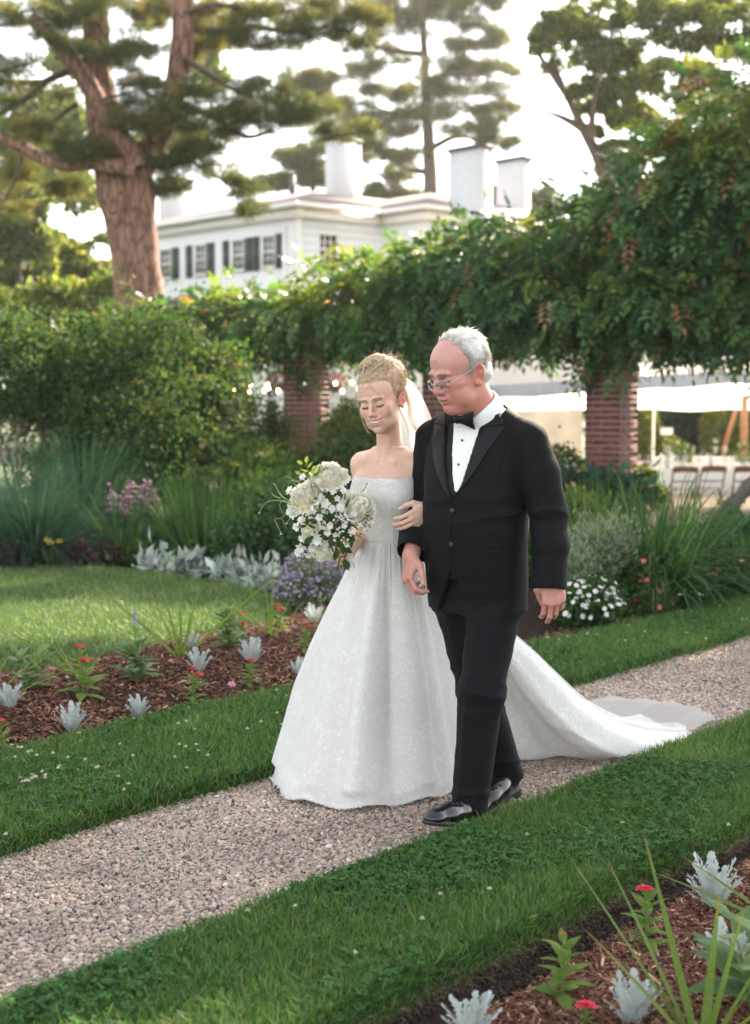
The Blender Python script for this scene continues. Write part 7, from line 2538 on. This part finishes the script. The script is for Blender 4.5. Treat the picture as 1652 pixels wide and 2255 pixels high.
tree('pine_tree', 'brown tinged pine showing right of the chimneys', at(1190, 960, 76) * (1, 1, 0), [(1196, 960), (1190, 430)], [[(1160, 405), (1200, 425), (1240, 450)]], [(1190, 440, 40, 22), (1175, 480, 40, 22), (1215, 470, 36, 18), (1090, 440, 26, 50)], 1200, (.4, .07), [(.10, .09, .04), (.14, .12, .06), (.06, .08, .03)], None, 'needle', 76, 203, .2, 'pines behind the house', needle=True)
tree('broadleaf_tree', 'tall airy broadleaf tree leaning in from the upper right', at(1420, 960, 36) * (1, 1, 0), [(1345, 1000), (1346, 600), (1342, 440), (1318, 350), (1285, 285), (1240, 190), (1215, 120)],
     [[(1300, 310), (1310, 220), (1330, 130)], [(1285, 285), (1240, 260), (1190, 240)], [(1370, 440), (1400, 300), (1430, 160)], [(1400, 500), (1480, 330), (1560, 180)], [(1260, 225), (1200, 140), (1160, 80)]],
     [(1180, 110, 36, 26), (1220, 150, 40, 24), (1250, 90, 46, 30), (1215, 60, 40, 26), (1290, 55, 50, 30), (1300, 120, 50, 30), (1255, 210, 30, 18), (1310, 190, 40, 24), (1340, 250, 30, 20), (1350, 40, 60, 34), (1380, 110, 60, 36), (1390, 190, 50, 34), (1440, 60, 70, 44), (1470, 150, 80, 46), (1540, 60, 80, 50), (1600, 140, 80, 50), (1560, 200, 80, 40), (1640, 60, 70, 50), (1420, 240, 46, 30), (1340, 340, 46, 30), (1390, 350, 60, 36), (1330, 380, 40, 22), (1300, 300, 24, 16), (1460, 260, 60, 40), (1480, 10, 100, 40), (1620, 10, 80, 40), (1180, 190, 20, 14), (1660, 220, 60, 40), (1200, 95, 56, 40), (1262, 150, 56, 40), (1335, 110, 60, 50), (1300, 235, 46, 30), (1362, 262, 60, 40), (1245, 232, 36, 22), (1280, 30, 60, 40), (1345, 190, 50, 40)],
     56000, (.125, .065), OAK, (.25, .35, .25, .15), 'leaf', 36, 204, .28, None, p=2.0)
tree('broadleaf_tree', 'dark tree rising just behind the top of the vine at the right', at(1500, 960, 30) * (1, 1, 0), [(1360, 1000), (1362, 700), (1420, 500), (1470, 380)], [],
     [(1290, 470, 40, 24), (1330, 440, 50, 26), (1400, 400, 60, 40), (1460, 340, 70, 50), (1540, 290, 80, 50), (1620, 250, 80, 60), (1500, 400, 90, 60), (1620, 400, 90, 60)], 9000, (.12, .06), [(.07, .12, .035), (.11, .16, .045), (.16, .19, .06)], None, 'leaf', 30, 205, .25)
YG = [(.12, .17, .035), (.17, .21, .045), (.08, .13, .03), (.22, .24, .07)]
for i, (lab, cl, Y_, base_x) in enumerate((
        ('sunlit yellow green tree at the left edge beyond the pine', [(60, 560, 80, 60), (130, 610, 80, 50), (20, 620, 60, 50), (100, 520, 50, 36), (190, 600, 60, 50), (215, 560, 40, 40), (160, 550, 50, 36)], 44, 100),
        ('drooping dark green tree at the left edge under the pine boughs', [(30, 480, 60, 50), (75, 500, 46, 50), (100, 560, 36, 40), (10, 540, 50, 50), (60, 440, 50, 30)], 40, 40),
        ('pale far tree behind the fork of the pine', [(60, 400, 110, 50), (150, 440, 60, 40), (20, 330, 70, 60), (110, 350, 60, 36), (150, 270, 60, 40), (60, 240, 70, 50), (150, 150, 50, 40), (300, 340, 40, 30), (370, 300, 60, 50), (440, 150, 60, 50), (460, 60, 70, 50)], 62, 60),
        ('green bushes at the foot of the pine, lit from behind', [(60, 660, 90, 40), (160, 660, 80, 40), (235, 640, 40, 36), (20, 700, 70, 40), (190, 700, 80, 36), (280, 690, 60, 30)], 34, 130))):
    tree('broadleaf_tree' if i != 3 else 'bush', lab, at(base_x, 960, Y_) * (1, 1, 0), [(base_x, 960), (base_x + 5, 700), (base_x, 560)] if i != 3 else None, [], cl, (7000, 5000, 5000, 6000)[i], ((.22, .14), (.26, .10), (.45, .3), (.2, .12))[i], YG if i != 1 else OAK, None, 'leaf', Y_, 210 + i, .2)
# unseen tree added beyond the right edge to keep sun off the path
rg = np.random.default_rng(240)
sv = np.array(sdir)
sh_c = np.array((1.0, 7.2, 0)) + sv * 26.5
shade = thing('broadleaf_tree', 'unseen broad crowned tree added beyond the right edge to shade the path', 'tree', (sh_c[0], sh_c[1], -.5))
limb('trunk', [(sh_c[0], sh_c[1], -.6), (sh_c[0] + .2, sh_c[1], 4), (sh_c[0] - .2, sh_c[1] + .3, 9), (sh_c[0], sh_c[1], 16)], .5, .15, MAT['bark_dark'], shade, 24, 12, .08, 1)
P, nn = in_ell(rg, 15000, [(sh_c, (7.5, 6.0, 6.2)), (sh_c + (3, -3, -1), (5, 5, 4)), (sh_c + (-3.2, 2.4, 1.0), (4.5, 4, 4)), (sh_c + (-1.5, -4.2, -2.2), (4.5, 3.2, 3))], 2.4)
G2 = P[:, :2] - sv[:2] * (P[:, 2:3] / sv[2])                    # where each leaf's shade falls
gap = (((G2[:, 0] + 1.75) / 1.7) ** 2 + ((G2[:, 1] - 9.05) / .85) ** 2 < 1)  # crown holes shaped to let sun through onto the lawn
gap |= (((G2[:, 0] - 1.75) / .35) ** 2 + ((G2[:, 1] - 4.35) / .5) ** 2 < 1)
gap |= (((G2[:, 0] + 1.08) / .68) ** 2 + ((G2[:, 1] - 2.98) / .62) ** 2 < 1) & (rg.random(len(P)) < .92)  # leaves left out so sun rims the couple's heads
P, nn = P[~gap], nn[~gap]; k_ = len(P)
B = LB(); v, f = leaves(rg, P, nn * .3 + rnd_unit(rg, k_) + (0, 0, -.2), .34, .22); B.add(v, f, rep(pal(rg, k_, OAK, None, .2), 4)); B.build('foliage', MAT['leaf'], shade)

# hedges seen under the tent, far wood behind everything
for i, (lab, cl, cols) in enumerate((
        ('clipped sunlit conifer hedge seen under the marquee beside the pillar', [(1430, 950, 36, 70), (1400, 950, 36, 70), (1350, 960, 60, 70)], [(.16, .20, .03), (.20, .23, .04)]),
        ('dark evergreen in the gap between the hedges under the marquee', [(1500, 950, 48, 75), (1530, 930, 40, 60)], [(.02, .045, .016), (.03, .06, .02)]),
        ('clipped sunlit conifer hedge under the marquee near the right edge', [(1590, 950, 46, 75), (1650, 950, 60, 75), (1700, 950, 60, 75)], [(.13, .17, .028), (.17, .2, .035)]))):
    tree('hedge', lab, at((1430, 1500, 1620)[i], 1000, 44) * (1, 1, 0) + (0, 0, -.57), None, [], cl, 4500, (.20, .10), cols, None, 'leaf', 44 + (i == 1), 220 + i, .2, sy=.7, p=5)
rg = np.random.default_rng(300)
k_ = 26000
ang = rg.uniform(-.75, .75, k_); dist = rg.uniform(88, 100, k_)
hgt = rg.uniform(0, 1, k_) ** .8 * (5.5 + 1.8 * np.sin(ang * 19) + 1.3 * np.sin(ang * 43 + 1))
P = np.stack((np.sin(ang) * dist, np.cos(ang) * dist, hgt), 1)
B = LB(); v, f = leaves(rg, P, rnd_unit(rg, k_), .8, .5); B.add(v, f, rep(pal(rg, k_, [(.05, .09, .03), (.08, .12, .04), (.12, .15, .05)], None, .25), 4))
tag(B.build('woods', MAT['leaf']), kind='stuff')

# ------------------------------------------------------------------ wisteria over the pergola
rg = np.random.default_rng(120)
wv = thing('wisteria', 'dense dark green vine covering the whole top of the pergola', 'vine', (*(PC0 + PN * 2.5), 0))
PROF = [(380, 692, 767), (430, 685, 760), (500, 680, 755), (580, 670, 745), (650, 666, 742), (720, 652, 732), (790, 620, 734), (860, 600, 742), (930, 580, 724), (1000, 560, 709), (1080, 540, 699), (1160, 520, 699), (1240, 498, 704), (1320, 460, 699), (1400, 405, 704), (1480, 355, 714), (1560, 300, 714), (1640, 245, 729), (1720, 190, 734), (1800, 150, 734)]
ells = []
for (px, y0, y1) in PROF:
    k_ = (px - 826) / CAM_F / 1.003
    t_ = (PC0[0] - k_ * PC0[1]) / (k_ * PN[1] - PN[0])
    c2 = PC0 + PN * t_; Y_ = c2[1]
    z0, z1 = at(px, y1, Y_)[2], at(px, y0, Y_)[2]
    nlev = max(1, int(round((z1 - z0) / .8)))
    for j in range(nlev):
        zc = z0 + (z1 - z0) * (j + .5) / nlev; rz_ = (z1 - z0) / nlev * .62
        for d_ in (-.45, .35):
            sh = 1 - .22 * j / max(1, nlev)
            ells.append(((c2[0] + PT[0] * d_ + rg.normal(0, .08), c2[1] + PT[1] * d_ + rg.normal(0, .08), zc + rg.normal(0, .05)), (.52 * sh, .62 * sh, rz_)))
NW = 14500
P, nn = in_ell(rg, NW, ells, 4.0)
P += nn * (snoise(P, 3.0, 5) * .26 + np.maximum(0, rg.normal(-.2, .2, NW)))[:, None]
for t_ in np.arange(-2.6, -6.2, -.55):                    # unseen vine masses added beyond the frame to shade the pillar
    c2 = PC0 + PN * t_
    for z_ in (2.6, 3.5, 4.3): ells.append(((c2[0], c2[1], z_), (.8, .9, .6)))
# streamers hanging below and shoots standing above
SPR = []
for (px, y, dy, dx) in [(x + rg.normal(0, 12), 718 + rg.normal(0, 10), rg.uniform(8, 50), 0) for x in np.linspace(520, 1660, 46)] + [(640, 790, 40, 8), (660, 800, 30, 4), (690, 790, 30, -4), (1270, 780, 26, 0), (1300, 780, 30, 6), (1370, 790, 30, 0)]:
    k_ = (px - 826) / CAM_F / 1.003; t_ = (PC0[0] - k_ * PC0[1]) / (k_ * PN[1] - PN[0]); Y_ = (PC0 + PN * t_)[1] - .55
    for q in np.linspace(0, 1, 5): SPR.append(at(px + dx * q, y + dy * q, Y_ + rg.normal(0, .2)))
for (px, y) in [(x + rg.normal(0, 14), np.interp(x, [p[0] for p in PROF], [p[1] for p in PROF])) for x in np.linspace(400, 1640, 60)]:
    k_ = (px - 826) / CAM_F / 1.003; t_ = (PC0[0] - k_ * PC0[1]) / (k_ * PN[1] - PN[0]); Y_ = (PC0 + PN * t_)[1]
    for q in range(3): SPR.append(at(px + rg.normal(0, 8), y - rg.uniform(0, 26), Y_ + rg.normal(0, .4)))
SPR = np.array(SPR)
P = np.concatenate((P, SPR)); nn = np.concatenate((nn, unit(rg.normal(0, 1, SPR.shape) * (1, 1, .3) + (0, 0, -.5))))
k_ = len(P)
D = unit(nn * .9 + rnd_unit(rg, k_) * .55 + (0, 0, -.35)); D[:, 2] -= .15; D = unit(D)
Ln = rg.uniform(.20, .34, k_)
Sd = unit(np.cross(D, (0, 0, 1.0) + rg.normal(0, .3, (k_, 3)))); Nn = np.cross(Sd, D)
hz = P[:, 2]
young = np.clip((snoise(P, 1.6, 7) + .45), 0, 1) * np.clip((hz - 2.0) / 1.2, 0, 1)  # sunlight put into the colour: yellower leaves higher up, not new growth
col = pal(rg, k_, [(.055, .13, .05), (.075, .17, .062), (.10, .20, .062), (.042, .10, .045)], None, .16)
ylw = rg.random(k_) < young
col[ylw] = pal(rg, ylw.sum(), [(.13, .21, .045), (.19, .25, .06)], None, .15)
rus = rg.random(k_) < np.clip((hz - 2.6), 0, 1) * .05 * (P[:, 0] > 1) + .008
col[rus] = pal(rg, rus.sum(), [(.34, .15, .08), (.40, .24, .12)], None, .15)
B = LB()
for j in range(4):
    tt = .25 + .2 * j
    base = P + D * (Ln * tt)[:, None] + np.array((0, 0, -1.0)) * (Ln * .35 * tt ** 2)[:, None]
    for q in (-1, 1):
        v, f = leaves(rg, base, D * .55 + Sd * q + np.array((0, 0, -.18)), .118 * (1.15 - .5 * abs(tt - .5)), .050, .12, Nn); B.add(v, f, rep(col, 4))
v, f = leaves(rg, P + D * Ln[:, None] - np.array((0, 0, 1.0)) * (Ln * .35)[:, None], D + (0, 0, -.4), .118, .050, .12, Nn); B.add(v, f, rep(col, 4))
B.build('foliage', MAT['gloss'], wv)
for i in (1, 2):
    c = PC0 + PN * PS * i + PT * .34 + PN * .12
    limb('stem', [(*c, -.02), (c[0] + .05, c[1] - .04, .8), (c[0] - .06, c[1] - .02, 1.6), (c[0] + .03, c[1] + .1, 2.4), (c[0] + .2, c[1] + .2, 2.9)], .05, .035, MAT['bark_grey'], wv, 24, 8, .15, i)

# ------------------------------------------------------------------ shrubs and border plants


def bush(name, label, ells, n_, L, w, cols, wts=None, seed=0, p=3.0, cat='shrub', group=None, flowers=None, stems=0, up=0.0, mat='leaf', fold=.2):
    rg = np.random.default_rng(seed)
    ells = [(np.array(c, float), np.broadcast_to(np.array(r_, float), 3)) for c, r_ in ells]
    cx = np.mean([e[0] for e in ells], 0)
    if name == 'shrub': ells = ells + sprays(rg, [(c, np.array(r_) * 1.12) for c, r_ in ells], 5, .34, .9)
    t = thing(name, label, cat, (cx[0], cx[1], 0), 0, group)
    P, nn = in_ell(rg, n_, ells, p)
    P = P[P[:, 2] > .02]; nn = nn[:len(P)]; k_ = len(P)
    P = P + nn * (snoise(P, 4.5, seed) * .17 + np.maximum(0, rg.normal(-.17, .24, k_)))[:, None] * min(1, ells[0][1][0] / .4)
    D = nn * .6 + rnd_unit(rg, k_) + (0, 0, up)
    B = LB(); v, f = leaves(rg, P, D, rg.uniform(.7, 1.3, k_) * L, w, fold); B.add(v, f, rep(pal(rg, k_, cols, wts, .2), 4))
    B.build('foliage', MAT[mat], t)
    if stems:
        mb = MB()
        for _ in range(stems):
            e = ells[rg.integers(len(ells))]; g = cx + (e[0] - cx) * .45 + rg.normal(0, .15, 3); tp = e[0] + rg.normal(0, .3, 3) * e[1]
            mb.tube(spline([(g[0], g[1], 0), (*(g[:2] * .5 + tp[:2] * .5 + rg.normal(0, .1, 2)), tp[2] * .5), tp], 8), np.linspace(.022, .006, 8), 5)
        mb.build('stems', MAT['bark_dark'], t)
    if flowers:
        fn_, cols_, Lf, wf = flowers
        P, nn = in_ell(rg, fn_, ells, 9); ok = (P[:, 2] > .1) & ((nn[:, 1] < .3) | (nn[:, 2] > .3)); P, nn = P[ok], nn[ok]; k_ = len(P)
        P = P + nn * .03
        if k_ < 150:
            ms_ = [floret_mesh('flower', c_, 8, 1, (.6, .45, .12)) for c_ in cols_]
            for p_, n_2 in zip(P, nn): inst('flower', ms_[rg.integers(len(ms_))], mat4(p_ - (t.location.x, t.location.y, 0), frame_z(n_2 + (0, -.4, .5) + rg.normal(0, .3, 3), 0), Lf * rg.uniform(.85, 1.2)), t)
            return t
        B = LB(); q = np.repeat(P, 5, 0); v, f = leaves(rg, q, np.repeat(nn, 5, 0) * .6 + rnd_unit(rg, k_ * 5) + (0, 0, .3), Lf, wf, .1); B.add(v, f, rep(rep(pal(rg, k_, cols_, None, .1), 5), 4))
        B.build('flowers', MAT['petal'], t)
    return t


def pe(px, py, Y_, rx, ry, dy=None):
    k_ = Y_ / CAM_F
    return (at(px, py, Y_), (rx * k_, (dy if dy else rx * k_ * .8), ry * k_))


SHR = [(.045, .092, .032), (.062, .115, .040), (.036, .074, .028), (.10, .145, .055)]
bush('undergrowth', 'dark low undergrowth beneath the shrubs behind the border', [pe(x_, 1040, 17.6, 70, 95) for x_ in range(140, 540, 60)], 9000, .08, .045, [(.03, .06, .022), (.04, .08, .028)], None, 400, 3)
bush('shrub', 'large dark shrub at the left edge behind the blue grass', [pe(40, 815, 16.5, 130, 110), pe(120, 765, 16.8, 120, 85), pe(-10, 750, 17, 120, 90), pe(150, 860, 16.2, 120, 100), pe(60, 900, 16, 110, 70), pe(190, 930, 15.8, 90, 60), pe(170, 1020, 15.4, 90, 60), pe(90, 1030, 15.6, 50, 40)], 22000, .055, .032, SHR + [(.16, .10, .045)], (.3, .3, .28, .11, .01), 401, 3.5, stems=26, group='shrubs behind the border')
bush('shrub', 'large bushy green shrub in front of the pine trunk', [pe(290, 800, 16.3, 130, 105), pe(250, 745, 16.6, 90, 66), pe(340, 750, 16.5, 80, 56), pe(330, 880, 15.8, 120, 100), pe(250, 960, 15.4, 120, 80), pe(370, 960, 15.4, 90, 80), pe(330, 1020, 15.2, 120, 60), pe(280, 1080, 14.8, 120, 50), pe(400, 1090, 14.8, 100, 50)], 24000, .055, .032, SHR + [(.2, .11, .05)], (.28, .32, .27, .12, .01), 402, 3.5, stems=20, group='shrubs behind the border')
bush('shrub', 'rounded green shrub nearest the left brick pillar', [pe(430, 820, 16.8, 80, 80), pe(480, 800, 17, 60, 56), pe(440, 900, 16.2, 100, 80), pe(500, 880, 16.6, 60, 70), pe(420, 980, 15.6, 100, 60)], 13000, .055, .032, [(.05, .105, .032), (.065, .125, .038), (.035, .08, .028), (.12, .15, .05), (.22, .12, .055)], (.3, .3, .24, .145, .015), 403, 3.2, stems=16, group='shrubs behind the border', flowers=(26, [(.5, .42, .36), (.45, .3, .24)], .035, .02))
bush('shrub', 'pale flecked shrub left of the brick pillar', [pe(570, 940, 18.5, 50, 50), pe(610, 960, 18.5, 36, 50), pe(540, 990, 18, 50, 40), pe(600, 1010, 18, 40, 40)], 5000, .06, .03, [(.07, .11, .045), (.11, .14, .06), (.05, .09, .04)], None, 404, 3, flowers=(60, [(.6, .56, .52), (.5, .46, .42)], .045, .03))
bush('leafy_perennial', 'tall fresh green perennial with yellow tips left of the bouquet', [pe(560, 1040, 14.5, 50, 70), pe(520, 1070, 14.2, 50, 60), pe(600, 1060, 14.2, 50, 60), pe(570, 1110, 13.5, 90, 50)], 5200, .085, .026, [(.075, .14, .035), (.055, .115, .035), (.20, .22, .035), (.11, .17, .045)], (.35, .4, .07, .18), 405, 3, 'plant', up=.5, flowers=(18, [(.42, .36, .05), (.5, .36, .25)], .05, .03))
bush('leafy_perennial', 'bluish green leafy plants directly left of the bouquet', [pe(600, 1150, 12.5, 70, 60), pe(560, 1180, 12.2, 70, 50), pe(640, 1180, 12.2, 60, 60), pe(620, 1100, 13, 60, 40), pe(660, 1120, 12.6, 50, 60)], 5200, .07, .035, [(.05, .11, .05), (.065, .13, .055), (.09, .15, .07)], None, 406, 3, 'plant')
bush('fern', 'bright yellow green ferny plant lit from behind, left of the bride', [pe(770, 930, 19, 40, 40), pe(745, 960, 18.6, 40, 40), pe(800, 960, 18.6, 40, 40)], 2600, .09, .03, [(.17, .22, .04), (.11, .16, .04), (.06, .11, .035), (.3, .33, .1)], (.35, .3, .25, .1), 407, 2.4, 'plant', up=.5)
bush('leafy_perennial', 'mixed green plants between the bride and the man behind', [pe(900, 990, 17, 80, 60), pe(830, 1020, 16, 70, 60), pe(740, 1030, 16, 60, 40)], 4200, .08, .04, SHR, None, 408, 3, 'plant')


def straps(label, base, n_, L, w, spread, droop, cols, seed, name='strap_leaved_plant', rad=.12, group=None, seg=6, flowers=None, wts=None):
    rg = np.random.default_rng(seed)
    base = np.array(base, float)
    t = thing(name, label, 'plant', (base[0], base[1], 0), rg.uniform(0, 6.28) * 0, group)
    a = rg.uniform(0, 6.28, n_); rr = rad * np.sqrt(rg.random(n_))
    P = base + np.stack((np.cos(a) * rr, np.sin(a) * rr, np.full(n_, -.01)), 1)
    tl = np.abs(rg.normal(0, spread, n_)) + .04
    D = np.stack((np.cos(a) * np.sin(tl), np.sin(a) * np.sin(tl), np.cos(tl)), 1)
    v, f, kk = blades(rg, P, D, rg.uniform(.65, 1.1, n_) * L, rg.uniform(.75, 1.2, n_) * w, rg.uniform(.4, 1.4, n_) * droop, seg)
    v[:, 2] = np.maximum(v[:, 2], .01)
    B = LB().add(v, f, rep(pal(rg, n_, cols, wts, .18), kk)); B.build('leaves', MAT['leaf'], t)
    return t


BLU = [(.045, .105, .08), (.06, .13, .098), (.035, .085, .064)]
STR = [(.042, .105, .04), (.06, .13, .048), (.034, .085, .034), (.10, .17, .07)]
straps('blue green fountain grass with fine arching blades at the left edge', gat(80, 1252), 2000, .98, .0085, .62, 2.5, BLU, 501, 'fountain_grass', .16, 'fountain grasses in the border')
straps('second blue green fountain grass behind the first', gat(185, 1205), 1600, 1.22, .0085, .6, 2.2, BLU, 502, 'fountain_grass', .16, 'fountain grasses in the border')
straps('third fountain grass half cut by the left edge', gat(-40, 1225), 1000, 1.05, .0085, .6, 2.3, BLU, 503, 'fountain_grass', .16, 'fountain grasses in the border')
straps('clump of broad green strap leaves between grass and iris', gat(268, 1240), 130, .74, .028, .55, 2.2, STR, 504, rad=.16)
straps('tall upright clump of narrow green leaves behind the silver leaves', gat(450, 1248), 380, .92, .016, .36, .7, [(.06, .13, .05), (.08, .155, .055), (.05, .105, .045)], 505, rad=.22)
straps('green strap leaved clump right of the tall upright clump', gat(545, 1262), 150, .70, .02, .5, 1.8, STR, 506, rad=.16)
straps('huge clump of arching green strap leaves right of the man', gat(1435, 1340), 400, 1.04, .026, .6, 3.2, STR, 507, rad=.2, wts=(.4, .3, .2, .1))
straps('upright green blades behind the huge strap leaved clump', gat(1500, 1290), 180, 1.0, .018, .45, 2.2, STR, 508, rad=.25)
straps('yellow green blades just right of the man behind the silver plant', gat(1345, 1300), 130, .95, .018, .4, .8, [(.12, .18, .05), (.08, .14, .04)], 509, rad=.2)
straps('bluish strap leaved clump at the right edge', gat(1655, 1290), 160, .80, .026, .5, 2.0, [(.05, .12, .06), (.04, .10, .045)], 510, rad=.2)
straps('tan green feathery grass in front of the left brick pillar', at(690, 1120, 18.3) * (1, 1, 0), 900, 1.25, .008, .22, .35, [(.13, .15, .06), (.18, .17, .08), (.09, .12, .05)], 511, 'feather_grass', .35)
bush('hosta', 'dark bluish broad leaved plants at the foot of the right pillar', [pe(1310, 1070, 15.5, 60, 30), pe(1370, 1085, 15.2, 50, 34), pe(1265, 1075, 15.5, 40, 26), pe(1320, 1110, 15, 70, 40)], 900, .17, .10, [(.03, .075, .055), (.04, .09, .065), (.055, .11, .075)], None, 512, 3, 'plant', up=.25)
bush('variegated_shrub', 'yellow green variegated shrub beside the man\'s sleeve', [pe(1275, 1120, 13.5, 50, 36), pe(1310, 1150, 13.2, 46, 40), pe(1260, 1160, 13.2, 40, 36)], 1600, .075, .045, [(.15, .20, .05), (.08, .14, .04), (.4, .38, .22)], (.42, .46, .12), 513, 3)
bush('white_flowered_bush', 'small glossy bush with pale leaves beside the marquee pillar', [pe(1235, 1030, 17, 40, 40), pe(1420, 1060, 17, 26, 40), pe(1440, 1090, 16.5, 40, 36)], 1500, .08, .045, [(.08, .13, .04), (.2, .2, .08), (.05, .1, .035)], None, 514, 3)
bush('catmint', 'haze of lavender catmint flowers left of the skirt', [pe(680, 1275, 10.4, 56, 60, .3), pe(720, 1290, 10.3, 40, 50, .3), pe(650, 1310, 10.2, 40, 40, .25), pe(700, 1330, 10.1, 50, 30, .25)], 3600, .032, .018, [(.12, .16, .11), (.15, .19, .14), (.09, .13, .08)], None, 515, 3, 'plant', flowers=(900, [(.46, .38, .58), (.52, .44, .64), (.40, .31, .50)], .016, .012), up=.5)
bush('artemisia', 'soft grey green feathery plant behind the white daisies', [pe(1308, 1215, 9.95, 58, 72, .3), pe(1272, 1245, 9.8, 40, 56, .28), pe(1352, 1205, 10.05, 42, 52, .28)], 4600, .055, .012, [(.22, .28, .22), (.17, .23, .17), (.28, .33, .27)], None, 516, 2.4, 'plant', up=.9)
DG = [(.04, .095, .03), (.055, .12, .035), (.03, .07, .025)]
bush('daisy_plant', 'mound of white daisies at the lawn edge right of the man\'s hand', [pe(1300, 1318, 9.4, 62, 46, .26), pe(1325, 1345, 9.3, 46, 34, .25), pe(1262, 1345, 9.3, 36, 38, .24)], 3200, .05, .016, DG, None, 517, 3, 'plant', flowers=(175, [(.82, .81, .77)], .018, .013), up=.3)
bush('daisy_plant', 'low white flowered mound near the right end of the far bed', [pe(1520, 1335, 10.0, 46, 26, .25), pe(1550, 1350, 9.9, 30, 20, .2)], 1600, .045, .015, DG, None, 518, 3, 'plant', flowers=(46, [(.80, .79, .76)], .022, .013), up=.3)
bush('penstemon', 'loose plant with small red flowers between daisies and strap leaves', [pe(1405, 1290, 9.9, 50, 76, .3), pe(1430, 1330, 9.7, 50, 44, .28)], 2600, .06, .014, DG + [(.10, .13, .04)], None, 519, 2.6, 'plant', flowers=(46, [(.52, .10, .10), (.6, .16, .15)], .018, .013), up=.5)
bush('penstemon', 'taller plant with pinkish red flowers at the right edge', [pe(1600, 1250, 10.8, 60, 66, .35), pe(1640, 1290, 10.6, 50, 60, .35), pe(1560, 1300, 10.6, 40, 46, .3)], 3000, .06, .016, DG, None, 520, 2.8, 'plant', flowers=(44, [(.55, .12, .16), (.6, .22, .30)], .020, .014), up=.5)
bush('leafy_perennial', 'dark green foliage at the right edge under the leaning trunk', [pe(1640, 1170, 13.5, 60, 40), pe(1580, 1190, 13, 60, 40), pe(1680, 1200, 12.5, 60, 60)], 3000, .08, .035, [(.035, .09, .035), (.05, .12, .05)], None, 521, 3, 'plant')
bush('leafy_perennial', 'green plants filling the border behind the man\'s arm', [pe(1230, 1180, 12.5, 60, 80), pe(1180, 1240, 11.5, 60, 70), pe(1120, 1260, 11.2, 60, 60)], 3400, .07, .035, DG, None, 522, 3, 'plant')
bush('coneflower', 'small green plant with two yellow flowers before the blue grass', [pe(112, 1222, 12.4, 26, 26, .12)], 420, .06, .02, [(.07, .14, .04), (.09, .16, .05)], None, 523, 3, 'plant', up=.6)
cf = [o_ for o_ in C.objects if o_.name.startswith('coneflower')][0]
ye = floret_mesh('flower', (.72, .54, .10), 11, 1, (.5, .33, .08))
for p_ in (at(104, 1190, 12.3), at(111, 1196, 12.3), at(131, 1193, 12.35)): inst('flower', ye, mat4(p_ - np.array(cf.location), frame_z((.1, -.5, .8)), .034), cf)
SIL = [(.36, .42, .36), (.42, .47, .41), (.30, .36, .30)]
for i, (px, py, rx, lab) in enumerate(((350, 1262, 46, 'left patch of woolly silver lamb\'s ear at the back of the lawn'), (420, 1258, 36, 'middle patch of woolly silver lamb\'s ear beside the purple leaves'), (520, 1285, 56, 'wide patch of woolly silver lamb\'s ear at the lawn corner'), (590, 1292, 46, 'patch of woolly silver lamb\'s ear next to the catmint'))):
    g = gat(px, py + 8); k_ = g[1] / CAM_F
    bush('lambs_ear', lab, [((g[0], g[1], .05), (rx * k_, rx * k_ * .8, .10))], 230, .125, .055, SIL, None, 530 + i, 3, 'plant', 'silver leaved patches behind the lawn', up=.35, mat='felt', fold=.12)
for i, (px, py, rx, lab) in enumerate(((25, 1258, 46, 'dark purple leaved low plant at the left edge of the border'), (225, 1250, 40, 'dark purple leaved plant below the pink spikes'), (455, 1243, 40, 'dark purple leaved plant between the silver patches'), (175, 1258, 26, 'small reddish purple plant beside the yellow flowers'))):
    g = gat(px, py + 4); k_ = g[1] / CAM_F
    bush('coral_bells', lab, [((g[0], g[1], .10), (rx * k_, rx * k_ * .8, .13))], 260, .085, .06, [(.06, .028, .045), (.085, .04, .06), (.04, .05, .03)], None, 540 + i, 3, 'plant', 'dark leaved plants in the border', up=.3)
t = thing('foxglove', 'pale pink flower spikes rising behind the strap leaves', 'plant', gat(285, 1225))
mb = MB(); B = LB(); rg = np.random.default_rng(55)
for (x, y0, y1) in ((245, 1170, 1075), (268, 1165, 1095), (290, 1160, 1062), (283, 1150, 1085), (310, 1165, 1070), (324, 1160, 1058), (335, 1150, 1075)):
    a, b_ = at(x - 4, 1225, 13.4), at(x, y1, 13.5); mb.tube(spline([(a[0], a[1], 0), (a + b_) / 2 + (.02, 0, .05), b_], 8), .006, 5)
    k2 = 46; s_ = rg.uniform(.70, 1, k2)[:, None]; q = np.array((a[0], a[1], a[2] * 0))[None] * (1 - s_) + b_ * s_ + rg.normal(0, .022, (k2, 3))
    v, f = leaves(rg, q, rnd_unit(rg, k2) * (1, 1, .6) + (0, 0, -.3), .045, .028); B.add(v, f, rep(pal(rg, k2, [(.50, .33, .40), (.42, .24, .32), (.10, .07, .07)], [.5, .3, .2]), 4))
mb.build('stems', solid('dark_stem', (.06, .04, .04), .7), t); B.build('flowers', MAT['petal'], t)
# ------------------------------------------------------------------ thin haze volume added for the veil of lens flare
m, n, l, b, o = NM('flare_haze')
n.remove(b)
pv = n.new('ShaderNodeVolumePrincipled')
pv.inputs['Color'].default_value = (.95, .95, .93, 1)
pv.inputs['Density'].default_value = .0004
pv.inputs['Anisotropy'].default_value = .45
l.new(pv.outputs[0], o.inputs['Volume'])
mb = MB().box((0, 200, 14.4), (560, 480, 32))
tag(mb.build('haze', m), kind='stuff')
